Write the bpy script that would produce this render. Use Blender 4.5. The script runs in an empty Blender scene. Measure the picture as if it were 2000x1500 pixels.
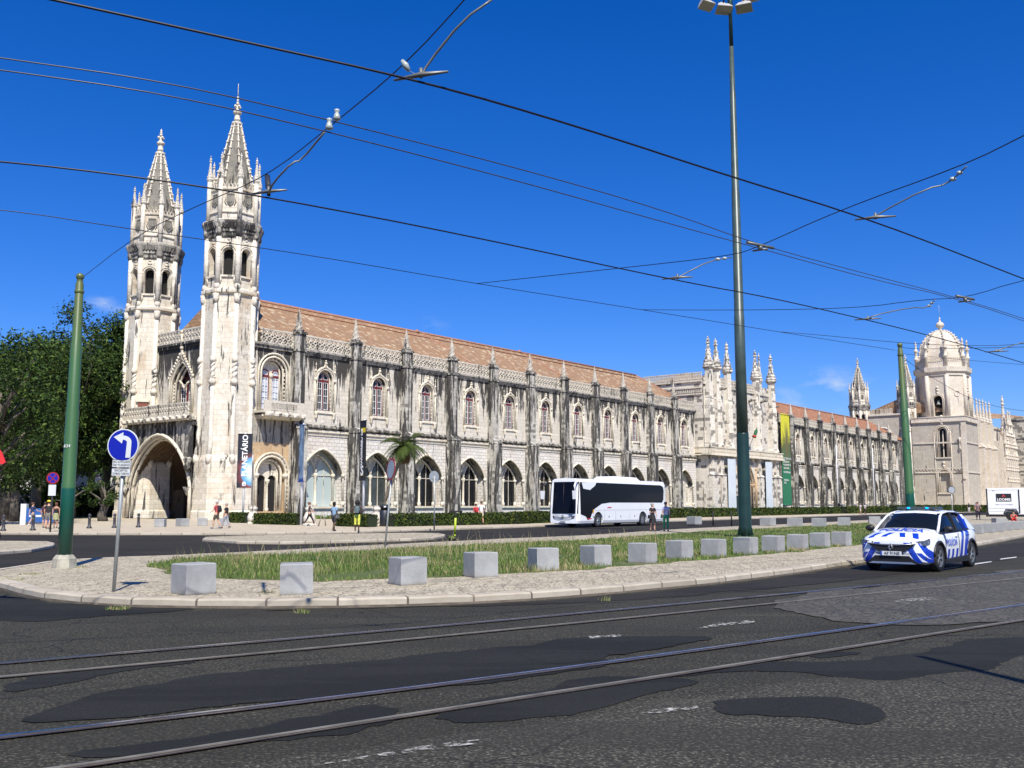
import bpy, math, random
from mathutils import Vector, Matrix, noise
R=math.radians; pi=math.pi; rnd=random.Random(7)
sc=bpy.context.scene; COL=sc.collection
# ---------- camera model (used to survey the place from the photograph) ----------
F=1910.; TH=math.atan(235/1910.); H=1.68
def ray(px,py):
    a=(px-1000)/F; b=(750-py)/F; c,s=math.cos(TH),math.sin(TH)
    return (a,c-b*s,s+b*c)
def G(px,py,z=0.):
    d=ray(px,py); t=(z-H)/d[2]; return (d[0]*t,d[1]*t)
def atY(px,py,Y):
    d=ray(px,py); t=Y/d[1]; return (d[0]*t,Y,H+d[2]*t)
PHI=R(51.76); O=(-30.75,105.)
Ux,Uy=math.cos(PHI),math.sin(PHI)
def W(x,y): return (O[0]+x*Ux-y*Uy, O[1]+x*Uy+y*Ux)
cam=bpy.data.cameras.new('camera'); co=bpy.data.objects.new('camera',cam); COL.objects.link(co)
cam.sensor_width=36; cam.lens=36*F/2000; cam.clip_end=6000; cam.clip_start=.1
co.location=(0,0,H); co.rotation_euler=(pi/2+TH,0,0); sc.camera=co
# ---------- mesh builder ----------
class M:
    def __init__(s): s.v=[]; s.f=[]; s.m=[]; s.s=[]; s.T=None; s.mi=0
    def av(s,p):
        p=Vector(p)
        if s.T is not None: p=s.T@p
        s.v.append(p); return len(s.v)-1
    def face(s,pts,sm=False,mi=None):
        s.f.append([s.av(p) for p in pts]); s.m.append(s.mi if mi is None else mi); s.s.append(sm)
    def fi(s,idx,sm=False): s.f.append(list(idx)); s.m.append(s.mi); s.s.append(sm)
    def box(s,x0,x1,y0,y1,z0,z1,skip=''):
        q=[(x0,y0,z0),(x1,y0,z0),(x1,y1,z0),(x0,y1,z0),(x0,y0,z1),(x1,y0,z1),(x1,y1,z1),(x0,y1,z1)]
        i=[s.av(p) for p in q]
        for n,a in (('b',(0,3,2,1)),('t',(4,5,6,7)),('f',(0,1,5,4)),('r',(1,2,6,5)),('k',(2,3,7,6)),('l',(3,0,4,7))):
            if n not in skip: s.fi([i[k] for k in a])
    def hexa(s,q):
        i=[s.av(p) for p in q]
        for a in ((0,3,2,1),(4,5,6,7),(0,1,5,4),(1,2,6,5),(2,3,7,6),(3,0,4,7)): s.fi([i[k] for k in a])
    def lathe(s,c,prof,n=12,ph=0,sm=True,cap=True):
        rings=[]
        for r,z in prof:
            rings.append([s.av((c[0]+r*math.cos(ph+2*pi*k/n),c[1]+r*math.sin(ph+2*pi*k/n),c[2]+z)) for k in range(n)])
        for a,b in zip(rings,rings[1:]):
            for k in range(n): s.fi((a[k],a[(k+1)%n],b[(k+1)%n],b[k]),sm)
        if cap: s.fi(rings[0][::-1]); s.fi(rings[-1])
    def tube(s,pts,r,n=6,closed=False,cap=True,sm=True,up=(0,0,1),asp=1.):
        pts=[Vector(p) for p in pts]; N=len(pts); rings=[]
        rr=r if isinstance(r,(list,tuple)) else [r]*N
        for i,p in enumerate(pts):
            if closed: t=pts[(i+1)%N]-pts[i-1]
            else: t=pts[min(i+1,N-1)]-pts[max(i-1,0)]
            t.normalize(); u=Vector(up)
            if abs(t.dot(u))>.95: u=Vector((1,0,0)) if abs(t.x)<.9 else Vector((0,1,0))
            a=t.cross(u).normalized(); b=a.cross(t)
            rings.append([s.av(p+rr[i]*(a*math.cos(2*pi*k/n+pi/n)+b*asp*math.sin(2*pi*k/n+pi/n))) for k in range(n)])
        L=N if closed else N-1
        for i in range(L):
            A,B=rings[i],rings[(i+1)%N]
            for k in range(n): s.fi((A[k],A[(k+1)%n],B[(k+1)%n],B[k]),sm)
        if cap and not closed: s.fi(rings[0][::-1]); s.fi(rings[-1])
    def prism(s,poly,d0,d1,ax='y'):
        # poly: 2-D outline; extruded along ax from d0 to d1
        def P(a,b,d): return (a,d,b) if ax=='y' else ((d,a,b) if ax=='x' else (a,b,d))
        A=[s.av(P(a,b,d0)) for a,b in poly]; B=[s.av(P(a,b,d1)) for a,b in poly]; n=len(poly)
        s.fi(A); s.fi(B[::-1])
        for k in range(n): s.fi((A[k],B[k],B[(k+1)%n],A[(k+1)%n]))
    def ball(s,c,r,n=8,m=6,sc_=(1,1,1)):
        rings=[]
        for j in range(1,m):
            t=pi*j/m
            rings.append([s.av((c[0]+r*sc_[0]*math.sin(t)*math.cos(2*pi*k/n),c[1]+r*sc_[1]*math.sin(t)*math.sin(2*pi*k/n),c[2]-r*sc_[2]*math.cos(t))) for k in range(n)])
        b=s.av((c[0],c[1],c[2]-r*sc_[2])); t=s.av((c[0],c[1],c[2]+r*sc_[2]))
        for a,q in zip(rings,rings[1:]):
            for k in range(n): s.fi((a[k],a[(k+1)%n],q[(k+1)%n],q[k]),True)
        for k in range(n):
            s.fi((b,rings[0][(k+1)%n],rings[0][k]),True); s.fi((t,rings[-1][k],rings[-1][(k+1)%n]),True)
    def mesh(s,name,mats,fix=False):
        me=bpy.data.meshes.new(name)
        me.from_pydata([tuple(p) for p in s.v],[],s.f)
        mats=mats if isinstance(mats,(list,tuple)) else [mats]
        for m in mats: me.materials.append(m)
        me.polygons.foreach_set('material_index',s.m); me.polygons.foreach_set('use_smooth',s.s)
        uv=me.uv_layers.new(name='UVMap').data; buf=[0.]*(2*len(me.loops))
        for p in me.polygons:
            n=p.normal; t=Vector((-n.y,n.x,0)) if abs(n.z)<.98 else Vector((1,0,0))
            if t.length<1e-6: t=Vector((1,0,0))
            t.normalize(); b=n.cross(t)
            for li in p.loop_indices:
                q=me.vertices[me.loops[li].vertex_index].co
                buf[2*li]=q.dot(t); buf[2*li+1]=q.dot(b)
        uv.foreach_set('uv',buf)
        if fix:
            import bmesh
            bm=bmesh.new(); bm.from_mesh(me); bmesh.ops.remove_doubles(bm,verts=bm.verts,dist=1e-4); bmesh.ops.recalc_face_normals(bm,faces=bm.faces); bm.to_mesh(me); bm.free()
        me.update(); return me
    def build(s,name,mats,parent=None,loc=(0,0,0),rz=0,fix=False):
        return link(name,s.mesh(name,mats,fix),parent,loc,rz)
def link(name,me,parent=None,loc=(0,0,0),rz=0,rot=None):
    o=bpy.data.objects.new(name,me); COL.objects.link(o); o.parent=parent; o.location=loc
    o.rotation_euler=rot if rot else (0,0,rz); return o
def tag(o,label,cat=None,group=None,kind=None):
    if label: o['label']=label
    if cat: o['category']=cat
    if group: o['group']=group
    if kind: o['kind']=kind
    return o
def empty(name,loc,rz,label,cat,group=None):
    o=bpy.data.objects.new(name,None); COL.objects.link(o); o.location=loc; o.rotation_euler=(0,0,rz); o.empty_display_size=.3
    return tag(o,label,cat,group)
def copy_tree(o,parent=None,loc=None,rz=None):
    c=o.copy(); COL.objects.link(c); c.parent=parent
    if loc is not None: c.location=loc
    if rz is not None: c.rotation_euler=(0,0,rz)
    for ch in list(o.children): copy_tree(ch,c)
    return c
def text_mesh(txt,size,mat,name='lettering',ext=.004,align='CENTER',bold=0.,sx=1.):
    c=bpy.data.curves.new('t','FONT'); c.body=txt; c.size=size; c.extrude=ext; c.align_x=align; c.align_y='CENTER'; c.offset=bold; c.resolution_u=3
    o=bpy.data.objects.new('t',c); COL.objects.link(o)
    dg=bpy.context.evaluated_depsgraph_get(); me=bpy.data.meshes.new_from_object(o.evaluated_get(dg)); me.name=name
    if sx!=1: me.transform(Matrix.Diagonal((sx,1,1,1)))
    bpy.data.objects.remove(o); bpy.data.curves.remove(c)
    me.materials.clear(); me.materials.append(mat); return me
def cut(o,cutters):
    """boolean the cutter meshes out of o, baked into its mesh"""
    ob=[]
    for c in cutters:
        k=bpy.data.objects.new('c',c); COL.objects.link(k); k.parent=o.parent; ob.append(k)
        md=o.modifiers.new('b','BOOLEAN'); md.operation='DIFFERENCE'; md.object=k; md.solver='EXACT'
    dg=bpy.context.evaluated_depsgraph_get(); dg.update(); me=bpy.data.meshes.new_from_object(o.evaluated_get(dg))
    o.modifiers.clear(); o.data=me
    for k in ob: bpy.data.objects.remove(k)
# ---------- materials ----------
class N:
    def __init__(s,name):
        s.m=bpy.data.materials.new(name); s.m.use_nodes=True; s.t=s.m.node_tree; s.b=s.t.nodes['Principled BSDF']; s.c={}
    def n(s,ty,ins={},**kw):
        x=s.t.nodes.new(ty)
        for k,v in kw.items(): setattr(x,k,v)
        for k,v in ins.items(): s.set(x,k,v)
        return x
    def set(s,x,k,v):
        i=x.inputs[k]
        if isinstance(v,bpy.types.NodeSocket): s.t.links.new(v,i)
        elif isinstance(v,(tuple,list)) and len(v)==3 and i.type=='RGBA': i.default_value=(*v,1)
        else: i.default_value=v
    def pos(s,scale=(1,1,1)):
        g=s.c.get('g') or s.c.setdefault('g',s.n('ShaderNodeNewGeometry'))
        return s.n('ShaderNodeMapping',{'Vector':g.outputs['Position'],'Scale':scale}).outputs[0]
    def obj(s,scale=(1,1,1)):
        g=s.c.get('o') or s.c.setdefault('o',s.n('ShaderNodeTexCoord'))
        return s.n('ShaderNodeMapping',{'Vector':g.outputs['Object'],'Scale':scale}).outputs[0]
    def uv(s,scale=(1,1,1)):
        g=s.c.get('o') or s.c.setdefault('o',s.n('ShaderNodeTexCoord'))
        return s.n('ShaderNodeMapping',{'Vector':g.outputs['UV'],'Scale':scale}).outputs[0]
    def noise(s,vec,scale=1,det=3,rough=.55,dist=0):
        return s.n('ShaderNodeTexNoise',{'Vector':vec,'Scale':scale,'Detail':det,'Roughness':rough,'Distortion':dist}).outputs[0]
    def ramp(s,f,a,b,c0=0.,c1=1.):
        return s.n('ShaderNodeMapRange',{'Value':f,'From Min':a,'From Max':b,'To Min':c0,'To Max':c1},clamp=True).outputs[0]
    def math(s,op,a,b=0.,c=None):
        x=s.n('ShaderNodeMath',operation=op); s.set(x,0,a); s.set(x,1,b)
        if c is not None: s.set(x,2,c)
        return x.outputs[0]
    def mix(s,f,a,b,bt='MIX'):
        x=s.n('ShaderNodeMix',data_type='RGBA',blend_type=bt); s.set(x,0,f)
        for k,v in ((6,a),(7,b)):
            if isinstance(v,bpy.types.NodeSocket): s.t.links.new(v,x.inputs[k])
            else: x.inputs[k].default_value=(*v,1)
        return x.outputs[2]
    def bump(s,h,st=.3,d=.02):
        s.set(s.b,'Normal',s.n('ShaderNodeBump',{'Height':h,'Strength':st,'Distance':d}).outputs[0])
    def out(s,col=None,rough=.8,**kw):
        if col is not None: s.set(s.b,'Base Color',col)
        s.set(s.b,'Roughness',rough)
        for k,v in kw.items(): s.set(s.b,k.replace('_',' '),v)
        return s.m
def plain(name,col,rough=.6,metal=0.,var=.12,sc_=3.,**kw):
    a=N(name); n=a.noise(a.obj(),sc_,4)
    c=a.mix(a.ramp(n,.3,.7),tuple(x*(1-var) for x in col),tuple(min(1,x*(1+var)) for x in col))
    return a.out(c,rough,Metallic=metal,**kw)
def stone(name,c1,c2,mort=(.22,.2,.17),bw=1.0,bh=.42,mw=.014,grime=.5,streak=.5,zlo=None,zhi=None,dark=0.,warm=0.,gcol=(.055,.052,.047)):
    a=N(name); uv=a.uv()
    wob=a.noise(a.pos(),.8,2)
    br=a.n('ShaderNodeTexBrick',{'Vector':uv,'Color1':c1,'Color2':c2,'Mortar':mort,'Scale':1.,'Mortar Size':mw,'Mortar Smooth':.3,'Bias':0.,'Brick Width':bw,'Row Height':bh},offset=.5)
    big=a.noise(a.pos(),.12,3); fine=a.noise(a.pos(),3.5,5)
    c=a.mix(a.ramp(fine,.35,.7),br.outputs[0],(c1[0]*.72,c1[1]*.70,c1[2]*.66))
    if warm>0:
        w=a.noise(a.pos((1,1,.45)),.42,5,.65)
        c=a.mix(a.math('MULTIPLY',a.ramp(w,.52,.66),warm),c,(.40,.25,.12))
    # weathering: black biological crust running down in streaks
    st=a.ramp(a.noise(a.pos((1,1,.10)),2.1,6,.68,.4),.28,.72); st2=a.ramp(a.noise(a.pos((1,1,.22)),.7,4,.6),.22,.78)
    sp=a.noise(a.pos(),1.3,7,.75)
    hz=1.
    if zlo is not None:
        g=a.c['g']; z=a.n('ShaderNodeSeparateXYZ',{0:g.outputs['Position']}).outputs[2]
        hz=a.ramp(z,zlo,zhi)
    base=a.math('ADD',a.math('MULTIPLY',st,.62),a.math('MULTIPLY',st2,.38))
    off=a.math('MULTIPLY',hz,.32) if zlo is not None else .0
    v=a.math('ADD',base,off)
    s1=a.math('MULTIPLY',a.ramp(v,.74-.22*streak,.80-.20*streak),.97)
    s2=a.math('MULTIPLY',a.ramp(a.math('ADD',sp,a.math('MULTIPLY',big,.35)),.86-.16*grime,.96-.12*grime),.8)
    c=a.mix(s2,c,(.16,.15,.13)); c=a.mix(s1,c,gcol)
    if dark>0:  # single darker blocks
        b2=a.n('ShaderNodeTexBrick',{'Vector':uv,'Color1':(0,0,0),'Color2':(1,1,1),'Mortar':(0,0,0),'Scale':1.,'Mortar Size':0.,'Bias':0.,'Brick Width':bw,'Row Height':bh},offset=.5)
        k=a.math('ADD',a.math('MULTIPLY',b2.outputs[0],.5),a.math('MULTIPLY',a.noise(a.pos(),.22,3),.9))
        c=a.mix(a.math('MULTIPLY',a.ramp(k,.93-.2*dark,.96-.2*dark),.75),c,(.10,.095,.085))
    h=a.math('ADD',a.math('MULTIPLY',fine,.5),a.math('MULTIPLY',br.outputs[1],-.6))
    a.bump(h,.55,.04)
    return a.out(c,.9)
WH=(.66,.63,.56); CR=(.64,.56,.42)
S_wall=stone('weathered_limestone_wall',(.74,.69,.59),(.60,.56,.47),bw=1.1,bh=.5,mw=.014,mort=(.36,.33,.28),grime=.62,streak=.42,zlo=13.0,zhi=19.,gcol=(.030,.028,.025))
S_low=stone('white_limestone_blocks',(.80,.77,.71),(.68,.64,.57),bw=.82,bh=.42,mw=.030,mort=(.20,.18,.16),grime=.35,streak=.18,warm=.3)
S_but=stone('blackened_buttress_stone',(.60,.57,.50),(.40,.38,.33),bw=.9,bh=.42,mw=.012,mort=(.30,.28,.25),grime=1.1,streak=1.38,dark=.30,gcol=(.032,.030,.027))
S_trim=stone('carved_limestone_trim',(.78,.72,.59),(.70,.64,.51),bw=3.,bh=.6,mw=.006,grime=.35,streak=.3,warm=.25)
S_rope=stone('blackened_rope_and_shade_stone',(.45,.42,.36),(.3,.28,.25),bw=3.,bh=.6,mw=.006,grime=1.1,streak=1.0)  # crusted mouldings; also the shade colour of arch soffits and the balcony wall
S_par=stone('parapet_tracery_stone',(.70,.65,.55),(.60,.55,.45),bw=2.,bh=2.,mw=.0,grime=.8,streak=.5)
S_tow=stone('cream_tower_limestone',(.78,.73,.62),(.62,.55,.43),bw=1.0,bh=.55,mw=.02,mort=(.44,.39,.32),grime=.62,streak=.50,warm=.45,dark=.0)
S_pin=stone('shaded_porch_limestone',(.20,.13,.075),(.15,.10,.06),bw=1.0,bh=.5,mw=.012,mort=(.24,.18,.12),grime=.5,streak=.4,warm=.3)  # browned down so the unlit porch's shade sits in the colour
S_pinn=stone('greyed_pinnacle_stone',(.56,.52,.44),(.46,.42,.35),bw=3.,bh=.8,mw=.01,grime=1.0,streak=.6)
S_spire=stone('grey_lichen_spire_stone',(.30,.28,.23),(.15,.14,.115),bw=1.,bh=.6,mw=.014,grime=1.2,streak=.8)
S_shaft=stone('pale_shaft_limestone',(.76,.71,.61),(.60,.55,.46),bw=3.,bh=.8,mw=.012,grime=.5,streak=.45)
S_porch=stone('ochre_porch_limestone',(.60,.43,.25),(.50,.34,.20),bw=1.0,bh=.5,mw=.016,mort=(.62,.55,.45),grime=.4,streak=.3,warm=.5)
S_pav=stone('blotched_pavilion_limestone',(.74,.69,.60),(.60,.56,.47),bw=1.1,bh=.6,mw=.012,mort=(.40,.37,.32),grime=.55,streak=.35,dark=.72,warm=.2)
S_chu=stone('pale_church_limestone',(.74,.67,.56),(.62,.55,.45),bw=1.6,bh=.7,mw=.02,mort=(.42,.38,.32),grime=.35,streak=.12,warm=.25)
S_chg=stone('greyed_church_limestone',(.56,.51,.42),(.44,.40,.33),bw=1.6,bh=.7,mw=.02,mort=(.36,.33,.28),grime=.5,streak=.12,warm=.2)
S_far=stone('blackened_far_limestone',(.56,.53,.46),(.30,.285,.25),bw=1.2,bh=.5,mw=.012,grime=1.2,streak=1.5,dark=.5,gcol=(.035,.033,.030))
def roofmat(name,c1,c2,c3):
    a=N(name); uv=a.uv()
    br=a.n('ShaderNodeTexBrick',{'Vector':uv,'Color1':c1,'Color2':c2,'Mortar':(.07,.04,.03),'Scale':1.,'Mortar Size':.035,'Mortar Smooth':.6,'Bias':0.,'Brick Width':.26,'Row Height':.42},offset=0.)
    b2=a.n('ShaderNodeTexBrick',{'Vector':uv,'Color1':(0,0,0),'Color2':(1,1,1),'Mortar':(.5,.5,.5),'Scale':1.,'Mortar Size':0.,'Bias':.0,'Brick Width':.52,'Row Height':.42},offset=.5)
    c=a.mix(a.ramp(b2.outputs[0],.75,1.,0,.8),br.outputs[0],c3)
    n=a.noise(a.pos((1,1,.5)),.5,6,.7); c=a.mix(a.ramp(n,.48,.72,0,.55),c,(.20,.15,.11))
    n2=a.noise(a.pos(),2.5,4); c=a.mix(a.ramp(n2,.55,.75,0,.4),c,(.42,.30,.2))
    sx=a.n('ShaderNodeSeparateXYZ',{0:uv}).outputs[0]
    h=a.math('ABSOLUTE',a.math('SINE',a.math('MULTIPLY',sx,pi/.26)))
    a.bump(h,.9,.06); return a.out(c,.88)
RF=roofmat('aged_terracotta_tiles',(.42,.245,.125),(.32,.185,.095),(.55,.45,.30))
RF2=roofmat('newer_orange_tiles',(.42,.18,.08),(.36,.14,.065),(.47,.26,.14))
M_void=plain('dark_interior',(.012,.011,.010),.9)
M_red=plain('oxblood_window_frame',(.16,.022,.02),.5)
M_white=plain('white_painted_casement',(.78,.78,.76),.5,var=.04)
M_glass=plain('dark_window_glass',(.012,.013,.016),.08,var=.4,sc_=.6,Specular_IOR_Level=.35)
M_glassg=plain('greenish_window_glass',(.045,.055,.055),.10,var=.4,sc_=.8,Specular_IOR_Level=.6)
def curtain():
    a=N('pale_green_curtain_behind_glass'); s=a.n('ShaderNodeTexWave',{'Vector':a.uv((1,.02,1)),'Scale':2.2,'Distortion':1.5,'Detail':2.},wave_type='BANDS').outputs[1]
    return a.out(a.mix(s,(.30,.36,.35),(.52,.60,.58)),.35)
M_curt=curtain(); M_blind=plain('white_blind_behind_glass',(.50,.53,.60),.3,var=.25,sc_=2.)
M_bronze=plain('bell_bronze',(.3,.33,.28),.5)
M_iron=plain('dark_iron',(.03,.03,.032),.5)
M_wood=plain('brown_shutter_wood',(.20,.065,.035),.6)
# ---------- world and sun ----------
w=bpy.data.worlds.new('World'); sc.world=w; w.use_nodes=True; nt=w.node_tree
bg=nt.nodes['Background']; sky=nt.nodes.new('ShaderNodeTexSky'); sky.sky_type='NISHITA'; sky.sun_disc=False
SUN=Vector((.22,-.975,0)).normalized(); EL=R(51)
sky.sun_elevation=EL; sky.sun_rotation=math.atan2(SUN.x,SUN.y); sky.air_density=1.0; sky.dust_density=.25; sky.ozone_density=3.5; sky.altitude=0
def wn(ty,**k):
    x=nt.nodes.new(ty)
    for a,b in k.items(): setattr(x,a,b)
    return x
hs=wn('ShaderNodeHueSaturation'); hs.inputs['Saturation'].default_value=1.2; hs.inputs['Value'].default_value=1.0; hs.inputs['Hue'].default_value=.505
tn=wn('ShaderNodeMix',data_type='RGBA',blend_type='MULTIPLY'); tn.inputs[0].default_value=1.; nt.links.new(sky.outputs[0],tn.inputs[6]); tn.inputs[7].default_value=(.70,.84,1.22,1); nt.links.new(tn.outputs[2],hs.inputs['Color'])
tc=wn('ShaderNodeTexCoord'); mp=wn('ShaderNodeMapping'); mp.inputs['Scale'].default_value=(1,1,2.2)
nt.links.new(tc.outputs['Generated'],mp.inputs[0])
cn=wn('ShaderNodeTexNoise'); cn.inputs['Scale'].default_value=22.; cn.inputs['Detail'].default_value=6; cn.inputs['Roughness'].default_value=.55; nt.links.new(mp.outputs[0],cn.inputs['Vector'])
cr=wn('ShaderNodeMapRange'); nt.links.new(cn.outputs[0],cr.inputs[0]); cr.inputs[1].default_value=.44; cr.inputs[2].default_value=.66
def cloud(px,py,w_,amt,prev):
    d=Vector(ray(px,py)).normalized()
    vs=wn('ShaderNodeVectorMath',operation='SUBTRACT'); nt.links.new(tc.outputs['Generated'],vs.inputs[0]); vs.inputs[1].default_value=d
    vm=wn('ShaderNodeVectorMath',operation='MULTIPLY'); nt.links.new(vs.outputs[0],vm.inputs[0]); vm.inputs[1].default_value=(1,1,1.9)
    ln=wn('ShaderNodeVectorMath',operation='LENGTH'); nt.links.new(vm.outputs[0],ln.inputs[0])
    mr=wn('ShaderNodeMapRange'); nt.links.new(ln.outputs['Value'],mr.inputs[0]); mr.inputs[1].default_value=w_; mr.inputs[2].default_value=w_*.1; mr.inputs[3].default_value=0; mr.inputs[4].default_value=amt
    if prev is None: return mr.outputs[0]
    mx=wn('ShaderNodeMath',operation='MAXIMUM'); nt.links.new(prev,mx.inputs[0]); nt.links.new(mr.outputs[0],mx.inputs[1]); return mx.outputs[0]
c_=None
for a_ in ((1625,752,.040,.75),(1545,778,.028,.6),(1675,758,.030,.4),(200,592,.018,.75),(838,636,.024,.22),(232,604,.014,.4),(1610,785,.03,.4)): c_=cloud(*a_,c_)
ml=wn('ShaderNodeMath',operation='MULTIPLY'); nt.links.new(c_,ml.inputs[0]); nt.links.new(cr.outputs[0],ml.inputs[1])
mxx=wn('ShaderNodeMix',data_type='RGBA'); nt.links.new(ml.outputs[0],mxx.inputs[0]); nt.links.new(hs.outputs[0],mxx.inputs[6]); mxx.inputs[7].default_value=(5.6,6.4,7.6,1)
nt.links.new(mxx.outputs[2],bg.inputs[0]); bg.inputs[1].default_value=.088
sd=bpy.data.lights.new('sun','SUN'); sd.energy=5.0; sd.angle=R(.5); sd.color=(1,.95,.86); so=bpy.data.objects.new('sun',sd); COL.objects.link(so)
D=Vector((SUN.x*math.cos(EL),SUN.y*math.cos(EL),math.sin(EL))); so.rotation_euler=D.to_track_quat('Z','Y').to_euler(); so.location=(0,-20,40)
sc.view_settings.view_transform='Standard'; sc.view_settings.look='None'; sc.view_settings.gamma=1; sc.view_settings.exposure=0.42
# ================= monastery =================
def arch_wall(m,x0,x1,z0,z1,ops,y=0.,N_=12,yr=0):
    """wall face in plane y with arched openings: (cx,hw,zb,topfn(u),depth)"""
    xs={x0,x1}
    for cx,hw,zb,fn,dp in ops:
        for k in range(N_+1): xs.add(round(cx-hw*math.cos(pi*k/N_),4))
    xs=sorted(x for x in xs if x0-1e-6<=x<=x1+1e-6)
    for a,b in zip(xs,xs[1:]):
        if b-a<1e-5: continue
        mid=(a+b)/2; cur=(z0,z0)
        for cx,hw,zb,fn,dp in sorted(ops,key=lambda o:o[2]):
            if abs(mid-cx)<hw:
                ta=fn((a-cx)/hw); tb=fn((b-cx)/hw)
                if zb-cur[0]>1e-4: m.face([(a,y,cur[0]),(b,y,cur[1]),(b,y,zb),(a,y,zb)])
                m.face([(a,y,ta),(b,y,tb),(b,y+dp,tb),(a,y+dp,ta)][::-1],mi=yr)
                m.face([(a,y,zb),(b,y,zb),(b,y+dp,zb),(a,y+dp,zb)])
                cur=(ta,tb)
        if z1-min(cur)>1e-4: m.face([(a,y,cur[0]),(b,y,cur[1]),(b,y,z1),(a,y,z1)])
    for cx,hw,zb,fn,dp in ops:
        t=fn(1.); 
        m.face([(cx-hw,y,zb),(cx-hw,y+dp,zb),(cx-hw,y+dp,t),(cx-hw,y,t)][::-1]); m.face([(cx+hw,y,zb),(cx+hw,y,t),(cx+hw,y+dp,t),(cx+hw,y+dp,zb)][::-1])
def rnd_t(zs,r): return lambda u:zs+r*math.sqrt(max(0,1-u*u))
def ptd_t(zs,r,p=1.5,q=.64): return lambda u:zs+r*max(0,1-abs(u)**p)**q
def outline(cx,hw,zb,fn,y,off=0.,N_=14,legs=True):
    P=[]
    if legs: P.append((cx-hw-off,y,zb))
    for k in range(N_+1):
        u=-math.cos(pi*k/N_); P.append((cx+u*(hw+off),y,fn(u)+off*math.sqrt(max(0,1-u*u))))
    if legs: P.append((cx+hw+off,y,zb))
    return P
def pane(m,cx,hw,zb,fn,y,N_=12):
    m.face([(cx-hw,y,zb),(cx+hw,y,zb)]+[(cx+hw*math.cos(pi*k/N_),y,fn(math.cos(pi*k/N_))) for k in range(N_+1)])
def rope(m,x0,x1,y,z,r,st=.16):
    n=int((x1-x0)/st); K=7; rings=[]
    for i in range(n+1):
        x=x0+(x1-x0)*i/n
        rings.append([m.av((x,y+ (r*(1+.28*math.cos(2*t-x*5.2)))*math.cos(t), z+(r*(1+.28*math.cos(2*t-x*5.2)))*math.sin(t))) for t in [2*pi*k/K for k in range(K)]])
    for A,B in zip(rings,rings[1:]):
        for k in range(K): m.fi((A[k],B[k],B[(k+1)%K],A[(k+1)%K]))
def tracery(m,x0,x1,z0,z1,y,rows=2):
    """pierced parapet: interlocking rings between two rails"""
    h=(z1-z0)/rows; n=max(1,round((x1-x0)/h)); w=(x1-x0)/n
    for j in range(rows):
        for i in range(n):
            cx=x0+(i+.5)*w; cz=z0+(j+.5)*h
            m.tube([(cx+w*.47*math.cos(2*pi*k/10),y,cz+h*.47*math.sin(2*pi*k/10)) for k in range(10)],.078,4,closed=True,sm=False,up=(0,1,0),asp=1.6)
            for s in (-1,1):
                m.tube([(cx-s*w*.33,y,cz-h*.33),(cx+s*w*.33,y,cz+h*.33)],.04,4,sm=False,up=(0,1,0))
    m.box(x0,x1,y-.11,y+.11,z1-.03,z1+.12); m.box(x0,x1,y-.10,y+.10,z0-.1,z0+.03)
def pinn(m,c,z0,z1,r,n=8,tw=True):
    """slender twisted pinnacle on a capital"""
    x,y=c; h=z1-z0
    m.lathe((x,y,0),[(r*1.25,z0-.05),(r*1.55,z0+.06*h),(r*1.6,z0+.09*h),(r*1.1,z0+.11*h)],n,pi/8,sm=False)
    m.lathe((x,y,0),[(r*1.02,z0+.11*h),(r*.86,z0+.3*h),(r*.6,z0+.58*h),(r*.28,z0+.86*h),(r*.12,z1)],7,0,sm=False)
    if tw:
        for ph in (0,2.1,4.2):
            P=[];Q=[]
            for k in range(13):
                t=k/12; P.append((x+(r*1.0*(1-t*.82))*math.cos(ph+t*7),y+(r*1.0*(1-t*.82))*math.sin(ph+t*7),z0+h*(.12+.76*t))); Q.append(.20*r*(1-t*.6))
            m.tube(P,Q,4,cap=False)
def gpinn(m,c,z0,z1,r):
    """pinnacle with ring of crockets, bulb and finial"""
    x,y=c; h=z1-z0
    m.lathe((x,y,0),[(r*1.0,z0-.1),(r*1.45,z0+.05*h),(r*1.45,z0+.09*h),(r*1.15,z0+.11*h),(r*1.3,z0+.16*h),(r*1.25,z0+.20*h),(r*.95,z0+.22*h)],8,pi/8,sm=False)
    m.lathe((x,y,0),[(r*.92,z0+.22*h),(r*.7,z0+.4*h),(r*.42,z0+.66*h),(r*.34,z0+.74*h),(r*.62,z0+.76*h),(r*.62,z0+.79*h),(r*.28,z0+.81*h),(r*.5,z0+.86*h),(r*.42,z0+.9*h),(r*.15,z0+.93*h),(r*.22,z0+.96*h),(0.03,z1)],8,0,sm=False)
    for j in range(3):
        for k in range(6):
            t=2*pi*(k+.5*j)/6; rr=r*(.95-.17*j); m.ball((x+rr*math.cos(t),y+rr*math.sin(t),z0+h*(.27+.13*j)),r*.18,5,4)
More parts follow.
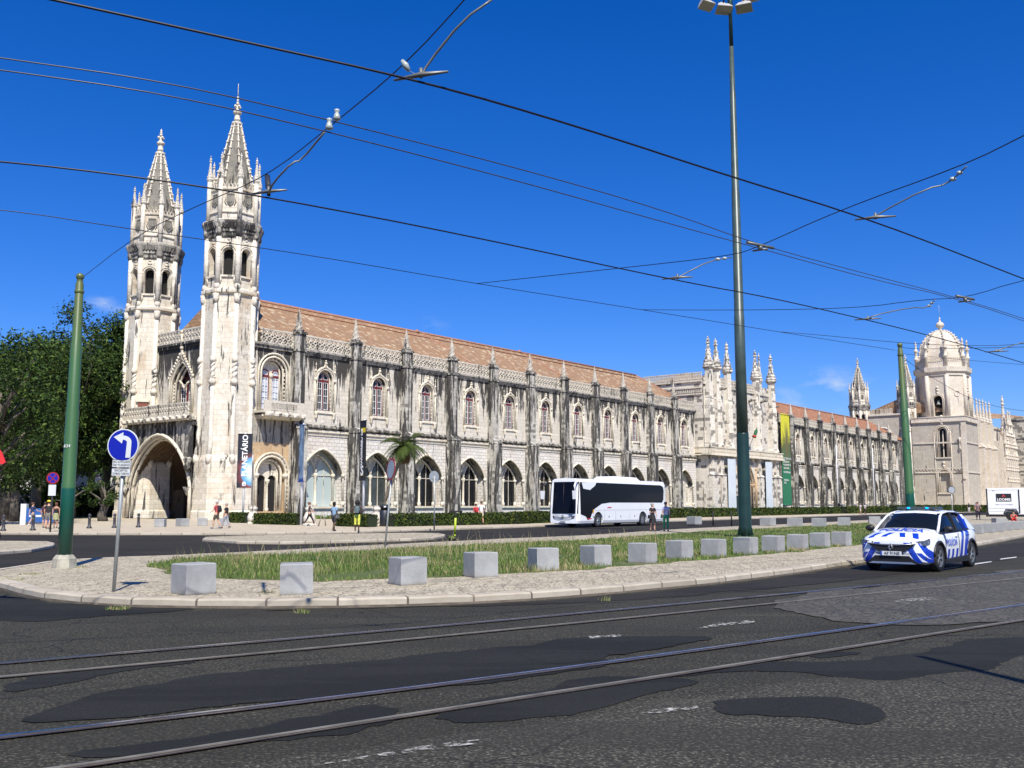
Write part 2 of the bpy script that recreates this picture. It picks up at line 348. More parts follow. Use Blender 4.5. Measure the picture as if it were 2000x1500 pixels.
# --- octagonal tower (four of them in the complex) ---
def oct_(m,prof,ap=True):
    k=1/math.cos(pi/8); m.lathe((0,0,0),[(r*k,z) for r,z in prof],8,pi/8,sm=False)
CR8=[pi/8+k*pi/4 for k in range(8)]
def tower_meshes(rod):
    D={}
    m=M()
    oct_(m,[(3.15,0),(3.15,.9),(3.02,1.05),(2.98,6.2),(2.72,6.8),(2.62,24.0),(2.92,24.15),(2.92,24.45),(2.7,24.7)])
    D['tower_body']=(m,S_tow)
    m=M()
    for a in CR8:
        c,s=math.cos(a),math.sin(a); k=1/math.cos(pi/8)
        def at(r,z): return (r*k*c,r*k*s,z)
        m.tube([at(2.9,6.7),at(2.66,7.8),at(2.58,23.2)],.27,8)
        m.lathe(at(2.88,0)[:2]+(0,),[(.12,5.8),(.32,6.2),(.35,6.4),(.26,6.9)],8)
        m.lathe(at(2.66,0)[:2]+(0,),[(.26,23.0),(.34,23.5),(.30,23.6),(.38,24.0)],8)
        # twisted colonnette a third of the way up
        m.lathe(at(2.74,0)[:2]+(0,),[(.3,14.2),(.42,14.6),(.30,14.7),(.30,14.95),(.34,15.0)],8)
        for ph in (0,pi):
            m.tube([(at(2.70,0)[0]+.16*math.cos(ph+t*9),at(2.70,0)[1]+.16*math.sin(ph+t*9),15.+1.7*t) for t in [i/12 for i in range(13)]],.15,5)
        m.lathe(at(2.74,0)[:2]+(0,),[(.26,16.6),(.36,16.8),(.34,17.0),(.2,17.3)],8)
        m.tube([at(2.5,24.6),at(2.5,30.3)],.3,8)
        m.lathe(at(2.55,0)[:2]+(0,),[(.36,24.45),(.34,24.9),(.28,25.1)],8)
        m.tube([at(2.52,31.7),at(2.48,36.8)],.26,8)
    D['corner_shaft']=(m,S_shaft)
    # belfry stage with eight round-headed openings
    m=M(); hw=2.45*math.tan(pi/8)
    for k in range(8):
        m.T=Matrix.Rotation(k*pi/4+pi/2,4,'Z')
        arch_wall(m,-hw,hw,24.6,30.5,[(0,.52,26.1,rnd_t(28.5,.52),.55)],y=-2.45,N_=8)
        m.tube(outline(0,.52,26.1,rnd_t(28.5,.52),-2.5,.14,8),.09,5,cap=True,up=(0,1,0))
        m.tube(outline(0,.52,28.4,rnd_t(28.5,.52),-2.52,.34,8,False),.07,5,up=(0,1,0))
        m.box(-.8,.8,-2.62,-2.46,25.85,26.05)
        for x in (-.72,.72): m.lathe((x,-2.52,0),[(.02,25.1),(.13,25.5),(.1,25.85)],6)
        for z,r in ((29.35,.12),(29.65,.2),(30.0,.13)): m.ball((0,-2.5,z),r,6,5,(1.3,.6,.8))
        for x in (-.72,.72): m.ball((x,-2.5,28.5),.13,6,5)
    m.T=None; D['belfry_stage']=(m,S_tow)
    m=M(); oct_(m,[(1.75,24.8),(1.75,30.4)]); D['belfry_interior']=(m,M_void)
    m=M()
    oct_(m,[(2.5,30.2),(2.66,30.35),(2.66,30.7),(2.8,30.85),(2.76,31.2),(2.88,31.3),(3.12,31.75),(3.12,32.0),(2.7,32.15)])
    for k in range(8):
        m.T=Matrix.Rotation(k*pi/4+pi/2,4,'Z')
        for i in range(7): x=-1.08+.36*i; m.hexa([(x-.1,-2.95,31.22),(x+.1,-2.95,31.22),(x+.1,-2.8,31.22),(x-.1,-2.8,31.22),(x-.12,-3.1,31.7),(x+.12,-3.1,31.7),(x+.12,-2.8,31.7),(x-.12,-2.8,31.7)])
    m.T=None
    for a in CR8: m.lathe((2.55/math.cos(pi/8)*math.cos(a),2.55/math.cos(pi/8)*math.sin(a),0),[(.3,30.3),(.42,30.7),(.4,31.2),(.62,31.7),(.62,32.0),(.36,32.2)],8)
    D['cornice']=(m,S_but if rod else S_rope)
    m=M(); oct_(m,[(2.42,32.1),(2.42,32.9),(2.55,33.0),(2.55,33.15),(2.36,33.3),(2.36,35.5),(2.5,35.6),(2.5,35.75),(2.3,35.76)])
    hw=2.4*math.tan(pi/8)
    for k in range(8):
        m.T=Matrix.Rotation(k*pi/4+pi/2,4,'Z')
        # cresting
        for i in range(5):
            x=-.8+.4*i; m.tube([(x-.2,-2.42,35.75),(x-.12,-2.42,36.15),(x,-2.42,36.32),(x+.12,-2.42,36.15),(x+.2,-2.42,35.75)],.055,4,sm=False)
            m.ball((x,-2.42,36.42),.07,5,4)
        m.box(-hw,hw,-2.47,-2.37,35.7,35.86)
    m.T=None; D['shield_stage']=(m,S_tow)
    m=M()
    if 1:
        m.T=None
        m.prism([(-.42,34.95),(-.42,34.3),(-.3,33.95),(0,33.72),(.3,33.95),(.42,34.3),(.42,34.95)],-2.47,-2.35)
        m.prism([(-.18,34.75),(-.18,34.2),(0,34.05),(.18,34.2),(.18,34.75)],-2.52,-2.46)
        m.box(-.4,.4,-2.5,-2.36,35.0,35.12); m.tube([(-.5,-2.42,34.6),(-.6,-2.42,34.2),(-.4,-2.42,33.8)],.05,4); m.tube([(.5,-2.42,34.6),(.6,-2.42,34.2),(.4,-2.42,33.8)],.05,4)
    m.T=None; D['coat_of_arms']=(m,S_spire)
    m=M()
    gpinn(m,(0,0),36.8,39.7 if rod else 39.4,.26)
    D['pinnacle']=(m,S_shaft)
    m=M(); oct_(m,[(2.0,35.5),(1.72,37.5),(.40,44.0),(.3,44.4)])
    D['spire']=(m,S_spire)
    m=M(); k_=1/math.cos(pi/8)
    for a in CR8:
        P=[(r*k_*math.cos(a),r*k_*math.sin(a),z) for r,z in [(2.02,35.6),(1.74,37.5),(.42,44.0)]]
        m.tube(P,[.13,.12,.07],5)
        for i in range(8):
            t=(i+.6)/8; z=36.6+7.2*t; r=(1.86-1.5*t)*k_
            m.ball((r*math.cos(a)*1.09,r*math.sin(a)*1.09,z),.21,5,4,(1,1,.8))
    m.lathe((0,0,0),[(.36,43.6),(.62,43.8),(.6,44.0),(.34,44.1),(.3,44.9),(.26,45.0),(.5,45.1),(.46,45.3),(.2,45.5),(.18,45.8),(.12,46.0)],8)
    for k in range(4): m.ball((.3*math.cos(k*pi/2),.3*math.sin(k*pi/2),45.9),.17,6,5)
    m.ball((0,0,46.25),.2,6,5)
    if rod: m.tube([(0,0,46.2),(0,0,47.1)],[.14,.09],6); m.tube([(0,0,47.0),(0,0,48.6)],[.06,.03],5)
    else: m.lathe((0,0,46.3),[(.1,0),(.18,.2),(.1,.35),(.14,.5),(.02,.75)],6)
    D['finial']=(m,S_tow)
    return D
TW={True:None,False:None}
for r_ in (True,False): TW[r_]={k:(v[0].mesh(k,v[1])) for k,v in tower_meshes(r_).items()}
def tower(parent,x,y,rod=False,dz=0.,sc_=1.):
    b=link('tower',TW[rod]['tower_body'],parent,(x,y,dz)); b.scale=(sc_,sc_,1)
    for k,me in TW[rod].items():
        if k=='coat_of_arms':
            for q in range(8): link(k,me,b,rz=q*pi/4)
        elif k=='pinnacle':
            for a in CR8: link(k,me,b,(2.48/math.cos(pi/8)*math.cos(a),2.48/math.cos(pi/8)*math.sin(a),0))
        elif k!='tower_body': link(k,me,b)
    return b
# --- the bay pieces ---
LOWT=ptd_t(5.1,2.95)
UPT=rnd_t(16.15,.95)
BW=8.72
def bay_wall(half=4.36,lower=True,upper=True):
    m=M()
    ops=[]
    if upper: arch_wall(m,-half,half,10.6,19.3,[(0,1.10,12.5,rnd_t(16.15,1.10),.55)],0.)
    else: m.box(-half,half,0,.5,10.6,19.3)
    return m
def low_wall(half=4.36):
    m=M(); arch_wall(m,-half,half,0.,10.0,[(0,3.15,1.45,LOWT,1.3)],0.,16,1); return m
me_up=bay_wall().mesh('upper_wall',S_wall); me_lo=low_wall().mesh('lower_wall',[S_low,S_rope])  # soffits in dark stone: grime plus reveal shade put into the colour
def string_course():
    m=M(); h=BW/2
    m.box(-h,h,-.10,.02,9.55,10.25); m.box(-h,h,-.26,.02,9.93,10.12)
    return m
me_band=string_course().mesh('string_course',S_trim)
m=M(); rope(m,-BW/2,BW/2,-.16,10.62,.24); me_rope=m.mesh('rope_moulding',S_rope)
def cornice():
    m=M(); h=BW/2
    m.box(-h,h,-.18,.02,18.75,18.95); m.box(-h,h,-.42,.02,19.15,19.38); m.box(-h,h,-.30,.02,18.95,19.15)
    return m
me_cor=cornice().mesh('cornice',S_rope)
m=M(); tracery(m,-BW/2+.55,BW/2-.55,19.5,20.9,-.12); me_par=m.mesh('parapet_tracery',S_par); m=M(); m.box(-BW/2,BW/2,.16,.30,19.3,20.55); M_gap=plain('gap_shade_stone',(.075,.062,.045),.95,var=.4); me_gap=m.mesh('gap_shade_wall',M_gap)  # backing added behind the tracery, coloured dark as the shade in its gaps
def window_parts():
    D=[]
    m=M()  # stone surround
    m.tube(outline(0,1.10,12.5,rnd_t(16.15,1.10),-.03,.1),.11,6,up=(0,1,0)); m.tube(outline(0,1.10,16.1,rnd_t(16.15,1.10),-.08,.38,14,False),.09,6,up=(0,1,0))
    m.tube(outline(0,.95,12.6,rnd_t(16.15,.95),.38,.06),.10,6,up=(0,1,0))
    for s in (-1,1):
        m.tube([(s*1.52,-.08,12.3),(s*1.52,-.08,15.9)],.08,6); m.lathe((s*1.45,-.1,0),[(.1,15.85),(.2,16.05),(.2,16.2),(.08,16.3)],6)
        m.tube([(s*1.45,-.1,16.3),(s*1.45,-.1,18.1)],[.07,.02],5); m.ball((s*1.45,-.1,17.1),.14,5,4); m.ball((s*1.45,-.1,17.8),.10,5,4)
        m.lathe((s*1.35,-.15,0),[(.02,11.35),(.17,11.7),(.12,11.9),(.24,12.15),(.24,12.32)],6)
        m.tube([(s*1.05,-.1,17.0),(s*.7,-.12,17.35),(s*.3,-.12,17.5),(s*.12,-.12,17.9)],.07,5)
        for k in range(7): m.ball((s*1.05,.2,13.0+.45*k),.07,5,4)
    for z,r in ((17.75,.13),(18.05,.2),(18.35,.12)): m.ball((0,-.12,z),r,6,5)
    m.box(-1.5,1.5,-.14,.0,12.18,12.34); m.box(-1.15,1.15,-.12,.5,12.32,12.5)
    D.append(('window',m,S_trim,None))
    f=M(); y=.42
    f.tube([(-.88,y,12.55),(.88,y,12.55)],.075,4,sm=False); f.tube(outline(0,.95,12.5,UPT,y,-.06),.075,4,sm=False,up=(0,1,0)); f.box(-.88,.88,y-.07,y+.05,15.92,16.14); f.box(-.06,.06,y-.08,y+.05,12.5,17.0)
    D.append(('frame',f,M_red,0))
    c=M()
    for s in (-1,1):
        x0,x1=(.12,.80) if s>0 else (-.80,-.12)
        for x in (x0,(x0+x1)/2,x1): w3=.038 if x!=(x0+x1)/2 else .0; c.box(x-max(w3,.001),x+max(w3,.001),y-.03,y+.04,12.65,15.88)
        for z in (12.68,13.48,14.28,15.08,15.85): c.box(x0,x1,y-.025,y+.035,z-.03,z+.03)
        c.tube([(s*.12,y,16.22),(s*.80,y,16.22),(s*.72,y,16.55),(s*.48,y,16.82),(s*.13,y,16.97),(s*.12,y,16.22)],.038,4,sm=False,up=(0,1,0))
    D.append(('casement',c,M_white,0))
    p=M(); pane(p,0,1.02,12.5,rnd_t(16.15,1.02),y+.07); D.append(('pane',p,M_glass,0))
    return [(n,m_.mesh(n,mt),k) for n,m_,mt,k in D]
WP=window_parts()
def put_window(parent,x,y=0,z=0,frame=True):
    o=link('window',WP[0][1],parent,(x,y,z))
    for n,me,k in WP[1:]: link(n,me,o)
    return o
def aw_parts():
    D={}
    m=M()   # moulded reveal: stepped ribs, colonnettes and tracery
    for off,y in ((-.0,-.06),(-.62,1.0)):
        m.tube(outline(0,3.15,1.45,LOWT,y,off,18),.13,6,up=(0,1,0))
        for s in (-1,1):
            m.lathe((s*(3.15+off),y,0),[(.15,4.75),(.26,5.0),(.26,5.15),(.12,5.25)],6); m.lathe((s*(3.15+off),y,0),[(.26,1.45),(.26,1.8),(.15,2.0)],6)
    m.box(-3.3,3.3,-.2,.12,1.2,1.45)
    D['arched_window']=m.mesh('arched_window',S_trim)
    t=M(); y=1.18
    t.lathe((0,y,0),[(.24,1.45),(.24,1.9),(.14,2.0),(.14,4.7),(.26,4.95),(.26,5.2),(.16,5.3)],8)
    for s in (-1,1):
        P=[]
        for k in range(9):
            a=k/8; P.append((s*(.02+1.02*a**1.5),y,5.2+1.9*a**.75))
        t.tube(P,.13,5,up=(0,1,0))
        P=[(s*(2.5-1.45*(k/8)**1.3),y,5.2+1.9*(k/8)**.6) for k in range(9)]
        t.tube(P,.12,5,up=(0,1,0))
    for r in (.62,.34): t.tube([(r*math.cos(2*pi*k/14),y-.02,6.85+r*math.sin(2*pi*k/14)) for k in range(14)],.08,5,closed=True,up=(0,1,0))
    # carved spandrel between the two lights
    t.face([(-.15,y+.05,5.5),(.15,y+.05,5.5),(.95,y+.05,7.0),(.6,y+.05,7.75),(0,y+.05,8.0),(-.6,y+.05,7.75),(-.95,y+.05,7.0)])
    for s in (-1,1): t.tube([(s*.3,y,6.1),(s*.5,y,6.4),(s*.75,y,6.5)],.07,5)
    D['tracery']=t.mesh('tracery',S_trim)
    b=M()
    for x in (-1.3,1.3): b.box(x-.03,x+.03,1.2,1.26,1.45,7.0)
    b.box(-2.5,2.5,1.2,1.26,5.0,5.08); D['glazing_bar']=b.mesh('glazing_bar',S_trim)
    p=M(); pane(p,0,3.15,1.4,LOWT,1.3,16); D['pane']=p.mesh('pane',M_glass)
    p=M(); pane(p,0,3.15,1.4,LOWT,1.3,16); D['pane_c']=p.mesh('pane',M_curt)
    p=M(); pane(p,0,3.15,1.4,LOWT,1.3,16); D['pane_g']=p.mesh('pane',M_glassg)
    return D
AW=aw_parts()
def put_arched(parent,x,y=0,z=0,pk='pane'):
    o=link('arched_window',AW['arched_window'],parent,(x,y,z))
    for k in ('tracery','glazing_bar',pk): link(k.replace('_c','').replace('_g','') if k.startswith('pane') else k,AW[k],o)
    return o
def buttress_mesh():
    m=M(); w=.66
    m.box(-w-.12,w+.12,-1.7,0.,0,.7)
    m.box(-w-.04,w+.04,-1.55,0,.7,10.1)
    m.hexa([(-w-.1,-1.62,10.1),(w+.1,-1.62,10.1),(w+.1,.0,10.1),(-w-.1,.0,10.1),(-w,-.92,10.75),(w,-.92,10.75),(w,0,10.75),(-w,0,10.75)])
    m.box(-w,w,-.9,0,10.75,20.9)
    m.box(-w-.08,w+.08,-1.0,0,18.9,19.15)
    m.box(-w-.14,w+.14,-1.06,.36,20.9,21.06); m.box(-w-.05,w+.05,-.96,.28,21.06,21.2)
    # low pier at the right, with a swept cap
    m.box(w+.04,w+.75,-.75,0,0,6.05)
    m.hexa([(w+.02,-.95,6.05),(w+.95,-.95,6.05),(w+.95,0,6.05),(w+.02,0,6.05),(w+.02,-.95,6.17),(w+.95,-.95,6.17),(w+.95,0,6.17),(w+.02,0,6.17)])
    P=[(w+.9,6.17),(w+.5,6.25),(w+.25,6.5),(w+.08,6.95),(w+.0,7.3),(w,6.17)]
    m.prism(P,-.9,-.05)
    return m.mesh('buttress',S_but)
ME_BUT=buttress_mesh()
m=M(); pinn(m,(0,-.35),21.2,23.95,.42); me_pin=m.mesh('pinnacle',S_pinn)
def put_buttress(parent,x,y,z=0):
    o=link('buttress',ME_BUT,parent,(x,y,z)); link('pinnacle',me_pin,o); return o
def wing(parent,x_first,n,yw,xa,xb,dz=0.,roof=RF,lo_pane=None,windows=True,skip_first=False):
    """n buttresses from x_first; bay k lies right of buttress k"""
    for k in range(n):
        bx=x_first+BW*k; put_buttress(parent,bx,yw,dz)
        cx=bx+BW/2
        if cx+1<xb:
            put_window(parent,cx,yw,dz); put_arched(parent,cx-.1,yw,dz,(lo_pane(k) if lo_pane else 'pane'))
            for nm,me in (('upper_wall',me_up),('lower_wall',me_lo),('string_course',me_band),('rope_moulding',me_rope),('cornice',me_cor),('parapet',me_par),('gap_shade_wall',me_gap)): link(nm,me,parent,(cx,yw,dz))
# ---- museum wing ----
YW=-1.6
mw=empty('monastery_wing',(O[0],O[1],0),PHI,'long weathered limestone wing with red tiled roof and twin spired towers at its left end','building')
tower(mw,0,0,True); tower(mw,0,15.2,False)
X1=7.9
wing(mw,X1,11,YW,0,104.,0,RF,lambda k:'pane_c' if k==0 else ('pane_g' if k in(1,) else 'pane'))
# bay 0 between the tower and the first buttress: balcony over a twin doorway
m=M(); bx0,bx1=1.2,X1-.66; cx=4.85
arch_wall(m,bx0,bx1,11.6,19.3,[(cx,1.75,12.0,rnd_t(16.2,1.75),.75)],YW)
m.build('upper_wall',S_wall,mw); m=M(); m.box(bx0,bx1,YW,YW+.3,8.4,11.6); m.build('balcony_shade_wall',S_rope,mw)  # band below the balcony coloured dark to carry its cast shadow
m=M(); arch_wall(m,bx0,bx1,0,8.4,[(cx,1.95,.9,rnd_t(4.9,1.95),.8)],YW); m.build('lower_wall',S_porch,mw)
m=M(); m.box(bx0,bx1,YW-.42,YW+.02,19.15,19.38); m.box(bx0,bx1,YW-.25,YW+.02,18.8,19.15); m.build('cornice',S_rope,mw)
m=M(); tracery(m,2.9,X1-.6,19.5,20.9,YW-.12); m.build('parapet',S_par,mw); m=M(); m.box(2.8,X1,YW+.16,YW+.3,19.3,20.55); m.build('gap_shade_wall',M_gap,mw)
m=M()
for off,y in ((.0,-.05),(.38,-.1),(-.25,.3),(-.5,.6)): m.tube(outline(cx,1.75,12.0,rnd_t(16.2,1.75),YW+y,off,16),.12,6,up=(0,1,0))
for s in (-1,1):
    for k in range(9): m.ball((cx+s*1.62,YW+.2,12.4+.45*k),.11,5,4)
for k in range(11):
    a=pi*k/10; m.ball((cx+1.6*math.cos(a),YW+.25,16.2+1.6*math.sin(a)),.13,5,4)
wz=m.build('window',S_trim,mw); wz['label']='tall twin-light window under a round carved arch behind the balcony'
m=M(); m.box(cx-1.2,cx+1.2,YW+.7,YW+.76,16.2,18.0); m.box(cx-.16,cx+.16,YW+.45,YW+.74,12,16.2); m.lathe((cx,YW+.5,0),[(.12,15.6),(.25,15.8),(.25,16.1),(.1,16.2)],6); m.build('mullion',S_trim,wz)
for s in (-1,1):
    q=cx+s*.72
    m=M(); m.tube(outline(q,.52,12.1,rnd_t(16.1,.52),YW+.64,-.04,10),.07,4,sm=False,up=(0,1,0)); m.box(q-.5,q+.5,YW+.58,YW+.66,15.7,15.95); m.build('frame',M_red,wz)
    m=M()
    for x in (q-.38,q,q+.38): m.box(x-.03,x+.03,YW+.60,YW+.655,12.1,15.7)
    for z in (12.2,12.85,13.5,14.15,14.8,15.6): m.box(q-.4,q+.4,YW+.605,YW+.65,z-.025,z+.025)
    m.tube([(q-.36,YW+.62,16.02),(q+.36,YW+.62,16.02),(q+.26,YW+.62,16.3),(q,YW+.62,16.42),(q-.26,YW+.62,16.3),(q-.36,YW+.62,16.02)],.03,4,up=(0,1,0),sm=False); m.build('casement',M_white,wz)
    m=M(); pane(m,q,.5,12.1,rnd_t(16.1,.5),YW+.69,8); m.build('pane',M_blind,wz)
m=M(); m.box(2.3,X1+.1,YW-1.75,YW,11.55,11.8); m.box(2.4,X1,YW-1.7,YW-1.55,12.75,12.9)
for q0,q1 in ((3.3,6.9),): tracery(m,q0,q1,11.95,12.65,YW-1.62,3)
m.box(2.4,3.3,YW-1.7,YW-1.58,11.8,12.75); m.box(6.9,X1,YW-1.7,YW-1.58,11.8,12.75)
rope(m,2.3,X1+.1,YW-1.7,11.35,.26); m.hexa([(2.6,YW-1.2,10.95),(X1-.2,YW-1.2,10.95),(X1-.2,YW,10.95),(2.6,YW,10.95),(2.4,YW-1.6,11.3),(X1,YW-1.6,11.3),(X1,YW,11.3),(2.4,YW,11.3)])
m.build('balcony',S_par,mw)
m=M()
for off,y in ((.05,-.06),(.42,-.12),(-.3,.35),(-.55,.7)): m.tube(outline(cx,1.95,.9,rnd_t(4.9,1.95),YW+y,off,16),.15,6,up=(0,1,0))
for s in (-1,1):
    for k in range(8): m.ball((cx+s*2.2,YW-.02,1.3+.48*k),.13,5,4)
    m.lathe((cx+s*1.95,YW,0),[(.2,4.5),(.34,4.75),(.34,4.95),(.2,5.05)],8)
for k in range(13): a=pi*k/12; m.ball((cx+2.2*math.cos(a),YW-.02,4.9+2.2*math.sin(a)),.15,5,4)
dz=m.build('doorway',S_trim,mw); dz['label']='round carved doorway with two dark arched openings below the balcony'
m=M(); arch_wall(m,cx-1.5,cx+1.5,.9,6.7,[(cx-.72,.58,.9,rnd_t(4.3,.58),.2),(cx+.72,.58,.9,rnd_t(4.3,.58),.2)],YW+.72,8)
m.lathe((cx,YW+.6,0),[(.22,.9),(.22,1.2),(.12,1.35),(.12,3.9),(.26,4.15),(.26,4.4)],8); m.build('mullion',S_trim,dz)
m=M(); m.box(cx-1.6,cx+1.6,YW+.98,YW+1.05,.8,6.9); m.build('dark_opening',M_void,dz)
# last stretch of wall next to the pavilion is in wing(); core block behind the walls + roof
m=M(); m.box(1.0,103.6,YW+1.32,16.6,9.7,19.3,skip='b'); m.box(5.8,103.6,YW+1.321,16.59,0,9.7,skip='bt'); m.box(95,103.6,YW+1.0,YW+1.3,0,19.3); m.build('core_wall',S_wall,mw)
m=M(); ry=7.4; zr=26.2; ze=20.1; ye=YW+.35
m.face([(2.2,ye,ze),(104.2,ye,ze),(101.8-4.5,ry,zr),(3.2,ry,zr)]); m.face([(104.2,16.4,ze),(2.2,16.4,ze),(3.2,ry,zr),(97.3,ry,zr)]); m.face([(104.2,ye,ze),(104.2,16.4,ze),(97.3,ry,zr)]); m.face([(2.2,16.4,ze),(2.2,ye,ze),(3.2,ry,zr)])
rf=m.build('roof',RF,mw)
m=M(); m.tube([(3.2,ry,zr+.05),(97.3,ry,zr+.05)],.2,6); m.tube([(97.3,ry,zr),(104.2,ye,ze+.05)],.2,6)
m.tube([(3.2,ry-1.15,zr-.72),(96,ry-1.15,zr-.72)],.1,5)
for x in (38,62): m.tube([(x,ry,zr),(x+4.5,ye+.2,ze+.15)],.16,5)
for x in (37,61): m.lathe((x,ry,zr-.1),[(.3,0),(.35,.3),(.1,.55)],8)
m.build('ridge_tile',stone('ridge_tile_clay',(.42,.2,.12),(.30,.14,.09),bw=.4,bh=3.,mw=.03,grime=.5,streak=0.),rf)
# ---- porch between the towers, facing west: local x' = -y, y' = x ----
PT=ptd_t(3.3,5.9,1.8,.64)
m=M(); arch_wall(m,-6.5,6.5,0,10.9,[(0,6.2,.12,PT,1.0)],-3.25,20); m.box(-6.9,6.9,-3.3,-3.1,10.0,10.35)
po=m.build('porch',S_but,mw,(0,7.6,0),-pi/2)
po['label']='open vaulted porch between the two towers, with a wide arch'
m=M()
for off,y in ((.06,-3.3),(-.2,-3.0),(-.4,-2.6)): m.tube(outline(0,6.2,.12,PT,y,off,24),.2,6,up=(0,1,0))
m.build('arch_moulding',S_trim,po)
m=M()  # vault interior
xs=[-math.cos(pi*k/20)*6.2 for k in range(21)]
for a,b in zip(xs,xs[1:]): m.face([(a,-2.25,PT(a/6.2)),(b,-2.25,PT(b/6.2)),(b,4.5,PT(b/6.2)),(a,4.5,PT(a/6.2))])
m2=M(); m2.face([(-6.19,-2.25,0),(-6.19,4.5,0),(-6.19,4.5,3.4),(-6.19,-2.25,3.4)]); m2.build('porch_side_wall',S_porch,po); m.face([(-6.2,-2.25,0),(-6.2,4.5,0),(-6.2,4.5,3.4),(-6.2,-2.25,3.4)]); m.face([(6.2,-2.25,0),(6.2,-2.25,3.4),(6.2,4.5,3.4),(6.2,4.5,0)])
arch_wall(m,-6.2,6.2,0,9.3,[(1.6,1.5,.12,ptd_t(3.6,2.0),.6),(-3.4,1.5,.12,ptd_t(3.6,2.0),.6)],4.5,10)
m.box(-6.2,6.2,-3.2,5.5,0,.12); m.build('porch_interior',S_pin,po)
m=M()
for y in (-2.0,1.1,4.3): m.tube(outline(0,6.1,.12,PT,y,-.05,20),.14,6,up=(0,1,0))
for x0,x1 in ((-6,0),(6,0),(-6,3),(6,-3),(-6,-3),(6,3)):
    for ya,yb in ((-2.,1.1),(4.3,1.1)):
        m.tube([(x0+(x1-x0)*t,ya+(yb-ya)*t,PT(max(-1,min(1,(x0+(x1-x0)*t)/6.2)))-.08 if t>.05 else 3.4) for t in [k/10 for k in range(11)]],.11,5)
for x in (-6.05,6.05):
    for y in (-2,1.1,4.3): m.lathe((x,y,0),[(.05,2.5),(.22,3.),(.3,3.3),(.12,3.5)],6)
for q in (1.6,-3.4):
    for off,y in ((.1,4.42),(.35,4.35)): m.tube(outline(q,1.5,.12,ptd_t(3.6,2.0),y,off,12),.12,5,up=(0,1,0))
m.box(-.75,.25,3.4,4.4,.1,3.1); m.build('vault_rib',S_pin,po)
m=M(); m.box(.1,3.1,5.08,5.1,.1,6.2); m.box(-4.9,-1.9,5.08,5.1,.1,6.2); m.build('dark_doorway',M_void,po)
sg=M(); sg.box(-.95,.05,3.24,3.28,2.0,3.0); sgo=sg.build('notice_board',plain('beige_notice_board',(.45,.4,.32),.7),po)
for i,tx in enumerate(('MUSEU','DE','MARINHA')): link('lettering',text_mesh(tx,.24,M_iron),sgo,(-.45,3.225,2.8-.28*i),rot=(pi/2,0,0))
m=M(); tracery(m,-6.2,6.2,11.35,12.35,-3.75,2); m.box(-6.4,6.4,-3.95,-3.2,11.0,11.25); m.box(-6.4,6.4,-3.7,-.6,10.6,11.0); rope(m,-6.4,6.4,-3.85,10.85,.27)
m.build('balustrade',S_par,po)
m=M()
for s in (-1,1):
    m=M(); m.lathe((s*6.3,-3.7,0),[(.05,5.0),(.4,5.5),(.3,5.9),(.5,6.4),(.35,6.6)],8); m.build('corbel',S_but,po); m=M(); m.lathe((s*6.0,-3.45,0),[(.05,2.6),(.35,3.2),(.45,3.5)],8); m.build('corbel',S_but,po)
# upper wall of the west end
UW=ptd_t(15.3,2.3,1.5,.8)
m=M(); arch_wall(m,-6,6,11.0,19.6,[(0,2.0,11.8,UW,.9)],-.6); m.box(-5.8,5.8,-1.0,-.58,19.6,19.85); m.box(-5.8,5.8,-.85,-.58,19.3,19.6); uwl=m.build('west_wall',S_wall,po)
m=M(); tracery(m,-5.6,5.6,19.95,21.2,-.8); m.build('west_parapet',S_par,po)
m=M()
for off,y in ((.0,-.7),(.3,-.75),(-.3,-.3),(-.6,0)): m.tube(outline(0,2.0,11.8,UW,y,off,16),.14,6,up=(0,1,0))
for k in range(9):
    for s in (-1,1): m.ball((s*(2.3-.25*k),-.85,15.9+.32*k),.2,5,4); 
    for s in (-1,1): m.ball((s*1.8,-.4,12.1+.4*k),.13,5,4)
m.tube([(0,-.8,17.8),(0,-.8,19.4)],[.25,.06],6); m.ball((0,-.85,19.2),.24,6,5); m.tube([(0,-.9,19.4),(0,-.95,20.9)],[.16,.1],6); m.ball((0,-.95,21.0),.2,6,5)
m.tube([(-1.2,-.2,15.6),(-.5,-.3,15.2),(0,-.3,14.6),(.5,-.3,15.2),(1.2,-.2,15.6)],.12,5)
m.build('window_surround',S_trim,po)
m=M(); m.box(-.1,.1,.1,.2,11.8,17.2)
for s in (-1,1): m.tube(outline(s*.75,.6,11.9,rnd_t(15.4,.6),.15,0,10),.07,4,up=(0,1,0),sm=False)
m.build('frame',M_red,po)
m=M()
for s in (-1,1):
    for dx in (-.45,0,.45): m.box(s*.75+dx-.03,s*.75+dx+.03,.1,.16,11.9,15.2)
    for k in range(7): z=12+.52*k; m.box(s*.75-.45,s*.75+.45,.105,.155,z-.025,z+.025)
m.build('casement',M_white,po)
m=M(); pane(m,0,1.9,11.8,UW,.25); m.build('pane',M_glass,po)
m=M(); m.box(-1.1,.1,-2.88,-2.66,11.2,13.4); m.T=None
sh=M(); sh.box(-.55,.55,-.08,.1,0,1.9); sh.build('shutter',M_wood,mw,(-1.95,13.25,11.4),-pi/4)
sh=M(); sh.box(-.75,.75,-.2,.1,1.95,2.2); sh.box(-.62,.62,-.12,.1,1.88,1.97); sh.build('lintel',S_trim,mw,(-1.95,13.25,11.4),-pi/4)
def LC(px,py,y):
    d=ray(px,py); t=(y-O[0]*Uy+O[1]*Ux)/(-d[0]*Uy+d[1]*Ux); X,Y=d[0]*t,d[1]*t
    return ((X-O[0])*Ux+(Y-O[1])*Uy, H+d[2]*t)
def LX(px,py,x):
    d=ray(px,py); t=(x+O[0]*Ux+O[1]*Uy)/(d[0]*Ux+d[1]*Uy); X,Y=d[0]*t,d[1]*t
    return (-(X-O[0])*Uy+(Y-O[1])*Ux, H+d[2]*t)
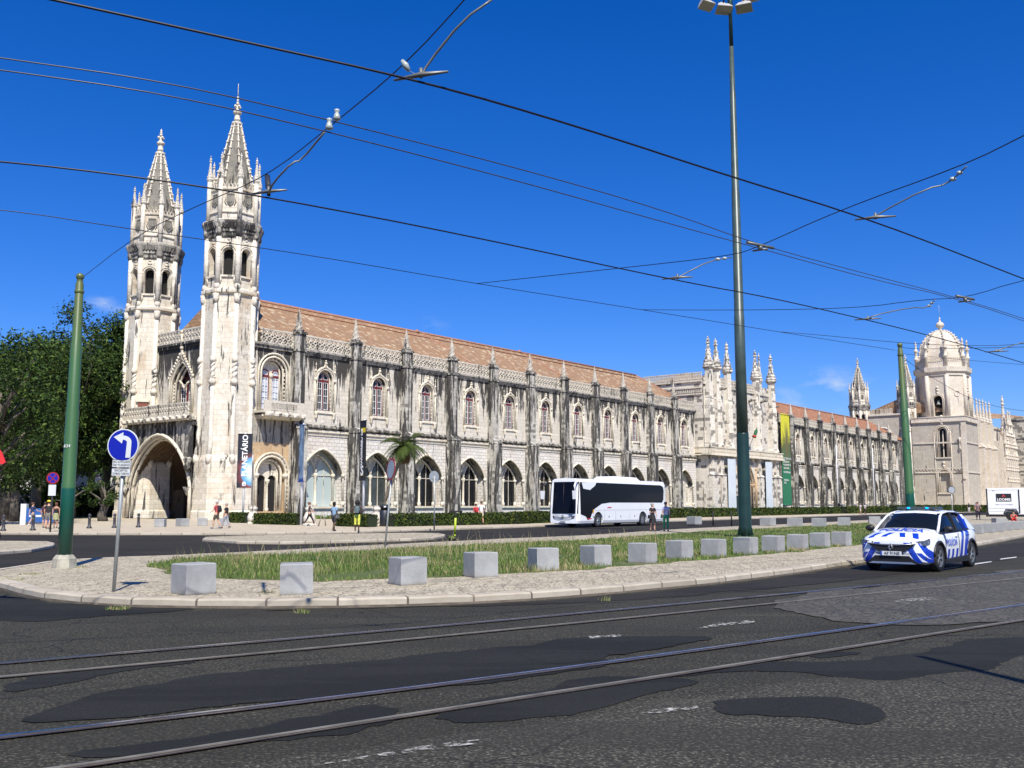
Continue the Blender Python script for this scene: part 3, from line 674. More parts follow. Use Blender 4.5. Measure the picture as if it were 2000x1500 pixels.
# ---------- central portal pavilion ----------
pv=empty('portal_pavilion',(*W(120.5,-4),0),PHI,'tall blotched stone pavilion with pinnacled piers and arched portal between the two long wings','building')
# local frame: x along facade centred on the portal, y=0 at the front plane
m=M(); arch_wall(m,-16,16,0,11,[(0,4.0,.2,ptd_t(5.6,4.3,1.8,.7),1.6)],0.); m.box(-16,-15.7,0,2.4,0,11); m.box(15.7,16,0,2.4,0,11); m.build('lower_wall',S_pav,pv)
m=M()
arch_wall(m,-16,16,12.4,26.3,[(0,1.5,13.,rnd_t(18.6,1.5),.9)],.8)
m.box(-16,16,.9,14,12.4,25.2,skip='bf'); m.box(-16,16,2.4,14,0,12.4,skip='b'); m.build('upper_wall',S_pav,pv)
m=M()
for i in range(5): m.tube(outline(0,4.0,.2,ptd_t(5.6,4.3,1.8,.7),-.05+.34*i,.12-.34*i,18),.13,6,up=(0,1,0))
for s in (-1,1):
    for i in range(5): m.lathe((s*(4.0-.34*i),.1+.34*i,0),[(.1,5.2),(.24,5.5),(.24,5.7),(.1,5.8)],6)
    m.tube([(s*4.6,-.1,0),(s*4.6,-.1,8.5)],.16,6); m.ball((s*4.6,-.1,8.8),.3,6,5)
pt=m.build('portal',S_porch,pv)
m=M(); m.box(-4.1,4.1,1.62,1.7,.1,9.9); m.build('dark_doorway',M_void,pt)
m=M(); m.box(-17.2,17.2,-1.1,.9,10.9,11.15); m.box(-17,17,-.9,.9,11.15,11.35); m.box(-16.9,16.9,-.8,-.7,11.35,12.35); m.box(-17.1,17.1,-.95,-.6,12.35,12.5)
for i in range(42):
    x=-16.4+.8*i; m.tube([(x+.3*math.cos(2*pi*k/8),-.84,11.85+.3*math.sin(2*pi*k/8)) for k in range(8)],.06,4,closed=True,up=(0,1,0)); m.ball((x+.4,-.85,11.85),.1,5,4)
m.box(-17.0,-16.9,-.8,2.4,11.35,12.35); m.box(-17.1,-16.0,-.9,2.4,12.35,12.5); m.box(-17.2,-16,-1,2.4,10.9,11.15); m.build('frieze_balcony',S_trim,pv)
PX=[(-14.6,0,1.),(-11.4,0,1.),(-6.0,.3,.95),(7.3,.3,.95),(11.5,1.3,.6),(14.5,0,1.)]
for x,y,s in PX:
    m=M(); r=.98*s
    m.lathe((x,y+.3,0),[(r*1.35,12.5),(r*1.35,13.0),(r*1.12,13.3),(r*1.1,21.5),(r*1.0,21.8),(r*.92,22.1),(r*.86,27.4),(r*1.3,27.8),(r*1.3,28.1)],6,pi/6,sm=False)
    pr=m.build('pier',S_pav,pv); m=M(); gpinn(m,(x,y+.3),28.0,33.9,r*.75); m.build('pinnacle',S_pav,pr)
for x,w_ in ((-14.6,1.5),(-11.4,1.1),(-5.9,1.0),(5.9,1.0),(11.5,1.0),(14.6,1.3)):
    m=M(); m.box(x-w_,x+w_,-.85,0,0,7.2); m.hexa([(x-w_-.15,-1.0,7.2),(x+w_+.15,-1.0,7.2),(x+w_+.15,0,7.2),(x-w_-.15,0,7.2),(x-w_*.6,-.5,7.8),(x+w_*.6,-.5,7.8),(x+w_*.6,0,7.8),(x-w_*.6,0,7.8)])
    m.box(x-w_*.6,x+w_*.6,-.5,0,7.6,10.95); m.build('pilaster',S_pav,pv)
m=M(); tracery(m,-10.2,-7,25.0,26.2,.6); tracery(m,-4.9,6.2,25.0,26.2,.6); m.box(-16.1,16.1,.55,.85,24.5,24.95)
tm=Matrix.Translation((-16.05,7.4,0))@Matrix.Rotation(-pi/2,4,'Z'); m.T=tm; tracery(m,-6.4,6.4,25.6,26.7,-.1); m.box(-6.4,6.4,-.3,.02,25.0,25.35)
for i in range(32): m.box(-6.3+.4*i,-6.1+.4*i,-.28,0,22.9,23.7)
m.box(-6.4,6.4,-.4,.02,23.7,24.0); m.box(-6.4,6.4,-.2,.02,22.5,22.8); m.T=None
m.build('parapet',S_par,pv)
m=M(); m.face([(-16,1.2,25.3),(16,1.2,25.3),(9,8,28.0),(-9,8,28.0)]); m.face([(-16,14,25.3),(-16,1.2,25.3),(-9,8,28.0)]); m.face([(16,1.2,25.3),(16,14,25.3),(9,8,28.0)]); m.face([(16,14,25.3),(-16,14,25.3),(-9,8,28.),(9,8,28.)]); m.build('roof',RF,pv)
m=M()
for off,y in ((.1,.72),(.45,.66)): m.tube(outline(0,1.5,13,rnd_t(18.6,1.5),y,off,14),.15,6,up=(0,1,0))
for z in (20.9,21.6,22.4): m.ball((0,.6,z),.32,6,5)
for s in (-1,1):
    for k in range(7): m.ball((s*1.3,.9,13.4+.75*k),.16,5,4)
nw=m.build('window',S_trim,pv); m=M(); pane(m,0,1.5,13,rnd_t(18.6,1.5),1.7); m.build('pane',M_glass,nw)
m=M()
for x,y,z in ((-9.3,.3,24.2),(4.,.3,23.),(9.6,.3,23.2),(16.2,.5,22.6)): m.tube([(x,y+.4,z-.3),(x,y-.2,z),(x+.1,y-.8,z-.05)],[.25,.28,.14],6); m.ball((x+.1,y-.9,z-.05),.2,6,5)
m.build('gargoyle',S_spire,pv)
M_sheet=plain('white_restoration_sheet',(.54,.59,.62),.8,var=.05,sc_=.5)
for i,(x0,x1) in enumerate(((-10.4,-6.7),(7.0,10.5))):
    m=M(); n=14; rows=[]
    for zz in (.6,5,10.4):
        rows.append([m.av((x0+(x1-x0)*k/n,-1.05-.10*math.sin(k*2.1+zz*.2),zz)) for k in range(n+1)])
    for a,b in zip(rows,rows[1:]):
        for k in range(n): m.fi((a[k],a[k+1],b[k+1],b[k]),True)
    o=m.build('hanging_sheet',M_sheet,None,(*W(120.5,-4),0),PHI)
    tag(o,('pale restoration sheet hanging left of the arched portal, nearer the tall lamp mast','pale restoration sheet hanging right of the arched portal, nearer the green banner')[i],'sheet','restoration sheets on the pavilion')
m=M(); m.tube([(0,0,0),(1.0,-1.6,4.6)],.05,5); fp=m.build('flagpole',M_iron,None,(*W(122.,-4.),12.6),PHI); tag(fp,'slanted flagpole with a furled red and green flag above the portal','flagpole')
m=M(); m.tube([(.62,-1.0,2.5),(.72,-1.2,3.1),(.86,-1.4,3.8),(.98,-1.55,4.4)],[.42,.3,.36,.1],6); m.mi=1
m.tube([(.62,-1.0,2.45),(.66,-1.06,2.7),(.70,-1.15,3.0)],[.10,.46,.32],6); m.build('flag',[plain('flag_green_cloth',(.02,.12,.05),.8),plain('flag_red_cloth',(.55,.03,.03),.8)],fp)
# ---------- east wing ----------
ew=empty('monastery_east_wing',(O[0],O[1],0),PHI,'long blackened buttressed wing with orange tiled roof, between the pavilion and the domed church','building')
wing(ew,140.6,10,YW,136.5,240,.45,RF2)
for o_ in ew.children:
    if o_.type=='MESH' and o_.data.materials[0] in (S_but,S_rope): o_.material_slots[0].link='OBJECT'; o_.material_slots[0].material=S_far
m=M(); m.box(136.5,236,YW+1.32,16,0,19.6,skip='b'); m.box(136.5,140.0,YW,YW+1.3,0,19.6); m.box(227,236,YW,YW+1.3,0,19.6); m.build('core_wall',S_far,ew)
m=M(); zr=26.3; ze=20.4
m.face([(136.6,ye,ze),(236,ye,ze),(229,ry,zr),(136.6,ry,zr)]); m.face([(236,16,ze),(136.6,16,ze),(136.6,ry,zr),(229,ry,zr)]); m.face([(236,ye,ze),(236,16,ze),(229,ry,zr)]); r2=m.build('roof',RF2,ew)
m=M(); m.tube([(136.6,ry,zr+.05),(229,ry,zr+.05)],.22,6); m.tube([(229,ry,zr),(236,ye,ze+.05)],.2,6); m.build('ridge_tile',bpy.data.materials['ridge_tile_clay'],r2)
# banner on the wing
def bannermat():
    a=N('green_and_yellow_printed_banner'); z=a.n('ShaderNodeSeparateXYZ',{0:a.obj()}).outputs
    nz=a.noise(a.obj((.5,.5,.3)),.9,4,.6,.5)
    t=a.math('ADD',z[2],a.math('MULTIPLY',a.math('SUBTRACT',nz,.5),9.))
    c=a.mix(a.ramp(t,9,15),(.02,.16,.07),(.12,.12,.03)); c=a.mix(a.ramp(t,14.5,16.5),c,(.62,.58,.03))
    s=a.ramp(a.math('ADD',a.math('ABSOLUTE',a.math('SUBTRACT',z[0],3.0)),a.math('MULTIPLY',nz,2.)),2.2,1.2)
    c=a.mix(a.math('MULTIPLY',s,a.math('MULTIPLY',a.ramp(z[2],9,13),a.ramp(z[2],20,17))),c,(.14,.12,.05))
    return a.out(c,.6)
b0,zt=LC(1524,808,-3.4); b1,_=LC(1541,815,-3.4)
m=M(); n=8; A=[m.av(((b1-b0)*k/n,-.06*math.sin(k*2),1.6)) for k in range(n+1)]; B=[m.av(((b1-b0)*k/n,.06*math.sin(k*2),zt)) for k in range(n+1)]
for k in range(n): m.fi((A[k],A[k+1],B[k+1],B[k]),True)
m.tube([(0,0,zt),(b1-b0,0,zt)],.12,5); m.tube([(0,0,1.6),(b1-b0,0,1.6)],.12,5)
bo=m.build('hanging_banner',bannermat(),None,(*W(b0,-3.4),0),PHI); tag(bo,'tall green and yellow banner with white lines of text beside the pavilion','banner')
M_ink=plain('white_print',(.75,.75,.72),.6)
for i,(tx,z) in enumerate((('MOSTEIRO DOS',11.6),('JERÓNIMOS',10.9),('MONUMENTO',10.2),('NACIONAL',9.5),('PATRIMÓNIO',8.6),('MUNDIAL',6.9),('1983',6.3))):
    link('lettering',text_mesh(tx,.62,M_ink,align='LEFT'),bo,(.5,-.12,z),rot=(pi/2,0,0))
# ---------- church ----------
ch=empty('domed_church',(O[0],O[1],0),PHI,'pale limestone church with a ribbed dome over its square belfry at the far right','building')
CX=240.8
tower(ch,CX+1,13.6,False,.2); tower(ch,CX+2.6,-.4,False,.2)
y0,_=LX(1882,800,CX); TWD=15.2
ZT=LX(1882,812,CX)[1]
yl=y0+14.8
# square tower with two windows on its west side (drawn in a turned frame)
ty=(y0+yl)/2
wq=empty('belfry_tower',(0,0,0),0,None,None); del_=wq
bpy.data.objects.remove(wq)
ya=-LX(1841,860,CX)[0]; zsu=LX(1841,843,CX)[1]; zbu=LX(1841,893,CX)[1]; zsl=LX(1841,928,CX)[1]; zbl=LX(1841,962,CX)[1]
print('church',y0,ZT,ya,zsu,zbu,zsl,zbl)
T1=Matrix.Translation((CX,0,0))@Matrix.Rotation(-pi/2,4,'Z')  # x'=-y
m=M(); m.T=T1
arch_wall(m,-yl,-y0,0,ZT-1.4,[(ya,1.6,zbl,rnd_t(zsl,1.6),1.0),(ya,1.35,zbu,rnd_t(zsu,1.35),1.0)],0)
m.T=None; m.box(CX+.01,CX+TWD,y0,y0+.6,0,ZT-1.4); m.box(CX+1.0,CX+TWD,y0+.6,yl,0,ZT-1.5); m.box(CX+.01,CX+1,yl-.6,yl,0,ZT-1.5)
bt=m.build('belfry',S_chg,ch)
m=M(); m.box(CX-.5,CX+TWD+.5,y0-.5,yl,ZT-1.5,ZT-1.1); m.box(CX-.3,CX+TWD+.3,y0-.3,yl,ZT-1.1,ZT-.1); m.box(CX-.45,CX+TWD+.45,y0-.45,yl,ZT-.1,ZT+.12)
for z in (LX(1860,864,CX)[1],LX(1860,922,CX)[1]): m.box(CX-.25,CX+TWD+.25,y0-.25,y0+3,z-.2,z+.2); m.box(CX-.25,CX,ty-7,ty+7,z-.2,z+.2)
zz=LX(1860,922,CX)[1]
for i in range(16):
    yy=y0+.6+i*.9; m.T=T1; m.tube([(-yy-.4,-.05,zz+.3),(-yy,-.12,zz+1.3),(-yy+.4,-.05,zz+.3)],.1,4); m.T=None
m.T=T1
for off,y in ((.1,-.1),(.5,-.14),(-.3,.4)):
    m.tube(outline(ya,1.6,zbl,rnd_t(zsl,1.6),y,off,14),.16,6,up=(0,1,0)); m.tube(outline(ya,1.35,zbu,rnd_t(zsu,1.35),y,off,14),.16,6,up=(0,1,0))
for z in (zbl,zbu): m.box(ya-2.2,ya+2.2,-.35,0,z-.4,z-.05)
for z in (zsl+2.6,zsl+3.6,zsu+2.5,zsu+3.6,zsu+4.5): m.ball((ya,-.2,z),.45,6,5,(1,.6,1))
m.box(ya-.14,ya+.14,.6,.8,zbu,zsu+.3)
for s in (-1,1): m.tube([(ya+s*2.3,-.1,1.),(ya+s*2.3,-.1,zsu)],.14,5); 
for k in range(8):
    for s in (-1,1): m.ball((ya+s*1.45,.4,zbl+.5+.55*k),.14,5,4)
m.box(-y0-1.1,-y0+.3,-.3,.3,0,ZT-1.5); m.box(-y0-1.0,-y0-.2,-.6,-.2,9,9.5); m.lathe((-y0-1.5,-.3,0),[(.1,17),(.35,18),(.1,19.5),(.3,20),(.35,21)],6)
m.T=None; m.build('string_and_surrounds',S_chu,bt)
m=M(); m.T=T1; pane(m,ya,1.3,zbu,rnd_t(zsu,1.3),.9); m.T=None; m.build('window_opening',M_void,bt)
m=M(); m.T=T1; pane(m,ya,1.6,zbl,rnd_t(zsl,1.6),.99); m.T=None; m.build('niche_back',S_chg,bt)
# drum and dome
dc=(CX+7.6,ty-.2); 
ddir=math.hypot(*[a for a in W(*dc)])
def zat(py,px=1845):
    X,Y=W(*dc); return atY(px,py,Y)[2]
z0=ZT; z1=zat(738); z2=zat(724); z3=zat(709); z4=zat(647); z5=zat(628); print('dome',z0,z1,z2,z3,z4,z5,ddir)
dr=M(); ap=6.75; hw=ap*math.tan(pi/8)
for k in range(8):
    dr.T=Matrix.Rotation(k*pi/4+pi/2,4,'Z')
    if k%2==1 or k==0 or True:
        op=[(0,1.25,z0+.4,rnd_t(z0+5.2,1.25),1.2)] if k%2==0 else []
        arch_wall(dr,-hw,hw,z0-.2,z1,op,-ap)
        if op:
            for off in (.15,.5): dr.tube(outline(0,1.25,z0+.4,rnd_t(z0+5.2,1.25),-ap-.1,off,12),.16,6,up=(0,1,0))
            for z in (7.2,8.1,8.9): dr.ball((0,-ap-.1,z0+z),.35,6,5)
        else: dr.tube([(.85*math.cos(2*pi*q/14)+.2,-ap-.05,z0+7.+.85*math.sin(2*pi*q/14)) for q in range(14)],.15,5,closed=True,up=(0,1,0))
dr.T=None
for a in CR8: dr.tube([(ap/math.cos(pi/8)*math.cos(a),ap/math.cos(pi/8)*math.sin(a),z0-.2),(ap/math.cos(pi/8)*math.cos(a),ap/math.cos(pi/8)*math.sin(a),z1)],.6,8)
oct_(dr,[(ap-1.3,z0),(ap-1.3,z1)]); 
dro=dr.build('drum',S_chu,ch,(*dc,0))
m=M(); oct_(m,[(ap-1.2,z0+.1),(ap-1.2,z1-.1)]); m.build('dark_interior',M_void,dro)
m=M(); m.lathe((0,0,0),[(.1,z0+6.),(.3,z0+5.8),(.5,z0+5.0),(.75,z0+4.6)],10); m.T=None
m.build('bell',M_bronze,dro,(-ap+.9,0,-.8))
m=M(); oct_(m,[(ap-.2,z1-.2),(ap+.3,z1),(ap+.3,z1+.6),(ap+.8,z1+1.1),(ap+.9,z2+.3),(ap+.2,z2+.4),(ap-.1,z2+.5),(ap-.1,z3-.3),(ap-.9,z3-.3)])
hw=(ap-.1)*math.tan(pi/8)
for k in range(8):
    m.T=Matrix.Rotation(k*pi/4+pi/2,4,'Z')
    for i in range(9):
        x=-hw+.35+i*(2*hw-.7)/8; m.box(x-.16,x+.16,-ap-.05,-ap+.2,z3-.35,z3+.5); m.ball((x,-ap+.08,z3+.7),.2,5,4)
m.T=None; m.build('drum_parapet',S_chu,dro)
m=M(); k_=1/math.cos(pi/8)
pr=[(6.0*math.cos(t)**.85 if t<pi/2-.01 else .25,z3-.8+(z4-z3+.8)*math.sin(t)) for t in [pi/2*i/12 for i in range(13)]]
oct_(m,pr); m.build('dome',S_chu,dro)
m=M()
for a in CR8:
    P=[(r*k_*math.cos(a),r*k_*math.sin(a),z) for r,z in pr]
    m.tube(P,.22,5)
    for r,z in pr[2:]: m.ball(((r*k_+.2)*math.cos(a),(r*k_+.2)*math.sin(a),z+.1),.33,6,4)
m.lathe((0,0,0),[(.7,z4-.5),(.4,z4),(.5,z4+.5),(.35,z4+.7),(1.05,z4+1.3),(1.25,z4+1.9),(1.0,z4+2.5),(.3,z4+2.9),(.35,z4+3.3),(.1,z4+3.6),(.3,z4+4.),(.05,z4+4.4)],10); m.tube([(0,0,z4+4.2),(0,0,z4+8)],.04,4)
m.build('dome_rib',S_chu,dro)
m=M()
for a in CR8:
    for q in (0,):
        x,y=(ap-.1)*k_*math.cos(a),(ap-.1)*k_*math.sin(a)
        m.lathe((x,y,0),[(.5,z2),(.5,z3+.8),(.75,z3+1.1),(.75,z3+1.4),(.42,z3+1.6),(.42,z3+3.4),(.7,z3+3.7),(.7,z3+4.0),(.35,z3+4.2),(.25,z3+5.6),(.35,z3+5.8),(.05,z3+6.8)],8)
m.build('pinnacle',S_chu,dro)
# nave, west wall between the turrets, south portal, transept
m=M(); m.box(CX+2,CX+90,-13.5,14,0,27.6,skip='b'); m.box(CX+.6,CX+2.1,yl,14,0,28.6); m.build('nave',S_chg,ch)
m=M(); m.box(CX+.2,CX+2.2,yl,14.2,28.6,29.1); m.T=Matrix.Translation((CX+.6,0,0))@Matrix.Rotation(-pi/2,4,'Z'); tracery(m,-10.5,-3.5,29.2,30.6,0); m.tube([(-6.5+2.4*math.cos(2*pi*q/16),-.05,22.5+2.4*math.sin(2*pi*q/16)) for q in range(16)],.3,6,closed=True,up=(0,1,0)); m.T=None; m.build('west_parapet',S_par,ch)
m=M(); m.face([(CX+2,-13,29),(CX+90,-13,29),(CX+90,1,34),(CX+2,1,34)]); m.face([(CX+90,14,29),(CX+2,14,29),(CX+2,1,34),(CX+90,1,34)]); m.face([(CX+2,14,29),(CX+2,-13,29),(CX+2,1,34)]); m.build('roof',RF,ch)
sy=-13.5
m=M(); rr=random.Random(5)
m.box(CX+15,CX+56,sy-1.5,sy,0,26.5,skip='b')
for x in (19,27,35.5): 
    m.box(CX+x,CX+x+1.9,sy-4.0,sy-1.5,0,19); m.box(CX+x+.1,CX+x+1.8,sy-3.2,sy-1.5,19,27); m.hexa([(CX+x-.2,sy-4.2,19),(CX+x+2.1,sy-4.2,19),(CX+x+2.1,sy-1.5,19),(CX+x-.2,sy-1.5,19),(CX+x,sy-3.2,20.2),(CX+x+1.9,sy-3.2,20.2),(CX+x+1.9,sy-1.5,20.2),(CX+x,sy-1.5,20.2)])
for z in (8.5,11.3,17.5,26.3): m.box(CX+15,CX+56,sy-1.9,sy-1.4,z,z+.4)
m.build('south_wall',S_chu,ch)
m=M(); tracery(m,CX+15,CX+40,26.9,28.4,sy-1.5)
for x in (15.5,20,24,28,32,36.5): gpinn(m,(CX+x,sy-2.4),27,33.+rr.random()*1.8,.55)
m.build('south_pinnacle',S_chu,ch)
# carved portal: tiers of niches with statues
m=M(); px0=CX+40
m.box(px0,px0+16,sy-5.5,sy-1.4,0,7)
for i in range(6):
    x=px0+.6+2.95*i; top=24+ (4 if i in (2,3) else 0)-abs(i-2.5)*1.3
    m.box(x-.45,x+.45,sy-6.2,sy-5.2,0,top-4)
    z=6.5
    while z<top:
        m.lathe((x,sy-5.9,0),[(.15,z-.9),(.55,z-.4),(.6,z),(.35,z+.1),(.3,z+1.2),(.22,z+1.5),(.14,z+1.9)],6); m.ball((x,sy-5.95,z+1.65),.22,5,4); m.lathe((x,sy-5.9,0),[(.62,z+2.2),(.6,z+2.5),(.2,z+3.3)],6); z+=3.7
    gpinn(m,(x,sy-5.6),top,top+5,.5)
for i in range(5):
    x=px0+2.1+2.95*i
    m.tube(outline(x,1.1,0,rnd_t(13+2*(i==2),1.1),sy-5.6,0,8),.18,5,up=(0,1,0)); 
    for z in (9,12,15,18,21): m.ball((x+rr.uniform(-.4,.4),sy-5.3,z),.45,6,5)
m.box(px0,px0+16,sy-5.2,sy-1.4,7,22); gpinn(m,(px0+8,sy-4),24,37.5,.9); m.build('south_portal',S_chu,ch)
m=M(); m.box(px0+26,px0+60,sy-9,sy,0,30.5,skip='b')
for z in (13,15.3,24): m.box(px0+25.7,px0+60,sy-9.3,sy,z,z+.4)
m.box(px0+25.6,px0+60,sy-9.5,sy,30.5,31.3); m.build('transept',stone('blotched_transept_limestone',(.58,.53,.44),(.5,.46,.38),bw=1.5,bh=.7,mw=.01,grime=.95,streak=.3,dark=.55),ch)
m=M(); m.face([(px0+26,sy-9,31.2),(px0+60,sy-9,31.2),(px0+60,sy+6,34.),(px0+33,sy+6,34.)]); m.face([(px0+26,sy+16,31.2),(px0+26,sy-9,31.2),(px0+33,sy+6,34)]); m.build('transept_roof',RF,ch)
# ================= ground =================
def sheet(name,poly,z,mat,label=None,kind='structure',cat=None):
    m=M(); m.face([(x,y,z) for x,y in poly]); o=m.build(name,mat); 
    if o.data.polygons[0].normal.z<0: o.data.flip_normals()
    return tag(o,label,cat,kind=kind)
def slab(name,poly,z0,z1,mat,label=None):
    m=M(); n=len(poly); a=sum(poly[i][0]*poly[(i+1)%n][1]-poly[(i+1)%n][0]*poly[i][1] for i in range(n))
    if a<0: poly=poly[::-1]
    A=[m.av((x,y,z0)) for x,y in poly]; B=[m.av((x,y,z1)) for x,y in poly]
    m.fi(B)
    for k in range(n): m.fi((A[k],A[(k+1)%n],B[(k+1)%n],B[k]))
    return tag(m.build(name,mat),label,kind='structure')
def smooth(P,it=2,closed=False):
    for _ in range(it):
        Q=[] if closed else [P[0]]
        L=len(P) if closed else len(P)-1
        for i in range(L):
            a,b=P[i],P[(i+1)%len(P)]
            Q+= [(a[0]*.75+b[0]*.25,a[1]*.75+b[1]*.25),(a[0]*.25+b[0]*.75,a[1]*.25+b[1]*.75)]
        if not closed: Q.append(P[-1])
        P=Q
    return P
def asphalt(name,c,coarse,pale=.0,scale=1.):
    a=N(name); p=a.pos()
    v=a.n('ShaderNodeTexVoronoi',{'Vector':p,'Scale':26.*scale}); n=a.noise(p,.35,5,.6); f=a.noise(p,34*scale,3); mid=a.noise(p,9.,5,.75)
    k=a.math('MULTIPLY',a.ramp(v.outputs[0],.0,.55),coarse)
    col=a.mix(a.ramp(n,.3,.7),tuple(x*.78 for x in c),tuple(x*1.2 for x in c))
    col=a.mix(k,col,tuple(x*.28 for x in c)); col=a.mix(a.math('MULTIPLY',a.ramp(f,.54,.68),.8*coarse),col,tuple(x*3.0 for x in c))
    col=a.mix(a.ramp(mid,.62,.8,0,pale),col,(.20,.185,.16))
    pd=a.n('ShaderNodeVectorMath',{0:p,1:a.n('ShaderNodeTexNoise',{'Vector':p,'Scale':.8,'Detail':4.}).outputs[1]},operation='ADD').outputs[0]
    ce=a.n('ShaderNodeTexVoronoi',{'Vector':pd,'Scale':.42},feature='DISTANCE_TO_EDGE').outputs[0]
    crk=a.math('MULTIPLY',a.ramp(ce,.010,.003),a.ramp(a.noise(p,.25,2),.46,.58)); col=a.mix(a.math('MULTIPLY',crk,.8),col,(.012,.011,.010))
    bl=a.noise(a.n('ShaderNodeMapping',{'Vector':p,'Rotation':(0,0,R(-38)),'Scale':(.12,.75,1)}).outputs[0],1.,6,.62,.3); col=a.mix(a.ramp(bl,.50,.56,0,.45),col,tuple(x*.42 for x in c)); col=a.mix(a.ramp(bl,.40,.30,0,.35),col,tuple(min(.3,x*1.7) for x in c))
    a.bump(a.math('ADD',a.math('MULTIPLY',v.outputs[0],-1.),f),.6*coarse+.15,.012)
    return a.out(col,.85,Specular_IOR_Level=.18)
A_old=asphalt('worn_coarse_asphalt',(.059,.056,.041),.8,.45)
A_new=asphalt('dark_patch_asphalt',(.0205,.0212,.0178),.35,0.,1.6)
A_side=asphalt('side_street_asphalt',(.031,.028,.023),.3,0.,1.3)
A_fg=asphalt('foreground_grey_asphalt',(.074,.070,.054),.8,.35)
def cobble(name,c1,c2,gap,s,st=1.):
    a=N(name); n=a.noise(a.pos(),.9,3)
    p=a.n('ShaderNodeVectorMath',{0:a.pos(),1:a.n('ShaderNodeTexNoise',{'Vector':a.pos(),'Scale':1.1}).outputs[1]},operation='ADD').outputs[0]
    v=a.n('ShaderNodeTexVoronoi',{'Vector':p,'Scale':s,'Randomness':.55}); e=a.n('ShaderNodeTexVoronoi',{'Vector':p,'Scale':s,'Randomness':.55},feature='DISTANCE_TO_EDGE')
    col=a.mix(a.n('ShaderNodeSeparateXYZ',{0:v.outputs[1]}).outputs[0],c1,c2)
    wv=a.n('ShaderNodeTexWave',{'Vector':a.pos(),'Scale':.9,'Distortion':7.,'Detail':1.5,'Detail Scale':.8}).outputs[1]
    col=a.mix(a.math('MULTIPLY',a.ramp(e.outputs[0],.13,.03),a.ramp(wv,.1,.9,.55,1.)),col,gap)
    col=a.mix(a.ramp(n,.45,.7,0,.4),col,tuple(x*.55 for x in c2))
    a.bump(a.ramp(e.outputs[0],0,.2),.8,.02*st); return a.out(col,.8)
C_isl=cobble('limestone_mosaic_paving',(.57,.50,.36),(.43,.37,.26),(.14,.12,.085),9.)
C_far=cobble('beige_mosaic_paving',(.60,.51,.37),(.53,.45,.32),(.40,.34,.24),9.)
C_set=cobble('worn_granite_setts',(.098,.090,.068),(.064,.058,.044),(.038,.034,.026),6.5,1.5)
a=N('pale_limestone_kerb'); br=a.n('ShaderNodeTexBrick',{'Vector':a.uv(),'Color1':(.46,.41,.32),'Color2':(.34,.30,.23),'Mortar':(.10,.08,.06),'Scale':1.,'Mortar Size':.02,'Brick Width':1.15,'Row Height':9.,'Bias':0.},offset=0)
n_=a.noise(a.pos(),2.2,6,.7); kc=a.mix(a.ramp(n_,.45,.75,0,.7),br.outputs[0],(.27,.22,.16)); a.bump(n_,.5,.02); M_kerb=a.out(kc,.85)
def kerb(name,P,w=.26,h=.15,side=1):
    """kerbstone strip along P with running-length UVs"""
    m=M(); L=0; pts=[]; 
    for i,p in enumerate(P):
        a_=Vector(P[max(i-1,0)]); b_=Vector(P[min(i+1,len(P)-1)]); t=(b_-a_).normalized(); nn=Vector((-t.y,t.x))*side
        if i: L+=(Vector(p)-Vector(P[i-1])).length
        wob=.006*math.sin(L*5.3)
        pts.append((Vector(p),nn,L,wob))
    uv=[]
    prof=[(-.02,-.01),(-.015,h-.03),(.02,h),(w,h),(w,h-.06)]
    for (p,n1,l1,w1),(q,n2,l2,w2) in zip(pts,pts[1:]):
        for (a0,z0),(a1,z1) in zip(prof,prof[1:]):
            m.face([(*(p+n1*(a0)),z0+w1*(z0>.05)),(*(q+n2*(a0)),z0+w2*(z0>.05)),(*(q+n2*(a1)),z1+w2*(z1>.05)),(*(p+n1*(a1)),z1+w1*(z1>.05))]); uv.append((l1,l2,a0+z0,a1+z1))
    o=m.build(name,M_kerb); d=o.data.uv_layers[0].data
    for f,(l1,l2,v0,v1) in zip(o.data.polygons,uv):
        for li,c in zip(f.loop_indices,((l1,v0),(l2,v0),(l2,v1),(l1,v1))): d[li].uv=c
    return tag(o,None,kind='structure')
a=N('dry_ground'); g_=a.mix(a.ramp(a.noise(a.pos(),.02,4),.4,.6),(.10,.11,.05),(.18,.16,.10)); M_gr=a.out(g_,.95)
sheet('ground',[(-3000,-2500),(3000,-2500),(3000,3000),(-3000,3000)],-.03,M_gr)
road=sheet('road',[(-160,-60),(300,-60),(420,330),(120,300),(-8,66),(-30,56),(-160,56)],0.,A_old)
# side street resurfaced
kb=[(0,1045),(200,1046),(500,1046),(700,1042),(880,1036),(1000,1032),(1075,1029),(1300,1020),(1500,1013),(1700,1006),(1800,1004),(2000,998)]
KB=[G(*p) for p in kb]
KB=[(-120,60),(-60,57)]+KB+[(220,360)]
nk=[(0,1150),(60,1168),(120,1176),(230,1185),(400,1188),(600,1188),(800,1184),(1000,1176),(1200,1160),(1400,1141),(1550,1122),(1690,1100),(1900,1070),(2000,1050)]
fk=[(60,1112),(110,1102),(330,1093),(507,1085),(860,1064),(1161,1050),(1250,1043),(1345,1036),(1560,1026),(1700,1018)]
NK=smooth([(-12.0,22.0)]+[G(*p) for p in nk],2); FK=smooth([(-12.0,22.0),(-12.4,23.6)]+[G(*p) for p in fk]+[(56,128),(95,175)],2)
sheet('side_street',[(-140,30),(-16.2,17.8),(-12.6,21.2),(-13.2,25)]+[(x-.4,y+.1) for x,y in FK[8:]]+[(150,260)]+[(x,y) for x,y in KB[::-1]],.004,A_side)
ISL=NK+[(45,75),(80,120),(112,165)]+FK[::-1]
slab('island_pavement',[(x,y) for x,y in ISL],-.02,.125,C_isl)
kerb('kerb',NK+[(45,75),(80,120)],.28,.15,1); kerb('kerb',FK[3:],.2,.14,-1)
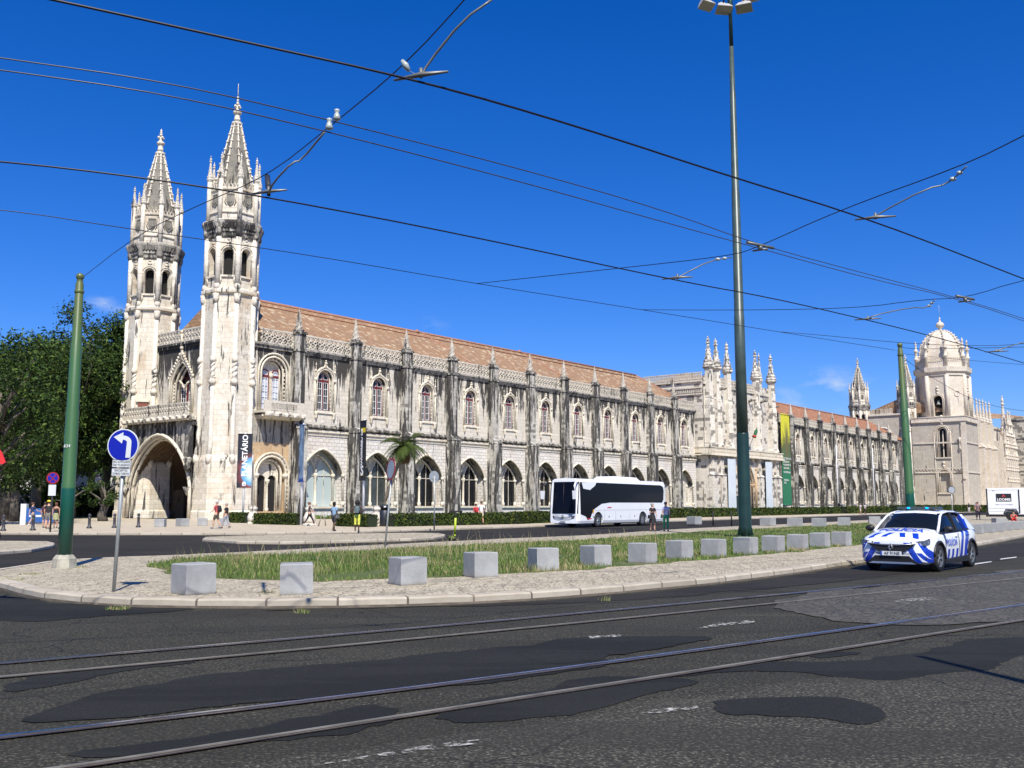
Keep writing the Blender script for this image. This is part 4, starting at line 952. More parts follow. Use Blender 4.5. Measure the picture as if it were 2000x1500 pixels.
# building-side pavement and plaza
slab('plaza_pavement',KB+[(160,420),(-80,260),(-200,110),(-160,62)],-.02,.12,C_far); kerb('kerb',KB,.3,.15,1)
ST=smooth([G(*p) for p in [(365,1056),(500,1066),(700,1061),(835,1057),(876,1050),(850,1045),(700,1047),(500,1051)]],1,True)
slab('traffic_island_pavement',ST,-.02,.12,C_isl); kerb('kerb',ST+[ST[0]],.2,.145,1)
LI=[G(*p) for p in [(-60,1090),(0,1085),(60,1080),(104,1071),(106,1067),(92,1064),(0,1063),(-80,1063)]]
slab('corner_pavement',LI,-.02,.125,C_isl); kerb('kerb',LI+[LI[0]],.25,.145,1)
# lawn strips
M_lawn=None
a=N('mown_grass'); n1=a.noise(a.pos(),.5,5,.7); n2=a.noise(a.pos(),14,4,.7)
gc=a.mix(a.ramp(n2,.35,.65),(.045,.075,.014),(.11,.14,.03)); gc=a.mix(a.ramp(n1,.5,.68,0,.75),gc,(.24,.19,.10)); a.bump(n2,1.,.05); M_lawn=a.out(gc,.9)
gn=[(292,1104),(330,1122),(400,1130),(620,1137),(800,1130),(1000,1121),(1200,1109),(1400,1091),(1550,1078),(1690,1064)]
gf=[(1712,1040),(1700,1021),(1560,1029),(1345,1040),(1161,1054),(860,1068),(560,1084),(420,1088),(340,1095)]
GN=[G(*p,.12) for p in gn]; GF=[G(*p,.12) for p in gf]
GE=[]
for (x1,y1),(x2,y2) in zip(GN+GF,(GN+GF)[1:]+GN[:1]):
    k=max(1,int(math.hypot(x2-x1,y2-y1)/.2)); GE+=[(x1+(x2-x1)*i/k,y1+(y2-y1)*i/k) for i in range(k)]
GE=[(x+.35*noise.noise((x*.9,y*.9,1))+.12*noise.noise((x*4,y*4,2)),y+.35*noise.noise((x*.9,y*.9,5))+.12*noise.noise((x*4,y*4,7))) for x,y in GE]
lawn=slab('lawn_soil',GE,.1,.135,M_lawn)
PB=[W(6.5,-9.5),W(103,-9.5),W(236,-9.5),W(236,-3),W(6.5,-1)]
slab('lawn_bed',PB,.1,.16,M_lawn)
LW=[G(-80,1017,.12),G(233,1011,.12),G(262,1008,.12),(-41,150),(-160,150)]
slab('park_lawn',LW,.1,.15,M_lawn)
# road surface repairs (outlines surveyed from the photograph)
def patch(name,pts,mat,z=.004,jit=.05,seed=1,it=2):
    r=random.Random(seed); P=[G(*p) for p in pts]; P=smooth(P,it,True); Q=[]
    D_=[]
    for (x1,y1),(x2,y2) in zip(P,P[1:]+P[:1]):
        k=max(1,int(math.hypot(x2-x1,y2-y1)/.12)); D_+=[(x1+(x2-x1)*i/k,y1+(y2-y1)*i/k) for i in range(k)]
    for x,y in D_:
        n1=noise.noise((x*.9,y*.9,seed))*.26+noise.noise((x*4,y*4,seed))*.09; n2=noise.noise((x*.9,y*.9,seed+9))*.26+noise.noise((x*4,y*4,seed+9))*.09
        Q.append((x+n1+r.uniform(-jit,jit)*.4,y+n2+r.uniform(-jit,jit)*.4))
    o=sheet(name,Q,z,mat); return o
patch('asphalt_repair',[(20,1412),(100,1414),(350,1392),(600,1370),(830,1345),(1000,1330),(1180,1300),(1170,1270),(1050,1258),(900,1272),(700,1290),(500,1312),(300,1330),(120,1370)],A_new,.008,.04,2)
patch('asphalt_repair',[(-5,1358),(100,1342),(200,1315),(400,1296),(330,1292),(100,1312),(-5,1335)],A_new,.006,.03,3)
patch('asphalt_repair',[(65,1488),(200,1484),(400,1465),(600,1440),(780,1412),(800,1390),(740,1382),(600,1398),(400,1440),(120,1462)],A_new,.006,.03,4)
patch('asphalt_repair',[(820,1405),(870,1417),(960,1410),(1100,1392),(1320,1350),(1400,1330),(1250,1322),(1100,1326),(1040,1350),(900,1375)],A_new,.006,.04,5)
patch('asphalt_repair',[(1365,1380),(1400,1398),(1500,1404),(1600,1406),(1725,1418),(1715,1395),(1640,1372),(1500,1365),(1420,1368)],A_new,.010,.03,6)
patch('asphalt_repair',[(1300,1330),(1420,1312),(1560,1318),(1640,1322),(1760,1330),(1920,1305),(2010,1282),(2010,1240),(1900,1250),(1790,1270),(1700,1300),(1500,1296)],A_new,.006,.04,7)
patch('asphalt_repair',[(-10,1222),(200,1205),(400,1190),(260,1186),(100,1178),(-10,1160),(-60,1180)],A_new,.006,.01,8)
patch('asphalt_repair',[(400,1196),(900,1186),(1200,1176),(1500,1150),(1700,1130),(2050,1082),(2050,1050),(1700,1103),(1400,1146),(1000,1180),(700,1190)],A_side,.006,.01,9)
patch('asphalt_repair',[(1010,1288),(1100,1300),(1250,1272),(1420,1245),(1300,1240),(1150,1245),(1020,1262)],A_new,.010,.03,10)
patch('asphalt_repair',[(1550,1280),(1620,1290),(1700,1280),(1680,1274),(1590,1272)],A_new,.006,.02,11)
# foreground carriageway, greyer
patch('foreground_asphalt',[(-200,1640),(400,1505),(900,1440),(1400,1360),(2100,1250),(2700,1260),(2700,1700)],A_fg,.004,.03,12)
patch('sett_paving',[(1470,1168),(1600,1215),(1790,1225),(1960,1215),(2100,1200),(2200,1090),(2010,1110),(1800,1138)],C_set,.012,.03,13)
# tram rails
a=N('polished_rail_steel'); M_rail=a.out(a.mix(a.ramp(a.noise(a.pos(),3,4),.4,.7),(.55,.58,.62),(.35,.33,.31)),.22,Metallic=1.)
M_rail2=plain('dull_worn_rail_steel',(.24,.225,.18),.5,metal=.4,var=.3); M_rust=plain('rusty_rail_groove',(.045,.03,.022),.8,var=.4,sc_=6)
for i,px in enumerate(([(-400,1332),(0,1298),(500,1256),(1000,1212),(1500,1165),(2000,1117),(2500,1068)],[(-400,1360),(0,1325),(500,1279),(1000,1231),(1500,1181),(2000,1130),(2500,1077)],[(-300,1480),(0,1443),(500,1385),(1000,1322),(1500,1253),(2000,1183),(2500,1112)],[(-200,1535),(150,1498),(500,1452),(1000,1367+2),(1500,1296),(2000,1212),(2500,1130)])):
    P=[G(*p) for p in px]
    if i==3: P=[G(*p) for p in [(-200,1545),(150,1501),(500,1446),(1000,1368),(1500,1291),(2000,1212),(2500,1134)]]
    P=smooth(P,2); m=M(); m2=M(); rw=.042 if i in(0,2) else .026
    for p,q in zip(P,P[1:]):
        p=Vector(p);q=Vector(q); t=(q-p).normalized(); n=Vector((-t.y,t.x))
        c=lambda v,o,z:(*(v+n*o),z)
        m.face([c(p,.0,.022),c(p,rw,.022),c(q,rw,.022),c(q,0,.022)][::-1],True); m.face([c(p,.0,-.01),c(p,.0,.022),c(q,.0,.022),c(q,0,-.01)][::-1])
        m.face([c(p,-.06,.018),c(p,-.05,.018),c(q,-.05,.018),c(q,-.06,.018)][::-1])
        m2.face([c(p,-.07,.014),c(p,.055,.014),c(q,.055,.014),c(q,-.07,.014)][::-1])
    ro=m.build('tram_rail',M_rail if i in(0,2) else M_rail2); tag(ro,('polished tram rail nearest the island kerb','second tram rail from the island kerb, rusty edged','third tram rail from the island kerb, bright blue reflection','tram rail nearest the camera')[i],'rail','tram rails in the road')
    m2.build('rail_groove',M_rust,ro)
# worn white lane marks
a=N('worn_white_road_paint'); nn=a.noise(a.pos(),9,5,.75); a.t.links.new(a.ramp(nn,.49,.60),a.b.inputs['Alpha']); M_paint=a.out((.42,.41,.37),.8)
M_paint2=plain('white_road_paint',(.5,.5,.48),.8)
for p in ([(608,1500),(960,1453),(955,1447),(860,1455)],[(1245,1401),(1365,1387),(1362,1379),(1262,1392)],[(1730,1178),(1828,1173),(1826,1168),(1770,1171)],[(1360,1230),(1475,1218),(1472,1213),(1400,1219)],[(1150,1250),(1215,1245),(1212,1241),(1150,1245)]):
    o=sheet('lane_mark',[G(*q) for q in p],.016,M_paint)
for p in ([(1896,1105),(1935,1099),(1938,1097),(1900,1102)],[(1953,1094),(1985,1090),(1986,1088),(1955,1092)],[(1840,1114),(1872,1109),(1873,1107),(1843,1111)]): sheet('lane_mark',[G(*q) for q in p],.016,M_paint2)
# grass blades on the island: one uncountable object
def blades(name,poly,dens,h0,h1,seed,z=.14,w=.02,cols=((.06,.115,.016),(.14,.19,.035),(.30,.25,.12)),dry=.12,cap=90000,near=True):
    r=random.Random(seed); xs=[p[0] for p in poly]; ys=[p[1] for p in poly]
    def inside(x,y):
        c=False; n=len(poly)
        for i in range(n):
            (x1,y1),(x2,y2)=poly[i],poly[i-1]
            if (y1>y)!=(y2>y) and x<(x2-x1)*(y-y1)/(y2-y1)+x1: c=not c
        return c
    V=[];Fc=[];mi=[]
    A=(max(xs)-min(xs))*(max(ys)-min(ys)); n=int(A*dens)
    for _ in range(n):
        x=r.uniform(min(xs),max(xs)); y=r.uniform(min(ys),max(ys))
        d=math.hypot(x,y)
        if near and r.random()>min(1,(26/d)**1.6): continue
        if not inside(x,y): continue
        if len(Fc)>cap: break
        q=noise.noise((x*.45,y*.45,seed))
        if near and q<-.42: continue
        hh=(h0+(h1-h0)*r.random()**2)*(1+.6*q)*(1 if not near else max(.5,1-(d-24)/60))
        ww=w*(.6+.8*r.random())*max(1,d/26); a_=r.uniform(0,pi); lx=r.gauss(0,.35)*hh; ly=r.gauss(0,.35)*hh
        c,s=math.cos(a_)*ww,math.sin(a_)*ww; b=len(V)
        V+=[(x-c,y-s,z-.01),(x+c,y+s,z-.01),(x+lx*.4+c*.6,y+ly*.4+s*.6,z+hh*.6),(x+lx*.4-c*.6,y+ly*.4-s*.6,z+hh*.6),(x+lx,y+ly,z+hh)]
        Fc+=[(b,b+1,b+2,b+3),(b+3,b+2,b+4)]; k=2 if r.random()<dry+1.1*max(0,q-.08) else (0 if r.random()<.55 else 1); mi+=[k,k]
    me=bpy.data.meshes.new(name); me.from_pydata(V,[],Fc)
    for i,c in enumerate(cols):
        nm='%s_blade_%d'%(name,i); me.materials.append(bpy.data.materials.get(nm) or plain(nm,c,.7,var=.3,sc_=.8))
    me.polygons.foreach_set('material_index',mi); o=bpy.data.objects.new(name,me); COL.objects.link(o); return o
g1=blades('grass',GE[::4],290,.04,.16,3,w=.009,cap=150000,dry=.08); tag(g1,'tufty green grass on the traffic island behind the stone blocks','grass',kind='stuff')
g1b=blades('seeding_grass',[G(*p,.12) for p in [(330,1100),(430,1118),(800,1112),(1150,1082),(1330,1060),(1250,1046),(1000,1062),(700,1078),(420,1090)]],7,.35,.75,5,w=.006,dry=.7,cap=9000); tag(g1b,'thin dry seed stalks rising above the island grass','grass',kind='stuff')
g2=blades('lawn_grass',PB,3.2,.15,.4,4,z=.16,w=.06,dry=.05,near=False,cap=30000); tag(g2,'green lawn strip between the hedge and the monastery wall','grass',kind='stuff')
# weeds in the paving
for i,(px,py,rd) in enumerate(((232,1178,.16),(522,1160,.14),(590,1184,.12),(12,1136,.3),(60,1124,.25),(1180,1172,.1),(150,1110,.25))):
    x,y=G(px,py,.1); o=blades('weed_tuft',[(x-rd,y-rd),(x+rd,y-rd),(x+rd,y+rd),(x-rd,y+rd)],900,.03,.10,20+i,z=.1 if i not in(0,2) else .01,w=.007,dry=.3,near=False,cap=300)
    tag(o,['small weed tuft in the gutter below the round blue sign','tiny weed beside the second stone block','dry weed tuft at the kerb below the second stone block','low weeds along the kerb at the left frame edge','low weeds between kerb and the concrete pole base','tiny weed in the kerb joint in front of the fifth block','low weeds just beside the green pole concrete base'][i],'weed','weeds in the pavement')
# ================= street furniture =================
M_conc=N('smooth_grey_granite_block'); a=M_conc; n=a.noise(a.obj(),2.2,5,.6); n2=a.noise(a.pos(),60,2); c=a.mix(a.ramp(n,.35,.7),(.27,.275,.27),(.38,.385,.375)); c=a.mix(a.ramp(n2,.4,.7,0,.25),c,(.25,.25,.25)); c=a.mix(a.ramp(a.noise(a.pos(),22,4,.8),.5,.72,0,.5),c,(.20,.20,.19))
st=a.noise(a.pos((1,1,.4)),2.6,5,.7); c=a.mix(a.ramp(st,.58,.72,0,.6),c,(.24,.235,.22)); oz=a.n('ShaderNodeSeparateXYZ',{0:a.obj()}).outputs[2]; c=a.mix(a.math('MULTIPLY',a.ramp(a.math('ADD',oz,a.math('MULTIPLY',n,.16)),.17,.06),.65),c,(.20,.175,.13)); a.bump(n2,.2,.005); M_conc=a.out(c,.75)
def block_mesh(w=.56,h=.53):
    m=M(); b=.018; W2=w/2
    m.lathe((0,0,0),[((W2-b*.6)*2**.5,-.02),(W2*2**.5-b*.2,.015),(W2*2**.5,.03),(W2*2**.5,h-b),((W2-b)*2**.5,h)],4,pi/4,sm=False); return m.mesh('stone_block',M_conc)
BM=block_mesh()
oldb=[(367,1163),(572,1163),(793,1144),(938,1129),(1062,1116),(1166,1108),(1258,1101),(1331,1093),(1398,1089),(1461,1084),(1515,1079),(1563,1075),(1607,1070),(1649,1067)]
BR=[45,12,-58,28,22,36,50,44,52,48,50,55,52,50]; ordn=['first','second','third','fourth','fifth','sixth','seventh','eighth','ninth','tenth','eleventh','twelfth','thirteenth','fourteenth']
for i,(px,py) in enumerate(oldb):
    x,y=G(px,py,.12); o=link('stone_block',BM,None,(x,y+.28,.125),R(BR[i])); o.rotation_euler=(R(rnd.uniform(-1,1)),R(rnd.uniform(-1,1)),R(BR[i]))
    tag(o,'pale grey stone cube on the front paving beside the grass, %s from the left'%ordn[i],'stone block','stone cubes along the front edge of the grass')
for i,(px,py) in enumerate([(1888,1045),(1908,1043),(1930,1041),(1950,1039),(1967,1036),(1982,1035),(1997,1034)]):
    x,y=G(px,py,.12); o=link('stone_block',BM,None,(x,y,.12),R(50+3*i)); tag(o,'grey stone cube in the crowded row right of the patrol car, %s from the car'%ordn[i],'stone block','stone cubes right of the patrol car')
for i,(px,py) in enumerate([(1356,1024),(1500,1027),(1553,1028),(1600,1029),(1649,1027),(1708,1024),(1795,1031),(1952,1029)]):
    x,y=G(px,py,.12); o=link('stone_block',BM,None,(x,y,.12),R(40+7*i)); o.scale=(1.5 if i not in(6,7) else 1.3,)*2+(1.15,)
    tag(o,'pale stone cube on the far side of the grass, %s from the bus'%ordn[i],'stone block','stone cubes along the far edge of the grass')
for i,(px,py) in enumerate([(313,1029),(356,1028),(395,1027),(436,1027)]):
    x,y=G(px,py,.12); o=link('stone_block',BM,None,(x,y,.12),R((5,50,15,15)[i])); o.scale=(1.2,1.2,1.05)
    tag(o,'grey stone cube on the plaza before the porch, %s from the left'%ordn[i],'stone block','stone cubes in front of the porch')
# --- bollards ---
m=M(); m.lathe((0,0,0),[(.17,0),(.17,.08),(.10,.14),(.085,.6),(.11,.64),(.11,.68),(.06,.72),(.07,.76),(.11,.82),(.10,.9),(.04,.96)],10); BO=m.mesh('bollard',plain('dark_grey_painted_iron',(.035,.035,.04),.5))
for i,(px,py) in enumerate([(6,1037),(64,1036),(119,1033),(174,1032),(223,1031),(270,1030)]):
    x,y=G(px,py,.12); tag(link('bollard',BO,None,(x,y,.12)),'dark iron bollard with a round knob on the left plaza, %s from the left'%ordn[i],'bollard','iron bollards on the plaza')
m=M(); m.lathe((0,0,0),[(.05,0),(.05,1.0),(.03,1.05)],8); BP=m.mesh('post',M_iron)
for i,(px,py) in enumerate([(1393,1026),(1429,1027),(1467,1027)]):
    x,y=G(px,py,.12); tag(link('thin_bollard',BP,None,(x,y,.1)),('thin black post between the bus and the lamp mast, farther from the mast','thin black post just left of the lamp mast','thin black post just right of the lamp mast')[i],'bollard','thin posts near the lamp mast')
# --- green tram poles ---
def greenmat():
    a=N('two_tone_green_pole_paint'); z=a.n('ShaderNodeSeparateXYZ',{0:a.obj()}).outputs[2]; n=a.noise(a.obj((1,1,.3)),3,5,.7)
    zz=a.math('ADD',z,a.math('MULTIPLY',n,.12))
    c=a.mix(a.ramp(zz,2.02,2.06),(.004,.070,.045),(.050,.125,.042)); c=a.mix(a.ramp(zz,5.2,7.2),c,(.11,.135,.038)); c=a.mix(a.ramp(n,.66,.72,0,.6),c,(.24,.30,.10)); return a.out(c,.38)
M_green=greenmat(); M_cb=plain('stained_concrete',(.36,.34,.27),.9,var=.3,sc_=5)
def green_pole(px,py,top,label,lean=(0,0),bz=.1):
    x,y=G(px,py,bz); o=empty('tram_pole',(x,y,bz),0,label,'pole','green overhead line poles'); h=top-bz
    m=M(); m.lathe((0,0,0),[(.165,.2),(.165,2.1),(.158,2.12),(.155,3.9),(.146,3.93),(.135,5.6),(.12,5.63),(.097,h-.25),(.075,h-.2),(.075,h-.12),(.095,h-.10),(.10,h-.02),(.04,h+.03)],16); m.lathe((0,0,0),[(.105,h-.5),(.118,h-.48),(.118,h-.42),(.10,h-.4)],12)
    p=m.build('shaft',M_green,o); m=M(); m.lathe((0,0,0),[(.27,-.05),(.29,.0),(.27,.25),(.20,.34),(.16,.35)],6,.3,sm=False); m.build('concrete_base',M_cb,o)
    o.rotation_euler=(lean[1],lean[0],0); return o
gp1=green_pole(125,1111,atY(155,536,G(125,1111,.1)[1])[2],'green tram pole on the left street corner, dark green below and mossy at its top')
for k,cx in enumerate('634'): pass
link('lettering',text_mesh('634',.11,M_ink),gp1,(-.02,-.162,3.02),rot=(pi/2,0,R(0)))
gp2=green_pole(1783,1066,atY(1748,671,G(1783,1066,.1)[1])[2],'green tram pole behind the patrol car roof, in front of the domed church',(R(-.9),0))
# sawtooth collar of the first pole's signs
# --- tall floodlight mast ---
M_mast=plain('dark_green_mast_paint',(.012,.035,.028),.35,var=.25,sc_=1.5); M_mast2=plain('weathered_upper_mast_paint',(.05,.075,.065),.4,var=.25,sc_=1.5)
x,y=G(1456,1049,.12); mo=empty('floodlight_mast',(x,y,.12),0,'very tall dark green lamp mast with floodlights, rising from the grass','lamp mast')
k=R(.42); mo.scale=(.86,.86,y/52.745)
m=M(); m.lathe((0,0,0),[(.42,.02),(.36,.5),(.345,5.5),(.34,5.55)],16); m.lathe((0,0,0),[(.5,0),(.5,.05)],16,cap=True)
for q in range(10):
    t=2*pi*q/10; m.face([(.34*math.cos(t),.34*math.sin(t),.65),(.48*math.cos(t),.48*math.sin(t),.05),(.34*math.cos(t),.34*math.sin(t),.05)])
m.box(-.42,-.3,-.1,.1,1.1,2.2); m.build('base',M_mast,mo)
m=M(); m.lathe((0,0,0),[(.325,5.5),(.29,12.0),(.275,12.02),(.235,19),(.22,19.02),(.175,24.8),(.16,24.82),(.13,27.5)],16); m.build('shaft',M_mast2,mo)
m=M(); m.lathe((0,0,0),[(.125,27.4),(.11,29.6),(.16,29.7),(.16,31.5)],12); m.lathe((0,0,0),[(.5,30.9),(.5,31.0)],12); m.build('head',M_mast,mo)
M_hous=plain('grey_floodlight_housing',(.42,.41,.38),.5); M_lens=plain('floodlight_glass',(.30,.27,.20),.15)
for i,(dx,dz,dy,rz) in enumerate(((-1.35,30.05,.2,.5),(-.45,29.55,-.3,.15),(.75,29.65,-.3,-.4),(1.3,30.5,.1,-.6),(-.8,30.9,.9,2.6),(.9,31.0,.9,3.4))):
    m=M(); m.hexa([(-.48,-.32,0),(.48,-.32,0),(.48,.32,0),(-.48,.32,0),(-.3,-.2,.38),(.3,-.2,.38),(.3,.2,.38),(-.3,.2,.38)]); m.box(-.14,.14,-.1,.25,.38,.6)
    f=m.build('floodlight',M_hous,mo,(dx,dy,dz)); f.rotation_euler=(R(-28),0,rz)
    m=M(); m.box(-.46,.46,-.3,.3,-.02,-.001); m.build('lens',M_lens,f)
    m=M(); m.tube([(0,.05,.5),(-dx*.5,-dy*.5,30.95-dz+.0),(-dx*.8,-dy*.8,30.95-dz)],.05,6); m.build('bracket',M_iron,mo,(dx,dy,dz))
# mast behind the camera whose shadow falls on the road at the right
sx,sy_=G(1797,1283); L=8.6/math.tan(EL); bx,by=sx+SUN.x*L,sy_+SUN.y*L
m=M(); m.lathe((0,0,0),[(.14,0),(.1,5),(.055,8.6),(.02,8.65)],12); m.lathe((0,0,0),[(.22,0),(.22,.08),(.15,.4)],12)
o=m.build('street_pole',M_mast,None,(bx,by,0)); tag(o,'plain tapering street pole outside the frame right side, casting a road shadow','pole')
# --- signs ---
M_pole=plain('galvanised_sign_pole',(.36,.38,.36),.45,metal=.3); M_blue=plain('sign_blue',(.004,.012,.32),.4,var=.05); M_sw=plain('sign_white',(.62,.64,.62),.45,var=.06); M_sred=plain('sign_red',(.32,.015,.02),.45,var=.1); M_ltx=plain('sign_black_print',(.04,.04,.05),.5); M_back=plain('bare_aluminium_sign_back',(.42,.44,.44),.4,metal=.4)
def disc(m,r,y0,y1,z,n=28,x=0.):
    A=[m.av((x+r*math.cos(2*pi*k/n),y0,z+r*math.sin(2*pi*k/n))) for k in range(n)]; B=[m.av((x+r*math.cos(2*pi*k/n),y1,z+r*math.sin(2*pi*k/n))) for k in range(n)]
    m.fi(A); m.fi(B[::-1])
    for k in range(n): m.fi((A[k],B[k],B[(k+1)%n],A[(k+1)%n]))
def sign_root(px,py,label,cat='traffic sign',rz=0.,lean=(0,0),z=.12,name='traffic_sign'):
    x,y=G(px,py,z); o=empty(name,(x,y,z),rz,label,cat); o.rotation_euler=(R(lean[1]),R(lean[0]),rz); return o
# blue turn-left sign
s=sign_root(222,1156,'round blue sign with a white left arrow above two small text plates','traffic sign',R(-6),(1.6,0))
m=M(); m.tube([(0,0,0),(0,0,2.6)],.033,10); m.build('pole',M_pole,s)
zc=2.63; rd=.30
m=M(); disc(m,rd,-.06,-.045,zc); m.build('disc',M_sw,s); m=M(); disc(m,rd*.93,-.064,-.061,zc); bl=m.build('blue_face',M_blue,s)
m=M(); P=[(.16,-.225),(.065,-.225),(.075,.055)]
for q in range(7): t=q/6*pi/2; P.append((-.005+.08*math.cos(t),.055+.045*math.sin(t)))
P+=[(-.02,.03),(-.185,.145),(-.005,.235),(-.005,.175)]
for q in range(9): t=pi/2-q/8*pi/2; P.append((.0+.16*math.cos(t),.055+.12*math.sin(t)))
m.prism([(a_,zc+b_) for a_,b_ in P],-.068,-.0645); m.build('arrow',M_sw,bl)
for i,(z0,t1,t2) in enumerate(((2.225,'EXC. AUTOCARROS','DE TURISMO'),(2.07,'EXCEPTO','COMBOIO TURÍSTICO'))):
    m=M(); m.box(-.18,.18,-.062,-.05,z0,z0+.142); p=m.build('text_plate',M_sw,s)
    m=M(); 
    for x0,x1,za,zb in ((-.18,.18,z0,z0+.006),(-.18,.18,z0+.136,z0+.142),(-.18,-.174,z0,z0+.142),(.174,.18,z0,z0+.142)): m.box(x0,x1,-.065,-.0625,za,zb)
    m.build('border',M_ltx,p)
    for j,t in enumerate((t1,t2)):
        tm=text_mesh(t,.052,M_ltx,ext=.001); xs_=[v.co.x for v in tm.vertices]; wd=max(xs_)-min(xs_); tm.transform(Matrix.Diagonal((min(1.1,.32/wd),1,1,1))); link('lettering',tm,p,(0,-.066,z0+.1-.058*j),rot=(pi/2,0,0))
# prohibition sign behind the green pole, its edge toward us
s=sign_root(120,1094,'white round sign with red rim seen edgewise beside the green tram pole','traffic sign',R(-62),z=.12)
m=M(); m.tube([(0,.0,0),(0,.0,2.95)],.035,8); m.build('pole',M_pole,s)
m=M(); disc(m,.36,-.06,-.045,2.62); m.build('red_rim',M_sred,s); m=M(); disc(m,.285,-.064,-.061,2.62); m.build('white_face',M_sw,s)
m=M(); m.box(-.2,.2,-.06,-.045,1.98,2.24); p=m.build('text_plate',M_sw,s); link('lettering',text_mesh('EXC.',.09,M_ltx,ext=.001),p,(0,-.064,2.15),rot=(pi/2,0,0)); link('lettering',text_mesh('BUS',.09,M_ltx,ext=.001),p,(0,-.064,2.05),rot=(pi/2,0,0))
# no-stopping sign on the plaza
s=sign_root(98,1039,'small blue and red no-stopping sign with white plate on the plaza','traffic sign',R(10))
m=M(); m.tube([(0,0,0),(0,0,3.1)],.05,8); m.build('pole',M_iron,s)
zc=3.05; m=M(); disc(m,.34,-.09,-.07,zc); m.build('red_rim',M_sred,s); m=M(); disc(m,.27,-.095,-.091,zc); f=m.build('blue_face',M_blue,s)
m=M(); 
for sg_ in (-1,1): m.hexa([(sg_*-.2,-.101,zc-.24),(sg_*-.2+.07,-.101,zc-.24),(sg_*-.2+.07,-.096,zc-.24),(sg_*-.2,-.096,zc-.24),(sg_*.2-.07,-.101,zc+.2),(sg_*.2,-.101,zc+.2),(sg_*.2,-.096,zc+.2),(sg_*.2-.07,-.096,zc+.2)])
m.build('red_cross',M_sred,f); m=M(); m.box(-.2,.2,-.09,-.07,zc-1.0,zc-.38); m.build('text_plate',M_sw,s)
# leaning prohibition sign on the grass edge
s=sign_root(752,1069,'leaning grey pole with a red-rimmed round sign turned sideways, left of the palm','traffic sign',R(-58),(0,0))
s.rotation_euler=(R(0),R(4.5),0)
m=M(); m.tube([(0,0,0),(0,0,2.55)],.035,8); m.build('pole',M_pole,s)
m=M(); m.T=Matrix.Rotation(R(-62),4,'Z'); disc(m,.42,-.06,-.045,2.85); m.build('red_rim',M_sred,s); m=M(); m.T=Matrix.Rotation(R(-62),4,'Z'); disc(m,.34,-.066,-.061,2.85); m.build('white_face',M_back,s)
# sign seen from behind beside the hedge
s=sign_root(848,1035,'thin pole with a pale round sign seen from behind, in front of the hedge','traffic sign',R(40))
m=M(); m.tube([(0,0,0),(0,0,3.3)],.045,8); m.build('pole',M_pole,s); m=M(); disc(m,.36,.05,.07,3.25); m.build('disc',M_back,s); m=M(); m.box(-.05,.05,.03,.049,3.0,3.5); m.box(-.2,.2,.03,.045,3.1,3.14); m.build('clamp',M_pole,s)
s=sign_root(1861,1012,'thin pole with a grey round sign at the right, before the church wall','traffic sign',R(0))
m=M(); m.tube([(0,0,0),(0,0,3.)],.06,8); m.build('pole',M_pole,s); m=M(); disc(m,.42,-.09,-.07,3.2); m.build('dark_rim',M_iron,s); m=M(); disc(m,.36,-.095,-.091,3.2); m.build('disc',M_back,s)
# --- banner posts ---
M_wp=plain('white_lacquered_pole',(.72,.73,.74),.4,var=.04)
def planet_mat():
    a=N('planetarium_banner_print'); o=a.n('ShaderNodeSeparateXYZ',{0:a.obj()}).outputs
    d=a.n('ShaderNodeVectorMath',{0:a.obj((1,1,.75)),1:(.62,0,4.35*.75)},operation='DISTANCE').outputs['Value']
    n=a.noise(a.obj(),1.4,4,.6,.6)
    c=a.mix(a.math('MULTIPLY',a.ramp(a.math('ADD',d,a.math('MULTIPLY',n,1.2)),2.0,.9),1.),(.012,.014,.022),(.42,.10,.07))
    c=a.mix(a.ramp(d,.98,.84),c,(.10,.34,.60)); c=a.mix(a.ramp(a.math('ADD',d,a.math('MULTIPLY',n,.3)),.9,.4),c,(.70,.80,.85)); return a.out(c,.5)
def skymat():
    a=N('blue_photo_banner_print'); n=a.noise(a.obj((1,1,.5)),1.3,5,.65); z=a.n('ShaderNodeSeparateXYZ',{0:a.obj()}).outputs[2]
    c=a.mix(a.ramp(n,.4,.62),(.02,.05,.11),(.30,.45,.62)); c=a.mix(a.ramp(z,3.6,3.4),c,(.01,.06,.30)); return a.out(c,.5)
def banner(px,py,label,w_,z0,z1,rz,mat,h=9.4):
    x,y=G(px,py,.12); o=empty('banner_post',(x,y,.12),rz,label,'banner post','banner posts along the hedge')
    m=M(); m.lathe((0,0,0),[(.09,0),(.085,4),(.07,h),(.03,h+.05)],10); m.build('pole',M_wp,o)
    m=M(); K=6; A=[m.av((-w_/2+w_*k/K,-.12-.02*math.sin(k),z0)) for k in range(K+1)]; B=[m.av((-w_/2+w_*k/K,-.12+.02*math.sin(k*1.7),z1)) for k in range(K+1)]
    for k in range(K): m.fi((A[k],A[k+1],B[k+1],B[k]),True)
    m.tube([(-w_/2,-.12,z1),(w_/2,-.12,z1)],.035,6); m.tube([(-w_/2,-.12,z0),(w_/2,-.12,z0)],.035,6)
    b=m.build('banner_cloth',mat,o); return o,b
M_ink2=plain('bright_banner_lettering',(.85,.85,.84),.5); M_yel=plain('yellow_banner_print',(.72,.55,.02),.5)
d0=G(476,1021,.12)[1]; ZB=lambda py,Y: atY(478,py,Y)[2]-.12
o,b=banner(474,1021,'banner post with a dark space-themed cloth reading PLANETÁRIO beside the tower',1.22,ZB(952,d0),ZB(848,d0),R(12),planet_mat(),ZB(846,d0))
tm=text_mesh('PLANETÁRIO',.62,M_ink2,ext=.004,bold=.012,sx=.98); link('lettering',tm,b,(.02,-.15,(ZB(852,d0)+ZB(928,d0))/2-.0),rot=(pi/2,-pi/2,0))
m=M(); m.box(-.13,.13,-.16,-.15,ZB(949,d0),ZB(948,d0)); 
